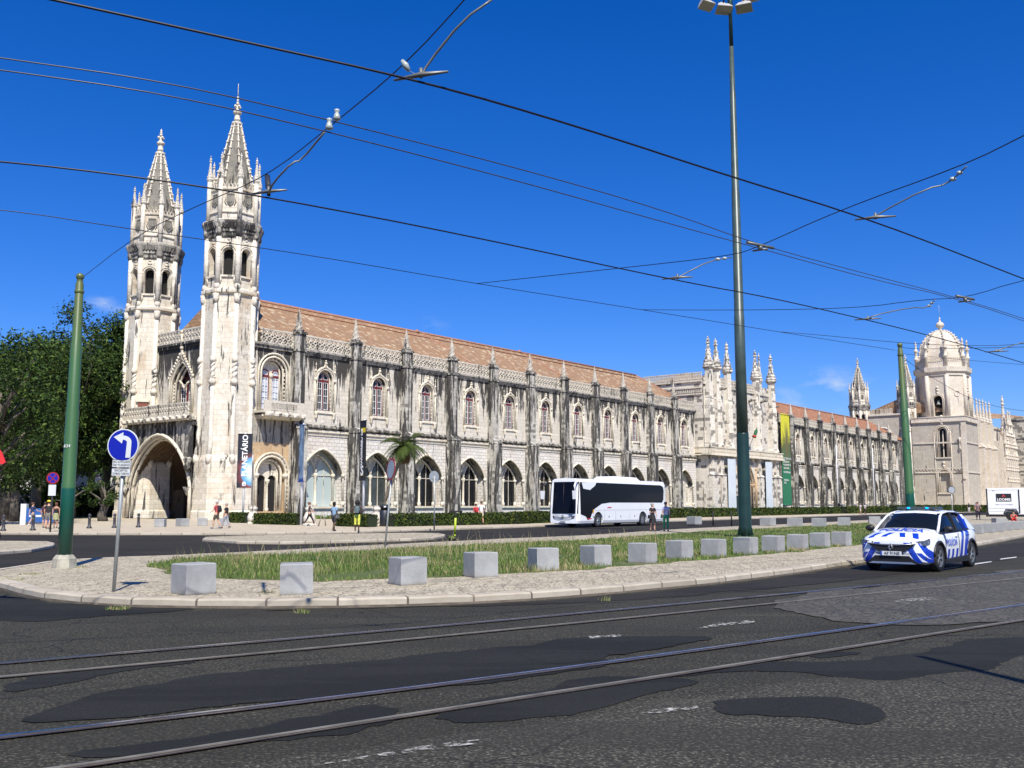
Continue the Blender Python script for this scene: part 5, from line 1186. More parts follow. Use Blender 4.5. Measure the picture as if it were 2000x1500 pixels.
for xx in (-.12,0,.12): m.box(xx-.03,xx+.03,-.16,-.15,ZB(948,d0),ZB(944,d0))
m.box(-.16,.16,-.16,-.15,ZB(944,d0),ZB(943,d0)); m.box(-.1,.1,-.16,-.15,ZB(943,d0),ZB(941,d0)); m.build('emblem',M_ink2,b)
d1=G(588,1026,.12)[1]
o,b=banner(588,1026,'banner post with a narrow blue photographic cloth seen edgewise beside the first buttress',1.15,ZB(941,d1),ZB(830,d1),R(-60),skymat(),ZB(828,d1))
d2=G(709,1028,.12)[1]
o,b=banner(709,1028,'banner post with a narrow black cloth and white S seen edgewise, left of the palm',1.15,ZB(938,d2),ZB(822,d2),R(-57),plain('black_banner_cloth',(.012,.012,.016),.5),ZB(820,d2))
link('lettering',text_mesh('S',.95,M_ink2,ext=.004,bold=.03),b,(0,-.17,ZB(920,d2)),rot=(pi/2,0,0)); m=M(); m.box(-.3,.2,-.16,-.15,ZB(929,d2),ZB(927,d2)); m.box(-.25,.45,-.16,-.15,ZB(845,d2),ZB(836,d2)); m.build('yellow_mark',M_yel,b)
link('lettering',text_mesh('MUSEU DE',.38,M_ink2,ext=.004,bold=.01),b,(-.1,-.17,ZB(862,d2)),rot=(pi/2,-pi/2,0)); link('lettering',text_mesh('MARINHA',.38,M_ink2,ext=.004,bold=.01),b,(-.1,-.17,ZB(890,d2)),rot=(pi/2,-pi/2,0))
for i,(px,py,h) in enumerate(((1638,1001,13.),(1709,999,14.))):
    x,y=G(px,py,.12); m=M(); m.lathe((0,0,0),[(.11,0),(.07,h)],8); o=m.build('flagpole',M_wp,None,(x,y,.12)); tag(o,('bare white flagpole before the east wing, nearer the green banner','bare white flagpole before the east wing, nearer the domed church')[i],'flagpole','white flagpoles before the east wing')
# --- stone pedestals, bins ---
m=M(); m.box(-.42,.42,-.42,.42,0,.16); m.lathe((0,0,0),[(.36,.16),(.44,.3),(.46,.55),(.34,.85),(.24,1.05),(.3,1.12),(.34,1.18),(.34,1.3),(.26,1.34),(.26,1.42),(.3,1.46)],12); PD=m.mesh('baluster_pedestal',S_shaft)
for i,(px,py) in enumerate(((494,1023),(604,1026),(735,1027),(1741,1001))):
    x,y=G(px,py,.12); tag(link('stone_pedestal',PD,None,(x,y,.12),.3),('bulbous stone pedestal in the hedge gap just right of the PLANETÁRIO post','bulbous stone pedestal partly hidden by the striding woman','bulbous stone pedestal beside the black litter bin','pale stone pedestal in the hedge at the far right')[i],'pedestal','stone pedestals along the hedge')
m=M(); m.lathe((0,0,0),[(.36,0),(.38,.05),(.38,1.15),(.36,1.17)],14); b_=m
def litter(px,py,label,s=1.):
    x,y=G(px,py,.12); o=empty('litter_bin',(x,y,.12),R(0),label,'litter bin','black litter bins'); m=M(); m.lathe((0,0,0),[(.34,0),(.36,.04),(.36,1.12),(.34,1.14)],14); m.build('body',plain('black_bin_plastic',(.02,.022,.028),.45),o)
    m=M(); m.lathe((0,0,0),[(.30,1.14),(.30,1.32),(.38,1.33),(.37,1.45),(.2,1.55)],14); h=m.build('hood',bpy.data.materials['black_bin_plastic'],o); m=M(); m.box(-.02,.14,-.40,-.385,1.34,1.44) ; m.build('label_plate',M_sw,h); o.scale=(s,s,s)
litter(751,1028,'black litter bin with a hood, right of the banner post and before the hedge'); litter(1641,1003,'black litter bin before the far hedge, beside the white flagpole',1.15)
# --- leaf meshes: hedges, trees, palm ---
def foliage(name,pts,n,size,cols,seed,shape=None,flat=.0,dens=None):
    """pts: list of (center, radii); leaves scattered in lumpy ellipsoids"""
    r=random.Random(seed); V=[];Fc=[];mi=[]; vol=[a_*b_*c_ for _,(a_,b_,c_) in pts]; tot=sum(v**.72 for v in vol)
    for (c,(ra,rb,rc)),vo in zip(pts,vol):
        k=int(n*vo**.72/tot)
        for _ in range(k):
            while True:
                d=Vector((r.gauss(0,1),r.gauss(0,1),r.gauss(0,1)))
                if d.length>.1: break
            d.normalize(); t=r.random()**.42
            lump=1+.28*noise.noise(d*2.2+Vector(c)*.31)+.18*noise.noise(d*5+Vector(c))
            p=Vector((c[0]+d.x*ra*t*lump,c[1]+d.y*rb*t*lump,c[2]+d.z*rc*t*lump))
            if noise.noise(p*.9+Vector((seed,0,0)))<-.12 or noise.noise(p*.33+Vector((seed,5,0)))<-.33: continue
            s=size*(.5+r.random()); nrm=(d+Vector((r.gauss(0,.6),r.gauss(0,.6),r.gauss(0,.6)+.5))).normalized()
            a_=nrm.orthogonal().normalized(); a_.rotate(Matrix.Rotation(r.uniform(0,2*pi),3,nrm)); b2=nrm.cross(a_)
            i=len(V); V+=[p-a_*s*.5,p+b2*s*.28,p+a_*s*.6-nrm*s*.15,p-b2*s*.28]; Fc.append((i,i+1,i+2,i+3))
            mi.append(0 if r.random()<.45 else (1 if r.random()<.75 else 2))
    me=bpy.data.meshes.new(name); me.from_pydata([tuple(v) for v in V],[],Fc)
    for i,cc in enumerate(cols):
        nm='%s_leaf_%d'%(name,i); me.materials.append(bpy.data.materials.get(nm) or leafmat(nm,cc))
    me.polygons.foreach_set('material_index',mi); return me
def leafmat(nm,c):
    a=N(nm); n=a.noise(a.pos(),.5,3); return a.out(a.mix(a.ramp(n,.3,.7),tuple(x*.7 for x in c),tuple(x*1.35 for x in c)),.6,Specular_IOR_Level=.15)
TC=((.016,.034,.007),(.034,.064,.010),(.080,.118,.020))
M_bark=plain('grey_brown_bark',(.10,.085,.065),.9,var=.4,sc_=2); M_barkp=plain('pale_smooth_bark',(.24,.22,.18),.85,var=.35,sc_=1.2)
def tree_meshes(seed,h,spread,clumps,leaves,cols=TC,bark=M_bark,size=.42,low=.28):
    r=random.Random(seed); m=M(); pts=[]
    m.tube([(0,0,0),(r.uniform(-.2,.2),.1,h*.15),(r.uniform(-.4,.4),0,h*.35),(0,.2,h*.7)],[.5,.4,.32,.12],8)
    for k in range(clumps):
        t=(k+.5)/clumps; z=h*(low+(1-low-.06)*t); rr=spread*(math.sin(pi*min(1,.12+.88*(1-t*.92)))**.6)*r.uniform(.35,.95); a_=k*2.4+r.uniform(-.5,.5)
        c=(rr*math.cos(a_),rr*math.sin(a_),z+r.uniform(-.5,.5)); s=spread*r.uniform(.28,.46)
        pts.append((c,(s,s,s*.72)))
        z0=z*.62; m.tube([(0,.1,z0),(c[0]*.45,c[1]*.45,z0+(z-z0)*.55),c],[.16,.10,.03],5)
    return m.mesh('trunk',bark),foliage('crown',pts,leaves,size,cols,seed)
T_A=tree_meshes(11,19,6.2,34,36000,size=.27); T_B=tree_meshes(12,15,5.6,30,30000,cols=TC,size=.27); T_C=tree_meshes(13,12,5,22,20000,size=.22,cols=((.035,.062,.012),(.065,.10,.018),(.14,.17,.035)),bark=M_bark); T_D=tree_meshes(14,4.2,1.9,10,3500,cols=((.03,.07,.012),(.05,.11,.02),(.09,.15,.03)),size=.2,low=.4)
def tree(T,px,Y,s,label,rz=0.,kind='tree',sxy=1.):
    X=(px-1000)/1924*Y; o=empty(kind,(X,Y,.1),rz,label,'tree','trees behind the towers'); link('trunk',T[0],o); link('crown',T[1],o); o.scale=(s*sxy,s*sxy,s); return o
tree(T_A,205,122,1.38,'tall dark tree directly left of the far spired tower, its top showing sky gaps',.3)
tree(T_A,140,112,1.14,'tall dark tree behind the green tram pole, beside the far tower',1.9)
tree(T_B,70,110,1.33,'broad dark tree left of the green tram pole',.7)
tree(T_B,12,98,1.27,'broad dark tree at the left frame edge, in the back row',2.9)
tree(T_B,110,138,1.5,'dark tree deep in the park between the green pole and the frame edge',4.1)
tree(T_A,175,150,1.35,'tall dark tree farthest back in the park',5.0)
tree(T_B,236,136,1.62,'dark tree hidden mostly behind the far spired tower',1.2)
tree(T_C,-14,76,1.22,'lighter olive green tree with pale bark at the left frame edge',.4)
tree(T_C,30,90,.92,'lighter olive green tree hanging over the stone anchor',2.2)
tree(T_C,95,128,1.0,'lighter tree with a pale trunk deep in the park shade',3.3)
tree(T_B,-30,120,1.25,'dark tree farthest left, mostly outside the frame',3.9)
tree(T_D,203,92,1.0,'small bright green tree on the lawn left of the porch',.5,'small_tree')
tree(T_D,135,96,.9,'small rounded tree behind the group of walkers',2.5,'small_tree')
for i,(px,Y,w_,h) in enumerate(((40,152,20,9.5),(128,165,26,7),(200,170,14,14))):
    X=(px-1000)/1924*Y; o=empty('park_building',(X,Y,0),R((8,-5,3)[i]),('white house glimpsed between the trunks at the far left','low white building in the shade beyond the park trees','pale house with tiled roof seen through the leaves beside the far tower')[i],'building','pale buildings beyond the park')
    m=M(); arch_wall(m,-w_/2,w_/2,0,h,[(-w_/2+2.2+2.8*k,.6,z,lambda u,z=z:z+1.7,.25) for k in range(int(w_/2.9)) for z in ([1.2,4.4] if h<12 else [1.2,4.4,7.6,10.8])],0,2); m.box(-w_/2,w_/2,.25,8,0,h,skip='b'); m.build('wall',plain('white_render',(.62,.61,.56),.85),o)
    m=M(); m.face([(-w_/2-.4,-.4,h),(w_/2+.4,-.4,h),(w_/2-1,4,h+2.2),(-w_/2+1,4,h+2.2)]); m.face([(w_/2+.4,8.4,h),(-w_/2-.4,8.4,h),(-w_/2+1,4,h+2.2),(w_/2-1,4,h+2.2)]); m.build('roof',RF,o)
SH_=foliage('crown',[((k*2.6-6+.8*math.sin(k*3),.7*math.cos(k*2),1.5+.6*math.sin(k)),(2.1,1.8,1.9)) for k in range(6)],9000,.3,TC,77)
m=M()
for k in range(6): m.tube([(k*2.6-6,0,0),(k*2.6-6+.4,.2,2.0)],[.1,.04],5)
SHT=m.mesh('stem',M_bark)
for i,(px,Y) in enumerate(((20,128),(70,136),(118,130),(160,140),(205,128),(-25,135),(95,158),(190,162))):
    X=(px-1000)/1924*Y; o=empty('shrub',(X,Y,.1),.3*i,'dark shrub clump in the park shade below the trees, %s by place from the left'%('second','third','fifth','sixth','eighth','first','fourth','seventh')[i],'shrub','dark shrubs below the park trees'); link('stem',SHT,o); link('crown',SH_,o); o.scale=(1,1,1.15)

def hedge(name,p0,p1,wd,h,seed,label,cols=((.018,.034,.006),(.038,.062,.009),(.085,.095,.016)),sz=.11,dens=170,z=.14):
    r=random.Random(seed); p0=Vector(p0);p1=Vector(p1); L=(p1-p0).length; d=(p1-p0)/L; nn=Vector((-d.y,d.x))
    m=M(); V=[];Fc=[];mi=[]
    o=empty(name,(p0.x,p0.y,z),math.atan2(d.y,d.x),label,'hedge')
    m.box(.06,L-.06,-wd/2+.07,wd/2-.07,0,h-.07,skip='b'); m.build('inner_twigs',bpy.data.materials.get('hedge_inner') or plain('hedge_inner',(.012,.02,.006),.95),o)
    n=int(L*(wd+2*h)*dens)
    for _ in range(n):
        q=r.random()*(wd+2*h); x=r.uniform(0,L); bump=.05*noise.noise((x*.9,q,seed))
        if q<h: p=(x,-wd/2+r.gauss(0,.03)-bump,q*.98+.03); nr=Vector((0,-1,.3))
        elif q<2*h: p=(x,wd/2+r.gauss(0,.03),(q-h)); nr=Vector((0,1,.3))
        else: p=(x,-wd/2+(q-2*h),h+r.gauss(0,.025)+bump); nr=Vector((0,0,1))
        nr=(nr+Vector((r.gauss(0,.5),r.gauss(0,.5),r.gauss(0,.5)))).normalized(); s=sz*(.5+r.random()); a_=nr.orthogonal(); a_.rotate(Matrix.Rotation(r.uniform(0,6.3),3,nr)); b2=nr.cross(a_); P=Vector(p); i=len(V)
        V+=[tuple(P-a_*s*.5),tuple(P+b2*s*.35),tuple(P+a_*s*.5),tuple(P-b2*s*.35)]; Fc.append((i,i+1,i+2,i+3)); k=noise.noise((x*.35,2.,seed)); mi.append(2 if r.random()<.16+.5*max(0,k) else (0 if r.random()<.4 else 1))
    me=bpy.data.meshes.new('leaves'); me.from_pydata(V,[],Fc)
    for i,c in enumerate(cols):
        nm='hedge_leaf_%d'%i; me.materials.append(bpy.data.materials.get(nm) or leafmat(nm,c))
    me.polygons.foreach_set('material_index',mi); link('leaves',me,o); return o
hg=lambda a_,b_: (G(*a_,.14),G(*b_,.14))
hedge('hedge',*hg((446,1020),(486,1021)),.9,.8,1,'short clipped hedge left of the first stone pedestal')
hedge('hedge',*hg((502,1023),(588,1025)),.9,.8,2,'clipped hedge between the first stone pedestal and the blue banner post')
hedge('hedge',*hg((664,1027),(728,1029)),.9,.82,3,'clipped hedge left of the pedestal by the litter bin')
hedge('hedge',*hg((762,1028),(1000,1023)),.9,.85,4,'long clipped hedge from the litter bin to the coach, nearest the round sign',dens=130)
hedge('hedge',*hg((1001,1023),(1300,1011.5)),1.0,.9,5,'clipped hedge passing behind the white coach',dens=90,sz=.14)
hedge('hedge',*hg((1301,1011.5),(1636,1003)),1.2,1.0,6,'clipped hedge before the pavilion, from the coach to the far litter bin',dens=50,sz=.2)
hedge('hedge',*hg((1646,1003),(1735,1001.5)),1.4,1.1,7,'olive hedge before the east wing, right of the far litter bin',dens=40,sz=.25)
hedge('hedge',*hg((1746,1001.5),(1925,999)),1.6,1.3,8,'clipped hedge running to the church behind the patrol car',dens=30,sz=.3)
# palm
def palm():
    x,y=G(742,1016,.14); b=Vector((x,y,.14)); tp=Vector(atY(790,874,y+1.5)); o=empty('palm_tree',(x,y,.14),0,'leaning palm with drooping fronds beside the litter bin','palm','palms'); tp-=b; r=random.Random(4)
    m=M(); P=[Vector((0,0,0)),tp*.3+Vector((-.15,0,0)),tp*.65+Vector((-.1,0,0)),tp]
    Q=[]; 
    for i in range(16):
        t=i/15; Q.append(P[0].lerp(P[1],min(1,t*3)) if t<1/3 else (P[1].lerp(P[2],t*3-1) if t<2/3 else P[2].lerp(P[3],t*3-2)))
    m.tube(Q,[.17+.02*(i%2) for i in range(16)],8); m.build('trunk',M_bark,o)
    for dead in (0,1):
        V=M()
        for k in range(38 if not dead else 22):
            a_=k*2.4; el=(r.uniform(-.25,1.2) if not dead else r.uniform(-1.5,-.9)); L=r.uniform(2.4,3.1) if not dead else r.uniform(1.2,1.9)
            pr=None; p=tp.copy(); d=Vector((math.cos(a_)*math.cos(el),math.sin(a_)*math.cos(el),math.sin(el)))
            for s in range(12):
                q=p+d*(L/12); d=(d+Vector((0,0,-.17))).normalized(); side=d.cross(Vector((0,0,1))); side=side.normalized() if side.length>.05 else Vector((1,0,0))
                wv=.80*math.sin(pi*min(1,(s+2)/13))
                V.tube([p,q],.022,3,cap=False)
                for sd in (-1,1):
                    for jj in (0,.5):
                        pp=p.lerp(q,jj); e=pp+side*sd*wv*.8+d*.28+Vector((0,0,-.32*wv-.06*r.random())); V.face([pp-d*.05,pp+d*.05,e])
                p=q
        V.build('dead_fronds' if dead else 'fronds',leafmat('palm_dead',(.16,.10,.05)) if dead else leafmat('palm_green',(.055,.080,.016)),o)
palm()
# --- granite anchor monument and banner remnant at the left ---
x,y=G(62,1014,.15); o=empty('anchor_monument',(x,y,.15),0,'big grey anchor leaning on the park lawn at the left','monument'); M_anch=plain('grey_timber_stock',(.22,.21,.20),.8,var=.25)
m=M(); p0=Vector((0,0,0)); p1=Vector(atY(12,937,y))-Vector((x,y,.15)); m.tube([p0+Vector((0,0,.1)),p0.lerp(p1,.5),p1],[.42,.45,.3],4,sm=False); m.build('stock',M_anch,o)
m=M(); c=p0.lerp(p1,.38); e=Vector(atY(-60,1010,y-1))-Vector((x,y,.15)); m.tube([c+Vector((.5,-.5,.3)),e],[.22,.26],8); m.tube([(c.x+.7+.55*math.cos(2*pi*k/14),c.y-.7,c.z+.35+.55*math.sin(2*pi*k/14)) for k in range(14)],.11,6,closed=True,up=(0,1,0)); m.build('shank_and_ring',M_iron,o)
x,y=G(68,1025,.12); o=empty('ticket_stand',(x,y,.12),R(10),'low blue and white information stand behind the walkers at the left','stand')
m=M(); m.box(-1.0,-.6,-.3,.3,0,1.6); m.build('white_end',M_sw,o); m=M(); m.box(-.6,1.4,-.2,.2,.2,1.25); m.build('blue_panel',plain('stand_blue',(.02,.09,.30),.5),o); m=M(); m.prism([(1.0,.55),(1.25,.72),(1.0,.9)],-.22,-.2); m.box(-.4,.5,-.215,-.2,.6,.75); m.build('white_arrow',M_sw,o)
x,y=G(24,1012,.15); m=M(); m.lathe((0,0,0),[(.5,0),(.5,.3),(.28,.5),(.45,1.2),(.35,1.7),(.2,2.0),(.28,2.3),(.1,2.6)],8); tag(m.build('garden_statue',S_shaft,None,(x,y,.15)),'small weathered stone urn on the park lawn behind the anchor','urn')
# red pennant hanging into the frame at the left edge
p=Vector(atY(-40,850,16)); q=Vector(atY(9,905,16)); m=M(); P=[atY(-60,830,16),atY(-10,868,16),atY(3,884,16),atY(10,903,16),atY(4,907,16),atY(-12,900,16),atY(-60,885,16)]
m.face([(a_,b_-.0,c_) for a_,b_,c_ in P]); m.face([(a_,b_+.03,c_) for a_,b_,c_ in P][::-1])
for k in range(len(P)):
    a_,b_=P[k],P[(k+1)%len(P)]; m.face([a_,(a_[0],a_[1]+.03,a_[2]),(b_[0],b_[1]+.03,b_[2]),b_])
px_=atY(-55,850,16); m.tube([(px_[0],16.01,0),(px_[0],16.01,px_[2]+.6)],.03,8)
tag(m.build('red_flag',plain('red_flag_cloth',(.75,.03,.03),.6)),'tip of a red flag poking in at the left frame edge','flag')
# --- e-scooter ---
x,y=G(888,1057,.02); o=empty('electric_scooter',(x,y,.02),R(108),'lime green electric scooter parked at the grass edge','scooter'); M_lime=plain('lime_scooter_paint',(.46,.58,.03),.4); M_tyre=plain('black_rubber',(.02,.02,.02),.8)
m=M(); m.tube([(0,0,.16),(.95,0,.16)],.07,4,sm=False,asp=1.); m.tube([(.0,0,.22),(-.02,0,.3)],.05,6); m.build('deck',M_lime,o); m=M(); m.tube([(0,0,.25),(-.13,0,1.05)],.05,8); m.build('stem',M_lime,o)
m=M(); m.tube([(-.12,0,1.0),(-.17,0,1.32)],.035,6); m.tube([(-.17,-.3,1.34),(-.17,.3,1.34)],.035,6); m.tube([(-.17,-.3,1.34),(-.12,-.22,1.25)],.03,5); m.build('handlebar',M_tyre,o)
for xx in (.02,1.0): m=M(); m.T=Matrix.Translation((xx,0,.12))@Matrix.Rotation(pi/2,4,'X'); m.lathe((0,0,0),[(.06,-.03),(.12,-.03),(.125,0),(.12,.03),(.06,.03)],12); m.build('wheel',M_tyre,o)
# dry sticks behind the hedge gap
for i,(px,py,h,l) in enumerate(((622,1027,.9,.25),(636,1026,.8,-.1))):
    x,y=G(px,py,.14); m=M(); m.tube([(0,0,0),(l,0,h)],[.05,.02],5); tag(m.build('dry_stick',M_barkp,None,(x,y,.12)),('pale broken stick beside the striding woman','second pale stick on the grass right of the striding woman')[i],'stick')
# ================= overhead wires =================
M_wire=plain('dark_contact_wire',(.006,.006,.009),.5); M_wire2=plain('worn_copper_wire',(.05,.045,.042),.4); M_fit=plain('galvanised_fitting',(.16,.16,.14),.45,metal=.2); M_por=plain('white_porcelain_insulator',(.38,.42,.38),.25)
def PZ(px,py,z): 
    d=ray(px,py); t=(z-H)/d[2]; return Vector((d[0]*t,d[1]*t,z))
def wire(pts,r,label,mat=M_wire,group=None,name='overhead_wire'):
    P=[PZ(*p) for p in pts]; m=M(); Q=[]
    Q=smooth3(P); m.tube(Q,r,5); o=m.build(name,mat); return tag(o,label,'wire',group)
def smooth3(P,it=2):
    for _ in range(it):
        Q=[P[0]]
        for a_,b_ in zip(P,P[1:]): Q+=[a_.lerp(b_,.25),a_.lerp(b_,.75)]
        Q.append(P[-1]); P=Q
    return P
wire([(-700,-170,6.1),(100,-2,6),(460,78,5.95),(820,157,5.85),(1120,244,5.95),(1430,346,6),(1700,428,6),(2000,545,6),(2300,660,6)],.0125,'highest thick contact wire crossing from top left to right, behind the mast')
wire([(-400,55,6.6),(0,113,6.5),(330,160,6.45),(655,237,6.4),(1000,325,6.45),(1290,408,6.5),(1480,478,6.5),(1700,537,6.5),(1885,585,6.5),(2100,655,6.5)],.008,'upper wire of the pair carrying the two porcelain insulators',M_wire2)
wire([(-400,84,6.4),(0,136,6.3),(330,184,6.25),(645,258,6.2),(1000,350,6.25),(1290,432,6.3),(1490,487,6.3),(1700,545,6.3),(1880,585,6.3),(2100,662,6.3)],.008,'lower wire of the pair carrying the two porcelain insulators',M_wire2)
wire([(-400,285,6.05),(0,314,6),(260,344,5.95),(525,385,5.9),(900,457,5.95),(1320,548,6),(1500,580,6),(1695,625,6),(1850,664,6),(2010,712,6),(2200,770,6)],.0125,'contact wire crossing both spires and passing below the pair')
wire([(-300,388,7.3),(0,407,7.3),(232,444,7.2),(600,497,7.2),(930,554,7.2),(1255,605,7.3),(1520,648,7.5),(1748,684,7.8)],.009,'lowest long span wire tied to the right-hand green pole')
wire([(160,543,7.75),(270,457,7.2),(400,395,6.9),(522,344,6.75),(645,247,6.7),(790,128,6.8),(915,-8,6.9),(1000,-110,7.0)],.008,'span wire climbing from the left green pole past the insulators')
wire([(2400,60,6.6),(2000,265,6.6),(1885,322,6.6),(1640,410,6.6),(1478,484,6.7),(1425,500,6.8),(1200,525,7.),(930,554,7.2)],.009,'span wire rising to the upper right corner from behind the mast')
wire([(2500,440,6.6),(2000,545,6.6),(1888,582,6.6),(1800,585,6.7),(1677,602,6.8),(1450,606,7.1),(1255,605,7.3)],.009,'span wire meeting the highest contact wire at the right frame edge')
wire([(2300,640,7.2),(2000,672,7.2),(1926,676,7.2),(1780,672,7.2),(1600,654,7.4),(1520,648,7.5)],.009,'thin span wire joining the lowest wire left of the green pole')
wire([(2300,668,7.),(2000,678,7.1),(1900,680,7.2),(1780,682,7.5),(1752,676,7.8)],.009,'short thick stay from the right green pole crossing the dome',M_wire)
wire([(1755,690,7.3),(1870,702,7.1),(2010,713,7.),(2300,735,7.)],.007,'thin wire running right from below the right green pole top')
wire([(1756,692,7.2),(1800,726,6.6),(1905,786,6.),(2010,806,5.8),(2300,830,5.6)],.008,'wire slanting down from the right green pole across the dome')
wire([(1740,690,7.2),(1790,672,7.),(1930,760,6.5),(1990,795,6.2)],.004,'hair-thin wire between the right green pole and the church roof') if False else None
def arm(pts,label,ins,r=.014):
    P=[PZ(*p) for p in pts]; o=empty('registration_arm',P[0],0,label,'wire fitting','arms holding the contact wires'); m=M(); Q=[p-P[0] for p in P]; m.tube(smooth3(Q,1),r,6); m.build('arm_rod',M_fit,o)
    m=M(); d=(Q[1]-Q[0]); m.tube([(-.28,.1,.02),(0,0,.035),(.28,-.1,.02)],[.012,.028,.012],5); m.tube([(0,0,0),(0,0,.1)],.02,5); m.build('clamp',M_fit,o)
    if ins:
        q=Q[-2].lerp(Q[-1],.3); m=M(); m.ball(q,.035,6,5,(1.6,1,1)); m.ball(q.lerp(Q[-1],.5),.032,6,5,(1.6,1,1)); m.build('insulator',M_por,o)
arm([(822,152,5.9),(835,125,6.05),(905,38,6.4),(960,0,6.6)],'curved arm holding the highest wire at the top of the picture',False,.013)
arm([(524,378,5.95),(535,355,6.0),(572,316,6.2),(588,314,6.25),(634,258,6.5)],'curved arm beside the near spire top, below the insulator pair',False,.013)
arm([(1323,545,6.02),(1330,538,6.1),(1390,508,6.4),(1428,503,6.8)],'curved arm just left of the lamp mast',True,.012)
arm([(1710,428,6.02),(1714,418,6.1),(1810,368,6.35),(1850,360,6.45),(1888,325,6.6)],'long curved arm in the upper right sky',True,.012)
arm([(1695,625,6.02),(1702,617,6.1),(1780,600,6.4),(1810,602,6.6),(1826,586,6.7)],'curved arm left of the dome, under the right span wire',True,.013)
arm([(1947,688,6.02),(1952,682,6.1),(2005,667,6.4),(2080,650,6.6)],'curved arm cut off at the right frame edge beside the dome',True,.014)
def insul(px,py,z,label):
    p=PZ(px,py,z); m=M(); m.lathe(p,[(.02,-.07),(.052,-.05),(.038,-.01),(.032,.015),(.02,.025),(.034,.045),(.034,.07),(.014,.08)],10); tag(m.build('insulator',M_por),label,'insulator','porcelain insulators on the wire pair')
insul(658,225,6.45,'white porcelain insulator on the upper wire of the pair'); insul(643,243,6.28,'white porcelain insulator on the lower wire of the pair')
p=PZ(792,128,6.55); m=M(); m.tube([p+Vector((-.04,0,.06)),p+Vector((0,0,.0)),p+Vector((.04,0,-.06))],[.02,.04,.02],8); m.tube([p+Vector((.04,0,-.06)),PZ(820,150,6.)],.005,4); tag(m.build('strain_insulator',M_por),'small egg-shaped insulator where the span wire passes the highest wire','insulator')
p=PZ(523,350,6.4); m=M(); m.tube([PZ(522,345,6.74),PZ(525,380,5.95)],.03,6); m.tube([PZ(522,345,6.74),PZ(524,365,6.3)],.045,6); tag(m.build('dropper',M_iron),'dark dropper rod hanging from the span wire right of the near spire','wire fitting')
for i,(px,py,z) in enumerate(((1485,481,6.45),(1885,583,6.45))):
    p=PZ(px,py,z); m=M(); m.tube([p+Vector((-.3,-.2,.02)),p+Vector((.3,.2,.02))],.03,6); m.tube([p+Vector((-.12,.1,-.06)),p+Vector((.12,-.05,-.06))],.02,5); m.ball(p+Vector((0,0,-.03)),.05,6,5); tag(m.build('twin_clamp',M_fit),('twin wire clamp right of the lamp mast','twin wire clamp above the dome')[i],'wire fitting')
# ================= vehicles =================
M_glc=plain('tinted_car_glass',(.006,.008,.010),.05,var=.2,Specular_IOR_Level=.3); M_glb=plain('near_black_coach_glass',(.004,.005,.010),.12,var=.1,Specular_IOR_Level=.12); M_blkp=plain('matt_black_trim',(.014,.014,.015),.5); M_rubber=plain('tyre_rubber',(.018,.018,.018),.8); M_alloy=plain('silver_alloy',(.55,.56,.58),.3,metal=.8); M_paintw=plain('glossy_white_paint',(.78,.79,.80),.22,var=.02,Coat_Weight=.5)
M_lampg=plain('headlamp_glass',(.16,.17,.18),.06,var=.6,sc_=14,metal=.5); M_plate=plain('number_plate_white',(.72,.73,.72),.45,var=.03); M_ebl=plain('plate_blue_band',(.01,.06,.45),.5); M_chr=plain('satin_chrome',(.42,.43,.44),.38,metal=.8)
def livery():
    a=N('white_paint_with_blue_livery'); p=a.n('ShaderNodeSeparateXYZ',{0:a.obj()}).outputs; x,y,z=p[0],p[1],p[2]
    S=lambda v,lo,hi: a.math('MULTIPLY',a.math('GREATER_THAN',v,lo),a.math('LESS_THAN',v,hi))
    ay=a.math('ABSOLUTE',y)
    # two slanted bands over the rear door and roof end
    u=a.math('SUBTRACT',x,a.math('MULTIPLY',a.math('SUBTRACT',z,.3),.42))
    up=a.math('ADD',a.math('MULTIPLY',a.math('MAXIMUM',a.math('SUBTRACT',z,1.),0.),-.15),u)
    side=a.math('GREATER_THAN',a.math('ADD',ay,a.math('MULTIPLY',a.math('GREATER_THAN',z,1.0),.3)),.70)
    b1=a.math('MULTIPLY',side,a.math('MAXIMUM',S(u,2.42,2.62),S(u,2.74,3.02)))
    # hatch of short bars low on the doors
    hb=a.math('LESS_THAN',a.math('FRACT',a.math('MULTIPLY',u,2.9)),.5)
    b2=a.math('MULTIPLY',a.math('MULTIPLY',side,S(x,1.35,2.42)),a.math('MULTIPLY',hb,S(z,.3,.56)))
    # chevrons fanning over bonnet edge and bumper
    v=a.math('ADD',ay,a.math('MULTIPLY',a.math('SUBTRACT',z,.62),.55)); v2=a.math('SUBTRACT',ay,a.math('MULTIPLY',a.math('SUBTRACT',z,.9),-.5))
    f1=a.math('MULTIPLY',S(v,.36,.52),1.); f2=S(v,.70,.82); f3=a.math('MULTIPLY',S(a.math('SUBTRACT',ay,a.math('MULTIPLY',a.math('SUBTRACT',.62,z),.9)),.48,.60),a.math('LESS_THAN',z,.5))
    front=a.math('MULTIPLY',S(x,-1,.50),a.math('MULTIPLY',a.math('MAXIMUM',a.math('MAXIMUM',f1,f2),f3),S(z,.24,.76)))
    w_=a.math('ADD',ay,a.math('MULTIPLY',a.math('SUBTRACT',x,.3),.35))
    hood=a.math('MULTIPLY',a.math('MULTIPLY',S(x,.10,.44),a.math('GREATER_THAN',z,.76)),a.math('MAXIMUM',S(w_,.10,.24),S(w_,.42,.57)))
    mk=a.math('MAXIMUM',a.math('MAXIMUM',b1,b2),a.math('MAXIMUM',front,hood))
    return a.out(a.mix(mk,(.78,.80,.82),(.008,.045,.42)),.22,Coat_Weight=.5)
M_liv=livery()
def loft(m,secs,sm=True,capA=True,capB=True):
    R_=[[m.av(p) for p in s] for s in secs]
    for A,B in zip(R_,R_[1:]):
        n=len(A)
        for k in range(n-1): m.fi((A[k],B[k],B[k+1],A[k+1]),sm)
    return R_
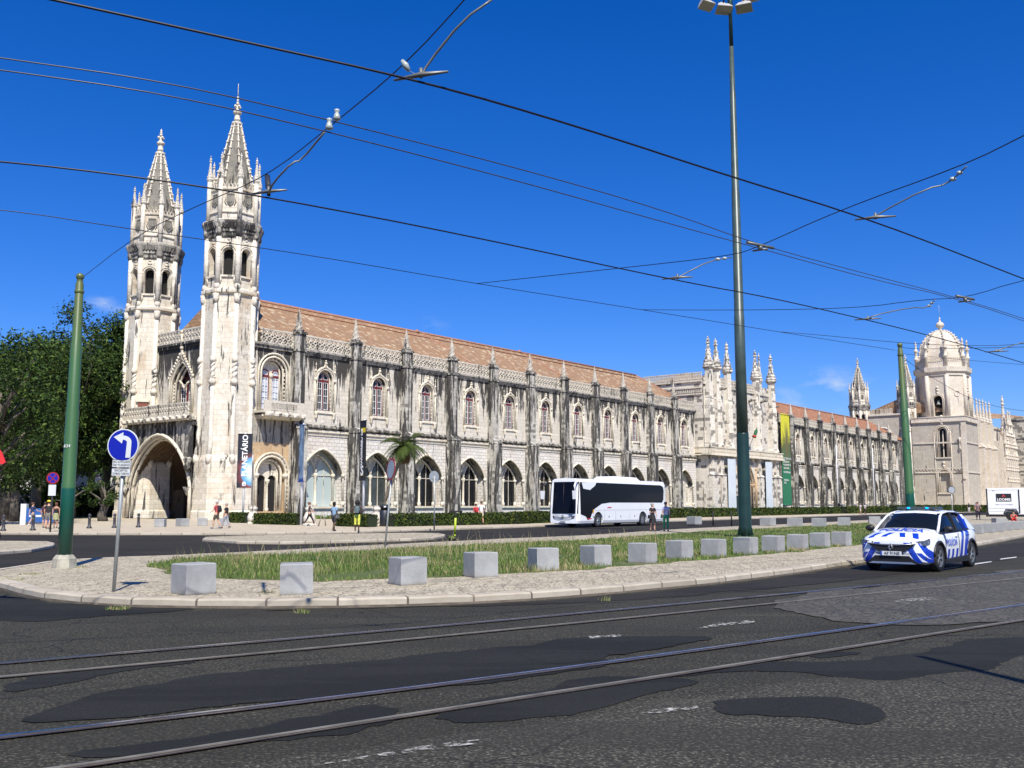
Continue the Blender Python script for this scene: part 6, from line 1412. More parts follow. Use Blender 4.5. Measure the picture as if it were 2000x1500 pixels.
def wheel_meshes(r,w_,spokes,rim=.62,alloy=M_alloy):
    t=M(); t.T=Matrix.Rotation(pi/2,4,'X'); t.lathe((0,0,0),[(r*rim,-w_/2),(r*.94,-w_/2),(r,-w_*.36),(r,w_*.36),(r*.94,w_/2),(r*rim,w_/2)],28,cap=False); t.lathe((0,0,0),[(r*rim,-w_*.2),(r*rim,w_*.2)],28,cap=True)
    q=M(); q.T=Matrix.Rotation(pi/2,4,'X')
    q.lathe((0,0,0),[(r*rim*.9,w_*.44),(r*rim*1.02,w_*.5),(r*rim*1.03,w_*.46),(r*rim*1.0,w_*.1)],28,cap=False); q.lathe((0,0,0),[(r*.14,w_*.2),(r*.14,w_*.44),(r*.05,w_*.47)],12)
    q.lathe((0,0,0),[(r*rim*.9,-w_*.44),(r*rim*1.02,-w_*.5),(r*rim*1.03,-w_*.46),(r*rim*1.0,-w_*.1)],28,cap=False)
    for sd in (1,-1):
        for k in range(spokes):
            a_=2*pi*k/spokes
            for da in (-.13,.13):
                q.hexa([(r*.1*math.cos(a_-.3),r*.1*math.sin(a_-.3),sd*w_*.3),(r*rim*.97*math.cos(a_+da-.05),r*rim*.97*math.sin(a_+da-.05),sd*w_*.36),(r*rim*.97*math.cos(a_+da+.05),r*rim*.97*math.sin(a_+da+.05),sd*w_*.36),(r*.1*math.cos(a_+.3),r*.1*math.sin(a_+.3),sd*w_*.3),
                (r*.1*math.cos(a_-.3),r*.1*math.sin(a_-.3),sd*w_*.44),(r*rim*.97*math.cos(a_+da-.05),r*rim*.97*math.sin(a_+da-.05),sd*w_*.44),(r*rim*.97*math.cos(a_+da+.05),r*rim*.97*math.sin(a_+da+.05),sd*w_*.44),(r*.1*math.cos(a_+.3),r*.1*math.sin(a_+.3),sd*w_*.44)])
    return t.mesh('tyre',M_rubber),q.mesh('rim',alloy)
def put_wheel(parent,x,y,r,wm):
    o=link('wheel',wm[0],parent,(x,y,r)); link('rim',wm[1],o); return o
def cyl_mesh(x,z,r,y0,y1,n=24):
    m=M(); m.prism([(x+r*math.cos(-2*pi*k/n),z+r*math.sin(-2*pi*k/n)) for k in range(n)],y0,y1); return m.mesh('c',M_blkp,True)
# --- patrol car, front at x=0, length along +x ---
Lf=G(1752,1118.5,.0); hd=R(41); ax=Vector((math.sin(hd),math.cos(hd)))
car=empty('patrol_car',(0,0,0),0,'white hatchback patrol car with blue livery, roof light bar and lettering POLÍCIA','car')
cw=G(1829,1116.5,0); # contact of the near front wheel (car's left)
rzc=math.atan2(ax.y,ax.x); lat=Vector((-math.sin(rzc),math.cos(rzc)))
# near front wheel sits at local (.84,-.78)
o2=Vector(cw)-ax*.84+lat*.78; car.location=(o2.x,o2.y,.005); car.rotation_euler=(0,0,rzc); car.scale=(1,1,.955)
def sec(x,w,zb,zs,zt,crown=.03):
    h=[(.86*w,zb),(.965*w,zb+.05),(1.0*w,zb+.18),(.995*w,zs-.18),(.975*w,zs-.05),(.93*w,zs),(.80*w,zt-.02),(.55*w,zt+crown*.7),(.28*w,zt+crown),(0,zt+crown*1.1)]
    return [(x,-a_,b_) for a_,b_ in h]+[(x,a_,b_) for a_,b_ in h[-2::-1]]
SC=[(-.02,.50,.32,.62,.70),(.0,.66,.26,.70,.79),(.06,.76,.23,.76,.85),(.18,.83,.21,.82,.91),(.40,.875,.20,.88,.965),(.75,.895,.20,.93,1.035),(1.05,.90,.20,.96,1.09),(1.5,.895,.20,.98,1.06),(2.2,.89,.20,1.0,1.05),(2.9,.895,.20,1.02,1.07),(3.4,.905,.21,1.04,1.09),(3.8,.885,.24,1.05,1.10),(4.08,.83,.30,1.02,1.08),(4.20,.76,.40,.95,1.0)]
m=M(); RR=loft(m,[sec(*s) for s in SC]); m.fi(RR[0][::-1]); m.fi(RR[-1])
for A,B in zip(RR,RR[1:]): m.fi((A[0],A[-1],B[-1],B[0]))
body=m.build('body',M_liv,car,fix=True)
cut(body,[cyl_mesh(.84,.345,.40,-1.2,1.2),cyl_mesh(3.48,.345,.40,-1.2,1.2)])
for p_ in body.data.polygons: p_.use_smooth=True
body.data.materials.append(M_blkp)
bv=body.modifiers.new('auto','EDGE_SPLIT'); bv.split_angle=R(28)
m=M(); m.box(.3,3.95,-.72,.72,.3,.75); 
for wx in (.84,3.48):
    for s in (-1,1):  # arch cladding
        P=[]; 
        for k in range(13): t=pi*k/12-.12+.24*(k/12)*0; P.append((wx+.425*math.cos(t),s*.885,.345+.425*math.sin(t)))
        m.tube(P,[.03]+[.045]*11+[.03],6,up=(0,1,0))
    
for s in (-1,1): m.hexa([(1.2,s*.84,.19),(3.1,s*.84,.19),(3.1,s*.91,.19),(1.2,s*.91,.19),(1.2,s*.88,.31),(3.1,s*.88,.36),(3.1,s*.915,.34),(1.2,s*.915,.29)])
m.build('wheel_arch_trim',M_blkp,car)
# glasshouse
prof=[(1.02,1.02,.80),(1.30,1.22,.735),(1.62,1.42,.665),(1.80,1.50,.63),(2.3,1.555,.61),(2.9,1.545,.60),(3.45,1.49,.58),(3.75,1.40,.60),(4.0,1.18,.70),(4.08,1.05,.76)]
m=M(); loft(m,[[(x,-.84,1.0 if x<3.9 else .98),(x,-w,z),(x,-w*.5,z+.03),(x,0,z+.04),(x,w*.5,z+.03),(x,w,z),(x,.84,1.0 if x<3.9 else .98)] for x,z,w in prof]); g=m.build('window_glass',M_glc,car)
rp=[(1.74,1.475,.645),(1.84,1.515,.635),(2.3,1.572,.625),(2.9,1.562,.615),(3.45,1.508,.60),(3.78,1.415,.62),(3.86,1.36,.60)]
m=M(); Q=[[(x,-w,z-.015),(x,-w*.85,z+.012),(x,-w*.5,z+.034),(x,0,z+.045),(x,w*.5,z+.034),(x,w*.85,z+.012),(x,w,z-.015)] for x,z,w in rp]; loft(m,Q)
for s in (-1,1):
    m.tube([(1.0,s*.81,1.02),(1.3,s*.755,1.225),(1.62,s*.685,1.425),(1.84,s*.655,1.50),(2.3,s*.64,1.55),(2.9,s*.63,1.545),(3.45,s*.61,1.49)],[.035,.035,.035,.03,.03,.03,.03],6)
    m.hexa([(3.32,s*.87,1.06),(4.12,s*.80,1.04),(4.1,s*.72,1.04),(3.32,s*.78,1.06),(3.52,s*.665,1.47),(3.84,s*.645,1.37),(3.8,s*.55,1.36),(3.5,s*.56,1.46)])
m.build('roof',M_liv,car)
m=M()
for s in (-1,1):
    m.hexa([(2.38,s*.865,1.03),(2.50,s*.865,1.03),(2.50,s*.82,1.03),(2.38,s*.82,1.03),(2.46,s*.655,1.53),(2.56,s*.655,1.53),(2.56,s*.62,1.53),(2.46,s*.62,1.53)])
    m.tube([(1.05,s*.86,1.0),(2.2,s*.868,1.04),(3.3,s*.875,1.08)],.014,5)
    m.tube([(1.28,s*.83,1.06),(1.26,s*.93,1.08)],.03,6); 
m.build('door_pillar',M_blkp,car)
for s in (-1,1):
    m=M(); m.ball((1.22,s*1.0,1.10),.12,10,8,(.62,1.05,.72)); m.build('wing_mirror',M_blkp,car)
# open driver's window: seats and door card seen through
m=M(); m.box(1.7,1.78,-.55,-.2,.9,1.3); m.box(1.7,1.78,.2,.55,.9,1.3); m.build('seat_back',plain('pale_grey_seat',(.25,.25,.24),.8),car)
# door seams and handles
m=M()
for s in (-1,1):
    for x in (1.28,2.40,3.28): m.tube([(x,s*.897,.34),(x+.02,s*.902,.7),(x-.02,s*.885,.98)],.007,4)
m.build('door_seam',M_blkp,car)
for s in (-1,1):
    for x in (2.12,3.06): m=M(); m.tube([(x,s*.905,.90),(x+.18,s*.905,.905)],.018,5); m.build('door_handle',M_liv,car)
wm=wheel_meshes(.345,.21,5,.66)
for x in (.84,3.48):
    for s in (-1,1): put_wheel(car,x,s*.79,.345,wm)
# face of the car
m=M(); m.prism([(-.60,.745),(-.2,.72),(.2,.72),(.60,.745),(.52,.68),(.34,.54),(.2,.485),(-.2,.485),(-.34,.54),(-.52,.68)],-.055,.1,'x'); gr=m.build('grille',M_blkp,car)
m=M(); m.tube([(-.06,-.6,.735),(-.07,-.15,.70),(-.07,.15,.70),(-.06,.6,.735)],.014,5); 
for k in range(0): z=.52+.04*k; m.tube([(-.058,-.28-.05*k,z),(-.062,0,z-.01),(-.058,.28+.05*k,z)],.005,4)
m.build('grille_bar',M_chr,gr)
m=M()
for q in (.085,.05): m.tube([(-.085,0,.64+q*1.15),(-.085,-q*.72,.64),(-.085,0,.64-q*1.15),(-.085,q*.72,.64)],.011 if q>.06 else .008,4,closed=True,up=(1,0,0))
m.build('diamond_emblem',M_chr,gr)
for s in (-1,1):
    m=M(); m.hexa([(-.03,s*.46,.695),(.07,s*.80,.685),(.25,s*.855,.73),(.16,s*.50,.70),(-.005,s*.47,.785),(.09,s*.785,.815),(.36,s*.835,.855),(.2,s*.50,.80)]); h=m.build('headlight',M_lampg,car)
    m=M(); m.tube([(.0,s*.46,.775),(.11,s*.765,.812),(.34,s*.815,.855)],.012,5); m.tube([(-.012,s*.47,.695),(.09,s*.785,.685),(.22,s*.835,.72)],.010,5); m.tube([(.04,s*.62,.71),(.05,s*.66,.77)],.02,5); m.build('lamp_rim',M_blkp,h); m=M(); m.tube([(.045,s*.68,.705),(.075,s*.74,.705),(.115,s*.785,.735),(.10,s*.765,.785)],.016,5); m.build('daytime_lamp',M_plate,h)
m=M(); m.hexa([(-.035,-.62,.24),(-.035,.62,.24),(.1,.62,.24),(.1,-.62,.24),(-.05,-.42,.42),(-.05,.42,.42),(.1,.42,.42),(.1,-.42,.42)])
for s in (-1,1): m.hexa([(.0,s*.63,.36),(.12,s*.80,.34),(.2,s*.80,.34),(.1,s*.63,.36),(.01,s*.66,.56),(.10,s*.78,.56),(.2,s*.78,.56),(.1,s*.66,.56)])
m.build('air_intake',M_blkp,car)
m=M(); m.hexa([(-.065,-.58,.215),(-.065,.58,.215),(.05,.58,.215),(.05,-.58,.215),(-.06,-.48,.26),(-.06,.48,.26),(.05,.48,.26),(.05,-.48,.26)]); m.build('skid_plate',M_chr,car)
m=M(); m.box(-.085,-.075,-.26,.26,.425,.535); pl=m.build('number_plate',M_plate,car); m=M(); m.box(-.087,-.0852,-.26,-.222,.425,.535) ; 
m=M(); m.box(-.089,-.0855,.222,.258,.427,.533); m.build('blue_band',M_ebl,pl)
link('lettering',text_mesh('AF 91NE',.105,M_ltx,ext=.001,bold=.002),pl,(-.088,-.02,.478),rot=(pi/2,0,-pi/2))
# lettering
tm=text_mesh('POLÍCIA',.30,M_ebl,ext=.002,bold=.008,sx=1.02); 
def hoodz(x,y):
    w=.885; zt=.965+(x-.4)*.195
    ay=abs(y)/w; return zt+.03*(1-ay**2*2.6)+.012
for v in tm.vertices: X=v.co.x; Yq=v.co.y; xx=.73+Yq*1.35; v.co=(xx,-X,hoodz(xx,X)+.006+v.co.z)
link('lettering',tm,car)
for s,rz_ in ((-1,0),(1,pi)): link('lettering',text_mesh('POLÍCIA',.24,M_ebl,ext=.002,bold=.001,sx=1.0),car,(1.78,s*.912,.73),rot=(pi/2,0,rz_))
# light bar
m=M(); m.hexa([(2.02,-.56,1.625),(2.34,-.56,1.625),(2.34,.56,1.625),(2.02,.56,1.625),(2.06,-.54,1.685),(2.3,-.54,1.685),(2.3,.54,1.685),(2.06,.54,1.685)]); m.box(2.1,2.26,-.35,-.28,1.55,1.62); m.box(2.1,2.26,.28,.35,1.55,1.62); lb=m.build('light_bar',plain('smoked_light_bar',(.05,.065,.07),.2),car)
a=N('lit_blue_beacon'); M_bea=a.out((.0,.15,.8),.2,Emission_Color=(.0,.28,1.,1.),Emission_Strength=2.2)
for y in (-.24,.24): m=M(); m.box(2.0,2.03,y-.035,y+.035,1.63,1.675); m.build('beacon',M_bea,lb)
# --- coach ---
bf=Vector(G(1169,1030,0)); br=Vector(G(1270.5,1026,0)); d=(br-bf).normalized(); rb=math.atan2(d.y,d.x); 
rb=R(90-37.); dd=Vector((math.cos(rb),math.sin(rb))); ll=Vector((-dd.y,dd.x))
cl=bf-dd*2.75+ll*1.27; coach=empty('coach',(cl.x,cl.y,.0),rb,'long white tourist coach with dark windows, parked with its nose to the left','coach')
LB=13.2; PY=[(-1.22,.32),(-1.275,.5),(-1.275,1.7),(-1.255,3.1),(-1.18,3.42),(-1.0,3.52),(0,3.58),(1.0,3.52),(1.18,3.42),(1.255,3.1),(1.275,1.7),(1.275,.5),(1.22,.32)]
def bsec(x,k=1.,zk=0): return [(x+ (0 if z<1.3 else (z-1.3)*zk),y*k,z) for y,z in PY]
m=M(); RR=loft(m,[bsec(-.02,.86,.10),bsec(.10,.94,.08),bsec(.35,.99,.05),bsec(.9,1),bsec(6,1),bsec(LB-.25,1),bsec(LB-.06,.97),bsec(LB,.9)]); m.fi(RR[0][::-1]); m.fi(RR[-1])
for A,B in zip(RR,RR[1:]): m.fi((A[0],A[-1],B[-1],B[0]))
cb=m.build('body',M_paintw,coach,fix=True); cut(cb,[cyl_mesh(2.75,.52,.62,-1.5,1.5),cyl_mesh(9.35,.52,.62,-1.5,1.5)])
for p_ in cb.data.polygons: p_.use_smooth=False
m=M(); m.box(.5,LB-.4,-1.1,1.1,.25,1.2); m.build('underbody',M_blkp,coach)
m=M(); m.hexa([(5.3,-.95,3.5),(9.6,-.95,3.5),(9.6,.95,3.5),(5.3,.95,3.5),(5.9,-.8,3.82),(9.2,-.8,3.78),(9.2,.8,3.78),(5.9,.8,3.82)]); m.build('roof_unit',M_paintw,coach)
ol=[(.30,3.28),(12.3,3.22),(12.75,3.1),(12.85,2.75),(12.75,2.05),(12.5,1.82),(4.4,1.82),(3.2,1.72),(2.2,1.35),(1.85,1.0),(1.6,.62),(1.25,.55),(1.05,.8),(.35,1.0)]
for s in (-1,1): 
    m=M(); yy0,yy1=(s*1.268,s*1.288); P=[]
    A=[m.av((x,s*(1.286 if z<1.9 else 1.286-(z-1.9)*.012),z)) for x,z in ol]; m.fi(A if s<0 else A[::-1]); m.build('side_glass',M_glb,coach)
m=M(); W_=[]
for z in (1.02,1.6,2.2,2.8,3.3):
    W_.append([(-.05+.10*max(0,z-1.3)+.02+(0 if abs(y)<.8 else .14*((abs(y)-.8)/.4)**1.5),y*(1.06),z) for y in (-1.17,-1.0,-.8,-.4,0,.4,.8,1.0,1.17)])
loft(m,W_); ws=m.build('windscreen',M_glb,coach)
m=M(); m.tube([(-.02,-.0,1.1),(.13,0,3.2)],.02,4); m.tube([(-.04,-.6,1.05),(.08,-.05,2.)],.015,4); m.tube([(-.04,.3,1.05),(.08,.8,1.8)],.015,4); m.build('wiper',M_blkp,ws)
m=M()
for x in (2.0,3.6,5.2,7.3,9.0+.9,11.6): 
    for s in (-1,1): m.tube([(x,s*1.279,.5),(x,s*1.279,1.22)],.007,4)
for s in (-1,1): m.tube([(2.1,s*1.279,1.26),(12.9,s*1.279,1.26)],.007,4); m.tube([(-.02,s*.4,.94),(-.02,s*.8,.93)],.007,4)
m.build('panel_seam',plain('grey_panel_gap',(.22,.23,.24),.6),coach)
m=M()
for x in (2.05,4.2,5.9,8.0,): m.box(x,x+.1,-1.285,-1.27,.72,.82)
m.build('locker_latch',M_blkp,coach)
for s in (-1,1):
    m=M(); m.hexa([(-.06,s*.72,.66),(.04,s*1.08,.68),(.14,s*1.08,.68),(.1,s*.72,.66),(-.05,s*.78,.86),(.05,s*1.12,.92),(.14,s*1.12,.92),(.1,s*.78,.86)]); m.build('headlight',M_lampg,coach)
m=M()
for k,z in enumerate((.62,.70,.78,.86)): m.tube([(-.06,-.7,z+.06),(-.075,0,z-.03),(-.06,.7,z+.06)],.012,4)
m.build('grille_line',plain('grey_grille_line',(.3,.31,.32),.4),coach)
m=M(); m.tube([(-.09,.11*math.cos(2*pi*k/14),.80+.11*math.sin(2*pi*k/14)) for k in range(14)],.014,5,closed=True,up=(1,0,0))
for t in (pi/2,pi/2+2.094,pi/2+4.189): m.tube([(-.09,0,.80),(-.09,.1*math.cos(t),.80+.1*math.sin(t))],.018,4)
m.build('star_emblem',M_blkp,coach)
m=M(); m.box(-.09,-.075,-.28,.28,.40,.52); p=m.build('number_plate',M_plate,coach); m=M()
for k in range(6): m.box(-.093,-.091,-.2+.07*k,-.155+.07*k,.425,.495)
m.build('plate_character',M_ltx,p)
M_rs=plain('red_company_print',(.55,.04,.04),.5)
for x,z in ((5.0-.9,1.42),(1.3,.62)): m=M(); m.box(x,x+.5,-1.292,-1.288,z,z+.06); m.box(x-.06,x-.01,-1.292,-1.288,z-.06,z+.09); m.build('company_mark',M_rs,coach)
m=M(); m.box(1.98,2.12,-1.295,-1.288,1.05,1.3); m.build('warning_sticker',plain('orange_sticker',(.8,.4,.03),.5),coach)
wb=wheel_meshes(.5,.32,8,.60)
for x in (2.75,9.35):
    for s in (-1,1): put_wheel(coach,x,s*1.08,.5,wb)
for s,L_ in ((-1,1),(1,1)):
    m=M(); m.tube([(.3,s*1.1,3.2),(-.2,s*1.25,3.25),(-.55,s*1.38,3.0),(-.60,s*1.4,2.5)],[.06,.08,.07,.05],6); mi_=m.build('mirror_arm',M_blkp if s>0 else M_paintw,coach); m=M(); m.hexa([(-.68,s*1.28,2.05),(-.52,s*1.28,2.05),(-.52,s*1.5,2.05),(-.68,s*1.5,2.05),(-.70,s*1.26,2.65),(-.48,s*1.26,2.65),(-.48,s*1.52,2.65),(-.70,s*1.52,2.65)]); m.build('mirror_housing',M_paintw,mi_)
m=M(); m.prism([(.5,3.25),(2.5,3.3),(2.3,3.05),(1.6,2.72),(.7,2.8)],-1.30,-1.285); m.build('white_side_flash',M_paintw,coach)
m=M(); m.box(.0,.5,-.9,-.2,1.06,1.16); m.box(.02,.3,-.95,-.55,1.3,1.42); m.build('dashboard_papers',M_sw,coach)
# --- cash van at the right edge ---
vr=Vector(G(1927,1016.5,.1)); rv=R(-25); va=empty('security_van',(vr.x,vr.y,.12),rv,'white armoured box van with black company panel, cut by the right frame edge','van')
s_=vr.y/1924.
m=M(); m.box(.15,5.6,0,2.1,.55,3.15); vb=m.build('body',M_paintw,va,fix=True); bvm=vb.modifiers.new('b','BEVEL'); bvm.width=.09; bvm.segments=3
cut(vb,[cyl_mesh(2.2,.42,.62,-.3,.9)])
m=M(); m.box(.2,5.4,.1,2.0,.35,.6); m.box(-.02,.25,-.02,2.1,.35,.75); m.box(.08,.2,-.03,.1,.7,3.1); m.tube([(1.55,-.03,.62),(1.75,-.03,1.05),(2.65,-.03,1.05),(2.85,-.03,.62)],.08,4); m.box(2.9,3.02,-.03,.05,.7,3.0); m.build('black_trim',M_blkp,va)
m=M(); m.box(4.35,5.1,-.02,.0,.65,2.75); m.build('open_side_door',M_void,va); m=M(); m.box(4.36,4.62,-.06,-.021,.7,2.7); m.build('door_edge',M_paintw,va)
m=M(); m.box(.95,2.3,-.03,0,1.85,2.6); bp=m.build('name_panel',M_blkp,va)
link('lettering',text_mesh('LOOMIS',.33,M_ink2,ext=.004,bold=.008),bp,(1.62,-.035,2.02),rot=(pi/2,0,0))
m=M(); m.prism([(1.45,2.27),(1.62,2.54),(1.79,2.27),(1.70,2.27),(1.62,2.40),(1.54,2.27)],-.04,-.03); m.build('red_triangle_mark',M_rs,bp)
link('lettering',text_mesh('A GERIR O CICLO DO DINHEIRO',.115,M_ltx,ext=.003,sx=.95),va,(1.6,-.012,1.52),rot=(pi/2,0,0)); link('lettering',text_mesh('617',.16,M_ltx,ext=.003),va,(.75,-.012,2.88),rot=(pi/2,0,0))
m=M(); 
for z in (1.15,.85,2.95): m.box(.25,2.85,-.012,-.002,z,z+.025)
m.build('panel_seam',bpy.data.materials['grey_panel_gap'],va)
wv_=wheel_meshes(.42,.28,6,.6,M_blkp); put_wheel(va,2.2,.17,.42,wv_); put_wheel(va,2.2,1.9,.42,wv_); put_wheel(va,5.0,.17,.42,wv_)
# ================= people =================
SK=dict(pale=(.52,.30,.20),tan=(.40,.21,.13),dark=(.075,.038,.022))
MC={}
def cmat(nm,c,r=.8):
    k=nm+str(c)
    if k not in MC: MC[k]=plain(nm,c,r,var=.15,sc_=8)
    return MC[k]
def skin(name,V,E,mat,parent,root=0,sub=1):
    me=bpy.data.meshes.new(name); me.from_pydata([v[:3] for v in V],E,[]); o=bpy.data.objects.new(name,me); COL.objects.link(o); o.parent=parent
    o.modifiers.new('s','SKIN')
    if not me.skin_vertices: return o
    sv=me.skin_vertices[0].data
    for i,v in enumerate(V): sv[i].radius=(v[3],v[4] if len(v)>4 else v[3]); sv[i].use_root=(i==root)
    if sub: md=o.modifiers.new('u','SUBSURF'); md.levels=sub; md.render_levels=sub
    dg=bpy.context.evaluated_depsgraph_get(); dg.update(); nm=bpy.data.meshes.new_from_object(o.evaluated_get(dg)); o.modifiers.clear(); o.data=nm; nm.name=name
    nm.materials.clear(); nm.materials.append(mat)
    for p in nm.polygons: p.use_smooth=True
    return o
def person(px,py,face,label,h=1.7,skc='pale',top=(.3,.3,.3),bottom=(.05,.05,.07),legs='long',sleeve='short',hair=(.08,.05,.03),hl='short',stride=.25,arms=(.1,-.1),bend=(.1,.1),pack=None,skirt=None,shoes=(.05,.05,.05),hat=None,bag=None,akimbo=False,group=None,z=.12,fem=False):
    """face: heading in degrees in plan, 0 = away from the camera, 180 = towards it, 90 = to the left"""
    x,y=G(px,py,z); o=empty('person',(x,y,z),R(face),label,'person',group); k=h/1.72; o.scale=(k,k,k)
    sk=cmat('skin',SK[skc],.55); sw=.165 if fem else .19; hp=.095 if not fem else .10
    # local: +y forward
    st=stride
    ft=[(-hp,st),(hp,-st)]
    J=[]; E=[]
    def add(p,r,pa=None):
        J.append((*p,r) if not isinstance(r,tuple) else (*p,*r)); i=len(J)-1
        if pa is not None: E.append((pa,i))
        return i
    pel=add((0,0,.93),(.145,.10)); wa=add((0,.0,1.08),(.125,.09),pel); chs=add((0,0,1.28),(.15,.10),wa); nb=add((0,-.01,1.42),(.09,.065),chs); nk=add((0,.0,1.49),.05,nb); hd=add((0,.01,1.57),(.072,.082),nk); h2=add((0,.012,1.64),(.078,.09),hd); h3=add((0,.0,1.70),(.05,.06),h2)
    add((0,.112,1.595),.013,hd); 
    for s in (-1,1): add((s*.085,.0,1.60),.013,hd)
    AR=[]
    for s,a_,b_ in ((-1,arms[0],bend[0]),(1,arms[1],bend[1])):
        sh=add((s*sw,0,1.385),.055,nb)
        if akimbo: el=(s*(sw+.22),-.06,1.17); wr=(s*.17,.06,1.02); hn=(s*.13,.10,.99)
        else: el=(s*(sw+.05),a_*.30,1.13); wr=(s*(sw+.055),a_*.55+b_*.22,.90+b_*.28+abs(a_)*.06); hn=(s*(sw+.05),a_*.62+b_*.30,.82+b_*.40)
        e=add(el,.042,sh); w2=add(wr,.029,e); ha=add(hn,(.020,.036),w2); AR.append((s,(s*sw,0,1.385),el,wr))
        dv=(Vector(hn)-Vector(wr)).normalized(); sd=Vector((0,1,0)) if abs(dv.y)<.8 else Vector((0,0,1))
        for q,l in ((-1.4,.07),(-.45,.082),(.45,.078),(1.4,.062)):
            b0=Vector(hn)+sd*q*.015+dv*.03; add(tuple(b0+dv*l+Vector((-s*.012,0,0))),.009,ha)
        add(tuple(Vector(wr)+sd*.045+dv*.055),.010,w2)
    LG=[]
    for (hx,f) in ft:
        hj=(hx,0,.86); kn=(hx*1.02,f*.62+.03,.49); an=(hx*1.02,f*1.15-(.05 if f<0 else 0),.09+(.05 if f<0 and st>.12 else 0))
        a0=add(hj,(.088,.09),pel); a1=add(kn,.056,a0); am=add(tuple(Vector(kn).lerp(Vector(an),.35)+Vector((0,-.02,0))),.055,a1); a2=add(an,.036,am); add((an[0],an[1]+.13,an[2]-.05),(.04,.025),a2); LG.append((hj,kn,an))
    body=skin('body',J,E,sk,o)
    # shirt
    V=[(0,0,.84,.165,.12),(0,0,1.08,.145,.108),(0,0,1.27,.168,.118),(0,-.01,1.405,.105,.08)]; Ee=[(0,1),(1,2),(2,3)]
    for s,sh,el,wr in AR:
        if sleeve=='none': continue
        i=len(V); V.append((*sh,.068)); Ee.append((3,i)); t=Vector(sh).lerp(Vector(el),.7 if sleeve=='short' else 1.); V.append((*t,.058)); Ee.append((i,i+1))
        if sleeve=='long': V.append((*wr,.042)); Ee.append((i+1,i+2))
    skin('shirt',V,Ee,cmat('shirt_cloth',top),o)
    if skirt:
        m=M(); m.lathe((0,0,0),[(.14,1.02),(.17,.93),(.20,.78),(.235,skirt[1])],14,cap=False); s_o=m.build('skirt',cmat('skirt_cloth',skirt[0]),o); s_o.data.materials[0].use_backface_culling=False
    else:
        V=[(0,0,1.03,.15,.112),(0,0,.90,.165,.12)]; Ee=[(0,1)]
        for hj,kn,an in LG:
            i=len(V); V.append((*hj,.104)); Ee.append((1,i))
            if legs=='short': t=Vector(hj).lerp(Vector(kn),.88); V.append((*t,.088)); Ee.append((i,i+1))
            elif legs=='capri': V.append((*kn,.075)); t=Vector(kn).lerp(Vector(an),.45); V.append((*t,.068)); Ee+=[(i,i+1),(i+1,i+2)]
            else: V.append((*kn,.07)); V.append((*Vector(kn).lerp(Vector(an),.9),.052)); Ee+=[(i,i+1),(i+1,i+2)]
        skin('trousers',V,Ee,cmat('trouser_cloth',bottom),o)
    for hj,kn,an in LG:
        m=M(); m.ball((an[0],an[1]+.05,an[2]-.035),.06,8,6,(.85,2.1,.8)); m.build('shoe',cmat('shoe',shoes),o)
    m=M(); m.ball((0,-.018,1.655),.105,10,8,(.95,1.08,.95))
    if hl=='long': m.ball((0,-.06,1.53),.10,8,6,(1.05,.7,1.7))
    if hl=='bun': m.ball((0,-.12,1.68),.06,8,6); m.ball((0,-.05,1.6),.09,8,6,(1.,.8,1.1))
    if hl=='big': m.ball((0,-.06,1.62),.14,10,8,(1.05,.9,1.15)); m.ball((0,-.10,1.50),.10,8,6,(1,.8,1.3))
    m.build('hair',cmat('hair',hair),o)
    m=M(); 
    for s in (-1,1): m.ball((s*.032,.088,1.612),.011,6,5)
    m.box(-.022,.022,.086,.094,1.553,1.558); m.build('face_features',cmat('dark_features',(.05,.02,.02)),o)
    if hat: m=M(); m.lathe((0,-.01,0),[(.12,1.66),(.115,1.72),(.07,1.765),(.02,1.775)],12); m.build('cap',cmat('cap',hat),o)
    if pack: 
        m=M(); m.ball((0,-.20,1.22),.2,10,8,(.82,.52,1.15)); m.box(-.1,.1,-.31,-.26,1.05,1.2)
        for s in (-1,1): m.tube([(s*.10,-.14,1.38),(s*.11,.0,1.46),(s*.12,.12,1.3),(s*.13,.0,1.08)],.022,5)
        m.build('backpack',cmat('backpack_cloth',pack),o)
    if bag:
        m=M(); m.hexa([(.18,-.12,.78),(.30,-.12,.78),(.30,.16,.78),(.18,.16,.78),(.2,-.08,1.0),(.28,-.08,1.0),(.28,.12,1.0),(.2,.12,1.0)]); m.tube([(.24,-.05,1.0),(.05,.13,1.25),(-.1,.0,1.46)],.012,4); m.build('shoulder_bag',cmat('bag',bag),o)
    return o
person(422,1033,75,'grey-haired person in pink checked shirt and dark shorts, black backpack, before the tower',1.78,'pale',(.42,.07,.08),(.07,.06,.045),'short',hair=(.45,.42,.40),pack=(.012,.012,.015),stride=.16,arms=(.2,-.1),bend=(.5,.2),shoes=(.12,.15,.2))
person(441,1032,80,'short-haired person in black top and loose grey trousers behind the pink shirt',1.62,'pale',(.015,.015,.018),(.30,.31,.34),'long',hair=(.34,.30,.27),stride=.2,bag=(.06,.06,.07),fem=True)
person(604,1027,-80,'striding woman in dark grey top and black leggings before the second pedestal',1.70,'pale',(.06,.05,.055),(.012,.012,.014),'long',hair=(.16,.07,.035),hl='bun',stride=.32,arms=(-.3,.35),bend=(.4,.5),fem=True,shoes=(.5,.5,.5))
person(652,1038,-25,'woman in pale blue patterned top and dark shorts walking on the kerb pavement',1.68,'dark',(.22,.36,.50),(.03,.03,.035),'short',hair=(.01,.008,.008),hl='bun',stride=.17,bag=(.12,.12,.12),fem=True,shoes=(.09,.04,.03))
person(697,1038,5,'woman with hands on hips, bright yellow cropped trousers and black and white backpack',1.76,'dark',(.05,.06,.06),(.74,.72,.10),'capri','none',hair=(.012,.01,.01),hl='big',stride=.03,pack=(.10,.14,.14),akimbo=True,fem=True,shoes=(.09,.04,.03))
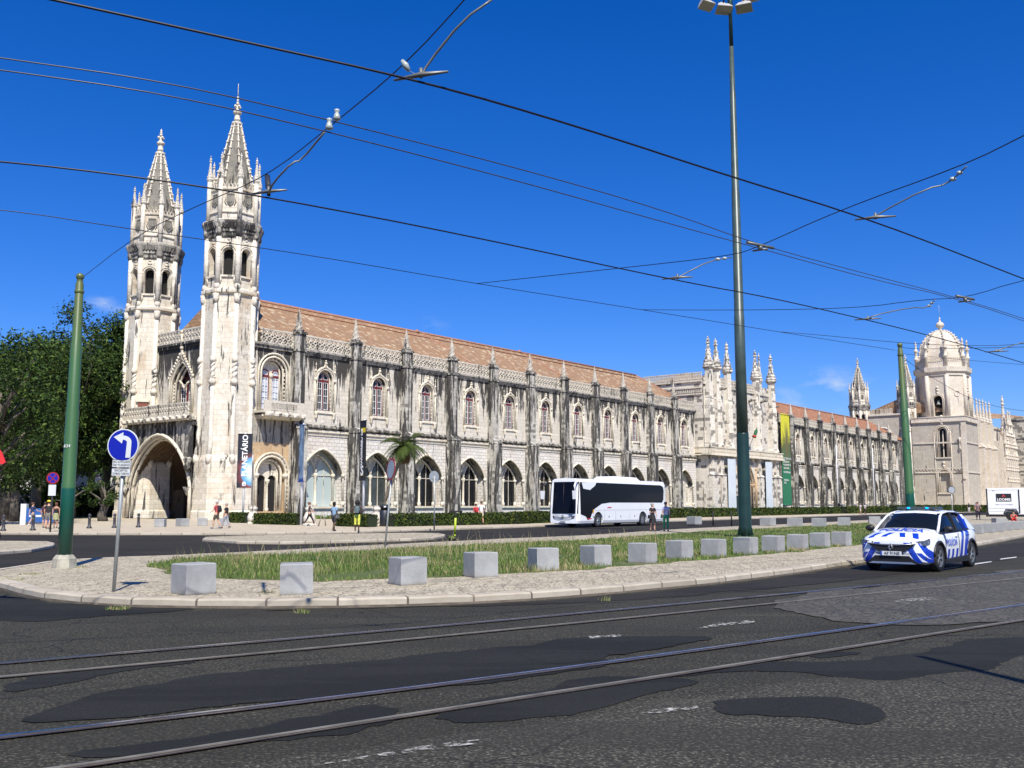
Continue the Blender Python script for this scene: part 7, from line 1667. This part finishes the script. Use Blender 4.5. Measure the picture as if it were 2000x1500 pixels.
person(929,1025,30,'person in red top and blue jeans leaning close to a companion in white',1.60,'pale',(.55,.03,.04),(.035,.06,.14),'long',hair=(.09,.04,.02),stride=.08,pack=(.45,.03,.03),fem=True,group='couple by the long hedge')
person(940,1025,15,'man in white T-shirt and beige shorts with a small black bag, by the long hedge',1.80,'tan',(.72,.73,.76),(.50,.42,.30),'short',hair=(.10,.06,.04),stride=.14,bag=(.015,.015,.02),group='couple by the long hedge')
person(1275,1038,-160,'grey-haired woman in black dress with handbag, beside the coach rear wheel',1.62,'pale',(.012,.012,.014),hair=(.36,.33,.30),stride=.05,skirt=((.012,.012,.014),.52),bag=(.015,.015,.015),arms=(.1,.3),bend=(.3,.9),fem=True)
person(1301,1038,-175,'woman in lilac blouse and bright green trousers at the back of the coach',1.68,'pale',(.50,.48,.62),(.01,.22,.10),'long',hair=(.14,.05,.05),stride=.05,bag=(.06,.05,.05),arms=(.1,.1),fem=True)
person(62,1028,-35,'child-sized person in navy T-shirt and grey shorts at the far left',1.68,'pale',(.012,.03,.10),(.24,.25,.26),'short',hair=(.12,.05,.03),stride=.24,arms=(-.3,.8),bend=(.2,.4),shoes=(.6,.6,.6),fem=True)
person(86,1031,10,'person with maroon backpack and olive shorts, yellow item on the shoulder',1.70,'pale',(.02,.02,.02),(.17,.16,.12),'short',hair=(.03,.02,.015),stride=.07,pack=(.06,.02,.03),group='group of walkers at the left')
person(93,1033,10,'person in black T-shirt with yellow bandana, tall, in the left group',1.78,'pale',(.02,.02,.022),(.17,.17,.15),'short',hair=(.03,.02,.015),stride=.05,group='group of walkers at the left',hat=(.70,.55,.03))
person(108,1031,15,'woman in black camisole and short olive skirt beside the no-stopping sign',1.66,'tan',(.012,.012,.012),hair=(.18,.08,.04),stride=.06,skirt=((.28,.29,.14),.58),sleeve='none',hl='bun',fem=True,group='group of walkers at the left')
person(1681,1005,-70,'distant walker all in white before the east wing hedge',1.7,'tan',(.75,.74,.72),(.70,.66,.60),'short',hair=(.2,.17,.14),stride=.2)
person(1690,1005,-60,'distant walker in white shirt and black trousers before the east wing',1.68,'tan',(.7,.7,.7),(.012,.012,.014),'long',hair=(.05,.03,.02),stride=.2)
person(1893,1003,10,'distant person in black top and white trousers before the church',1.72,'pale',(.015,.015,.02),(.7,.66,.62),'long',hair=(.03,.02,.02),stride=.05,z=.12,hl='long',fem=True)
person(1911,1015,170,'person in a dusky mauve outfit beside the rear of the white van',1.80,'tan',(.20,.13,.15),(.19,.12,.13),'long',hair=(.10,.07,.06),stride=.1,arms=(.3,.2),bend=(.4,.3))
person(1908,1009,150,'person in pale grey shirt behind the mauve-clad walker near the van',1.78,'tan',(.30,.32,.35),(.05,.05,.06),'long',hair=(.05,.03,.02),stride=.05)
# crouched figure in red beside the van: torso folded over bent knees
x,y=G(1980,1022,.12); o=empty('person',(x,y,.12),R(160),'crouching person in bright red clothes by the van door','person')
V=[(0,-.12,.28,.16,.14),(0,-.02,.48,.17,.12),(0,.1,.66,.15,.11),(0,.16,.76,.07),(0,.22,.84,.085),(0,.24,.92,.075),(-.12,.28,.42,.09),(-.13,.2,.08,.06),(.12,.28,.42,.09),(.13,.2,.08,.06),(-.2,.16,.66,.06),(-.22,.36,.50,.045),(-.12,.48,.40,.03),(.2,.16,.66,.06),(.22,.36,.50,.045),(.12,.48,.40,.03)]
skin('body',V,[(0,1),(1,2),(2,3),(3,4),(4,5),(0,6),(6,7),(0,8),(8,9),(2,10),(10,11),(11,12),(2,13),(13,14),(14,15)],cmat('skin',SK['pale'],.55),o)
skin('red_overalls',[(*v[:3],*(r*1.14 for r in v[3:])) for v in V[:3]+V[6:12]+V[13:15]],[(0,1),(1,2),(0,3),(3,4),(0,5),(5,6),(2,7),(7,8),(2,9),(9,10)],cmat('red_cloth',(.50,.02,.02)),o)
m=M(); m.ball((0,.2,.94),.1,8,6); m.build('hair',cmat('hair',(.05,.03,.02)),o)
# rear of a parked motor scooter at the left frame edge
x,y=G(-14,1058,0); o=empty('motor_scooter',(x,y,0),R(12),'black motor scooter mostly cut off by the left frame edge','scooter')
m=M(); m.tube([(-1.0,0,.5),(-.5,0,.45),(.0,0,.62),(.28,0,.82)],[.2,.24,.22,.08],8); m.tube([(-.6,0,.82),(0,0,.86),(.3,0,.92)],[.13,.15,.07],8); m.build('body',M_blkp,o)
wm2=wheel_meshes(.26,.13,5,.55,M_blkp); put_wheel(o,.05,0,.26,wm2); put_wheel(o,-1.25,0,.26,wm2)
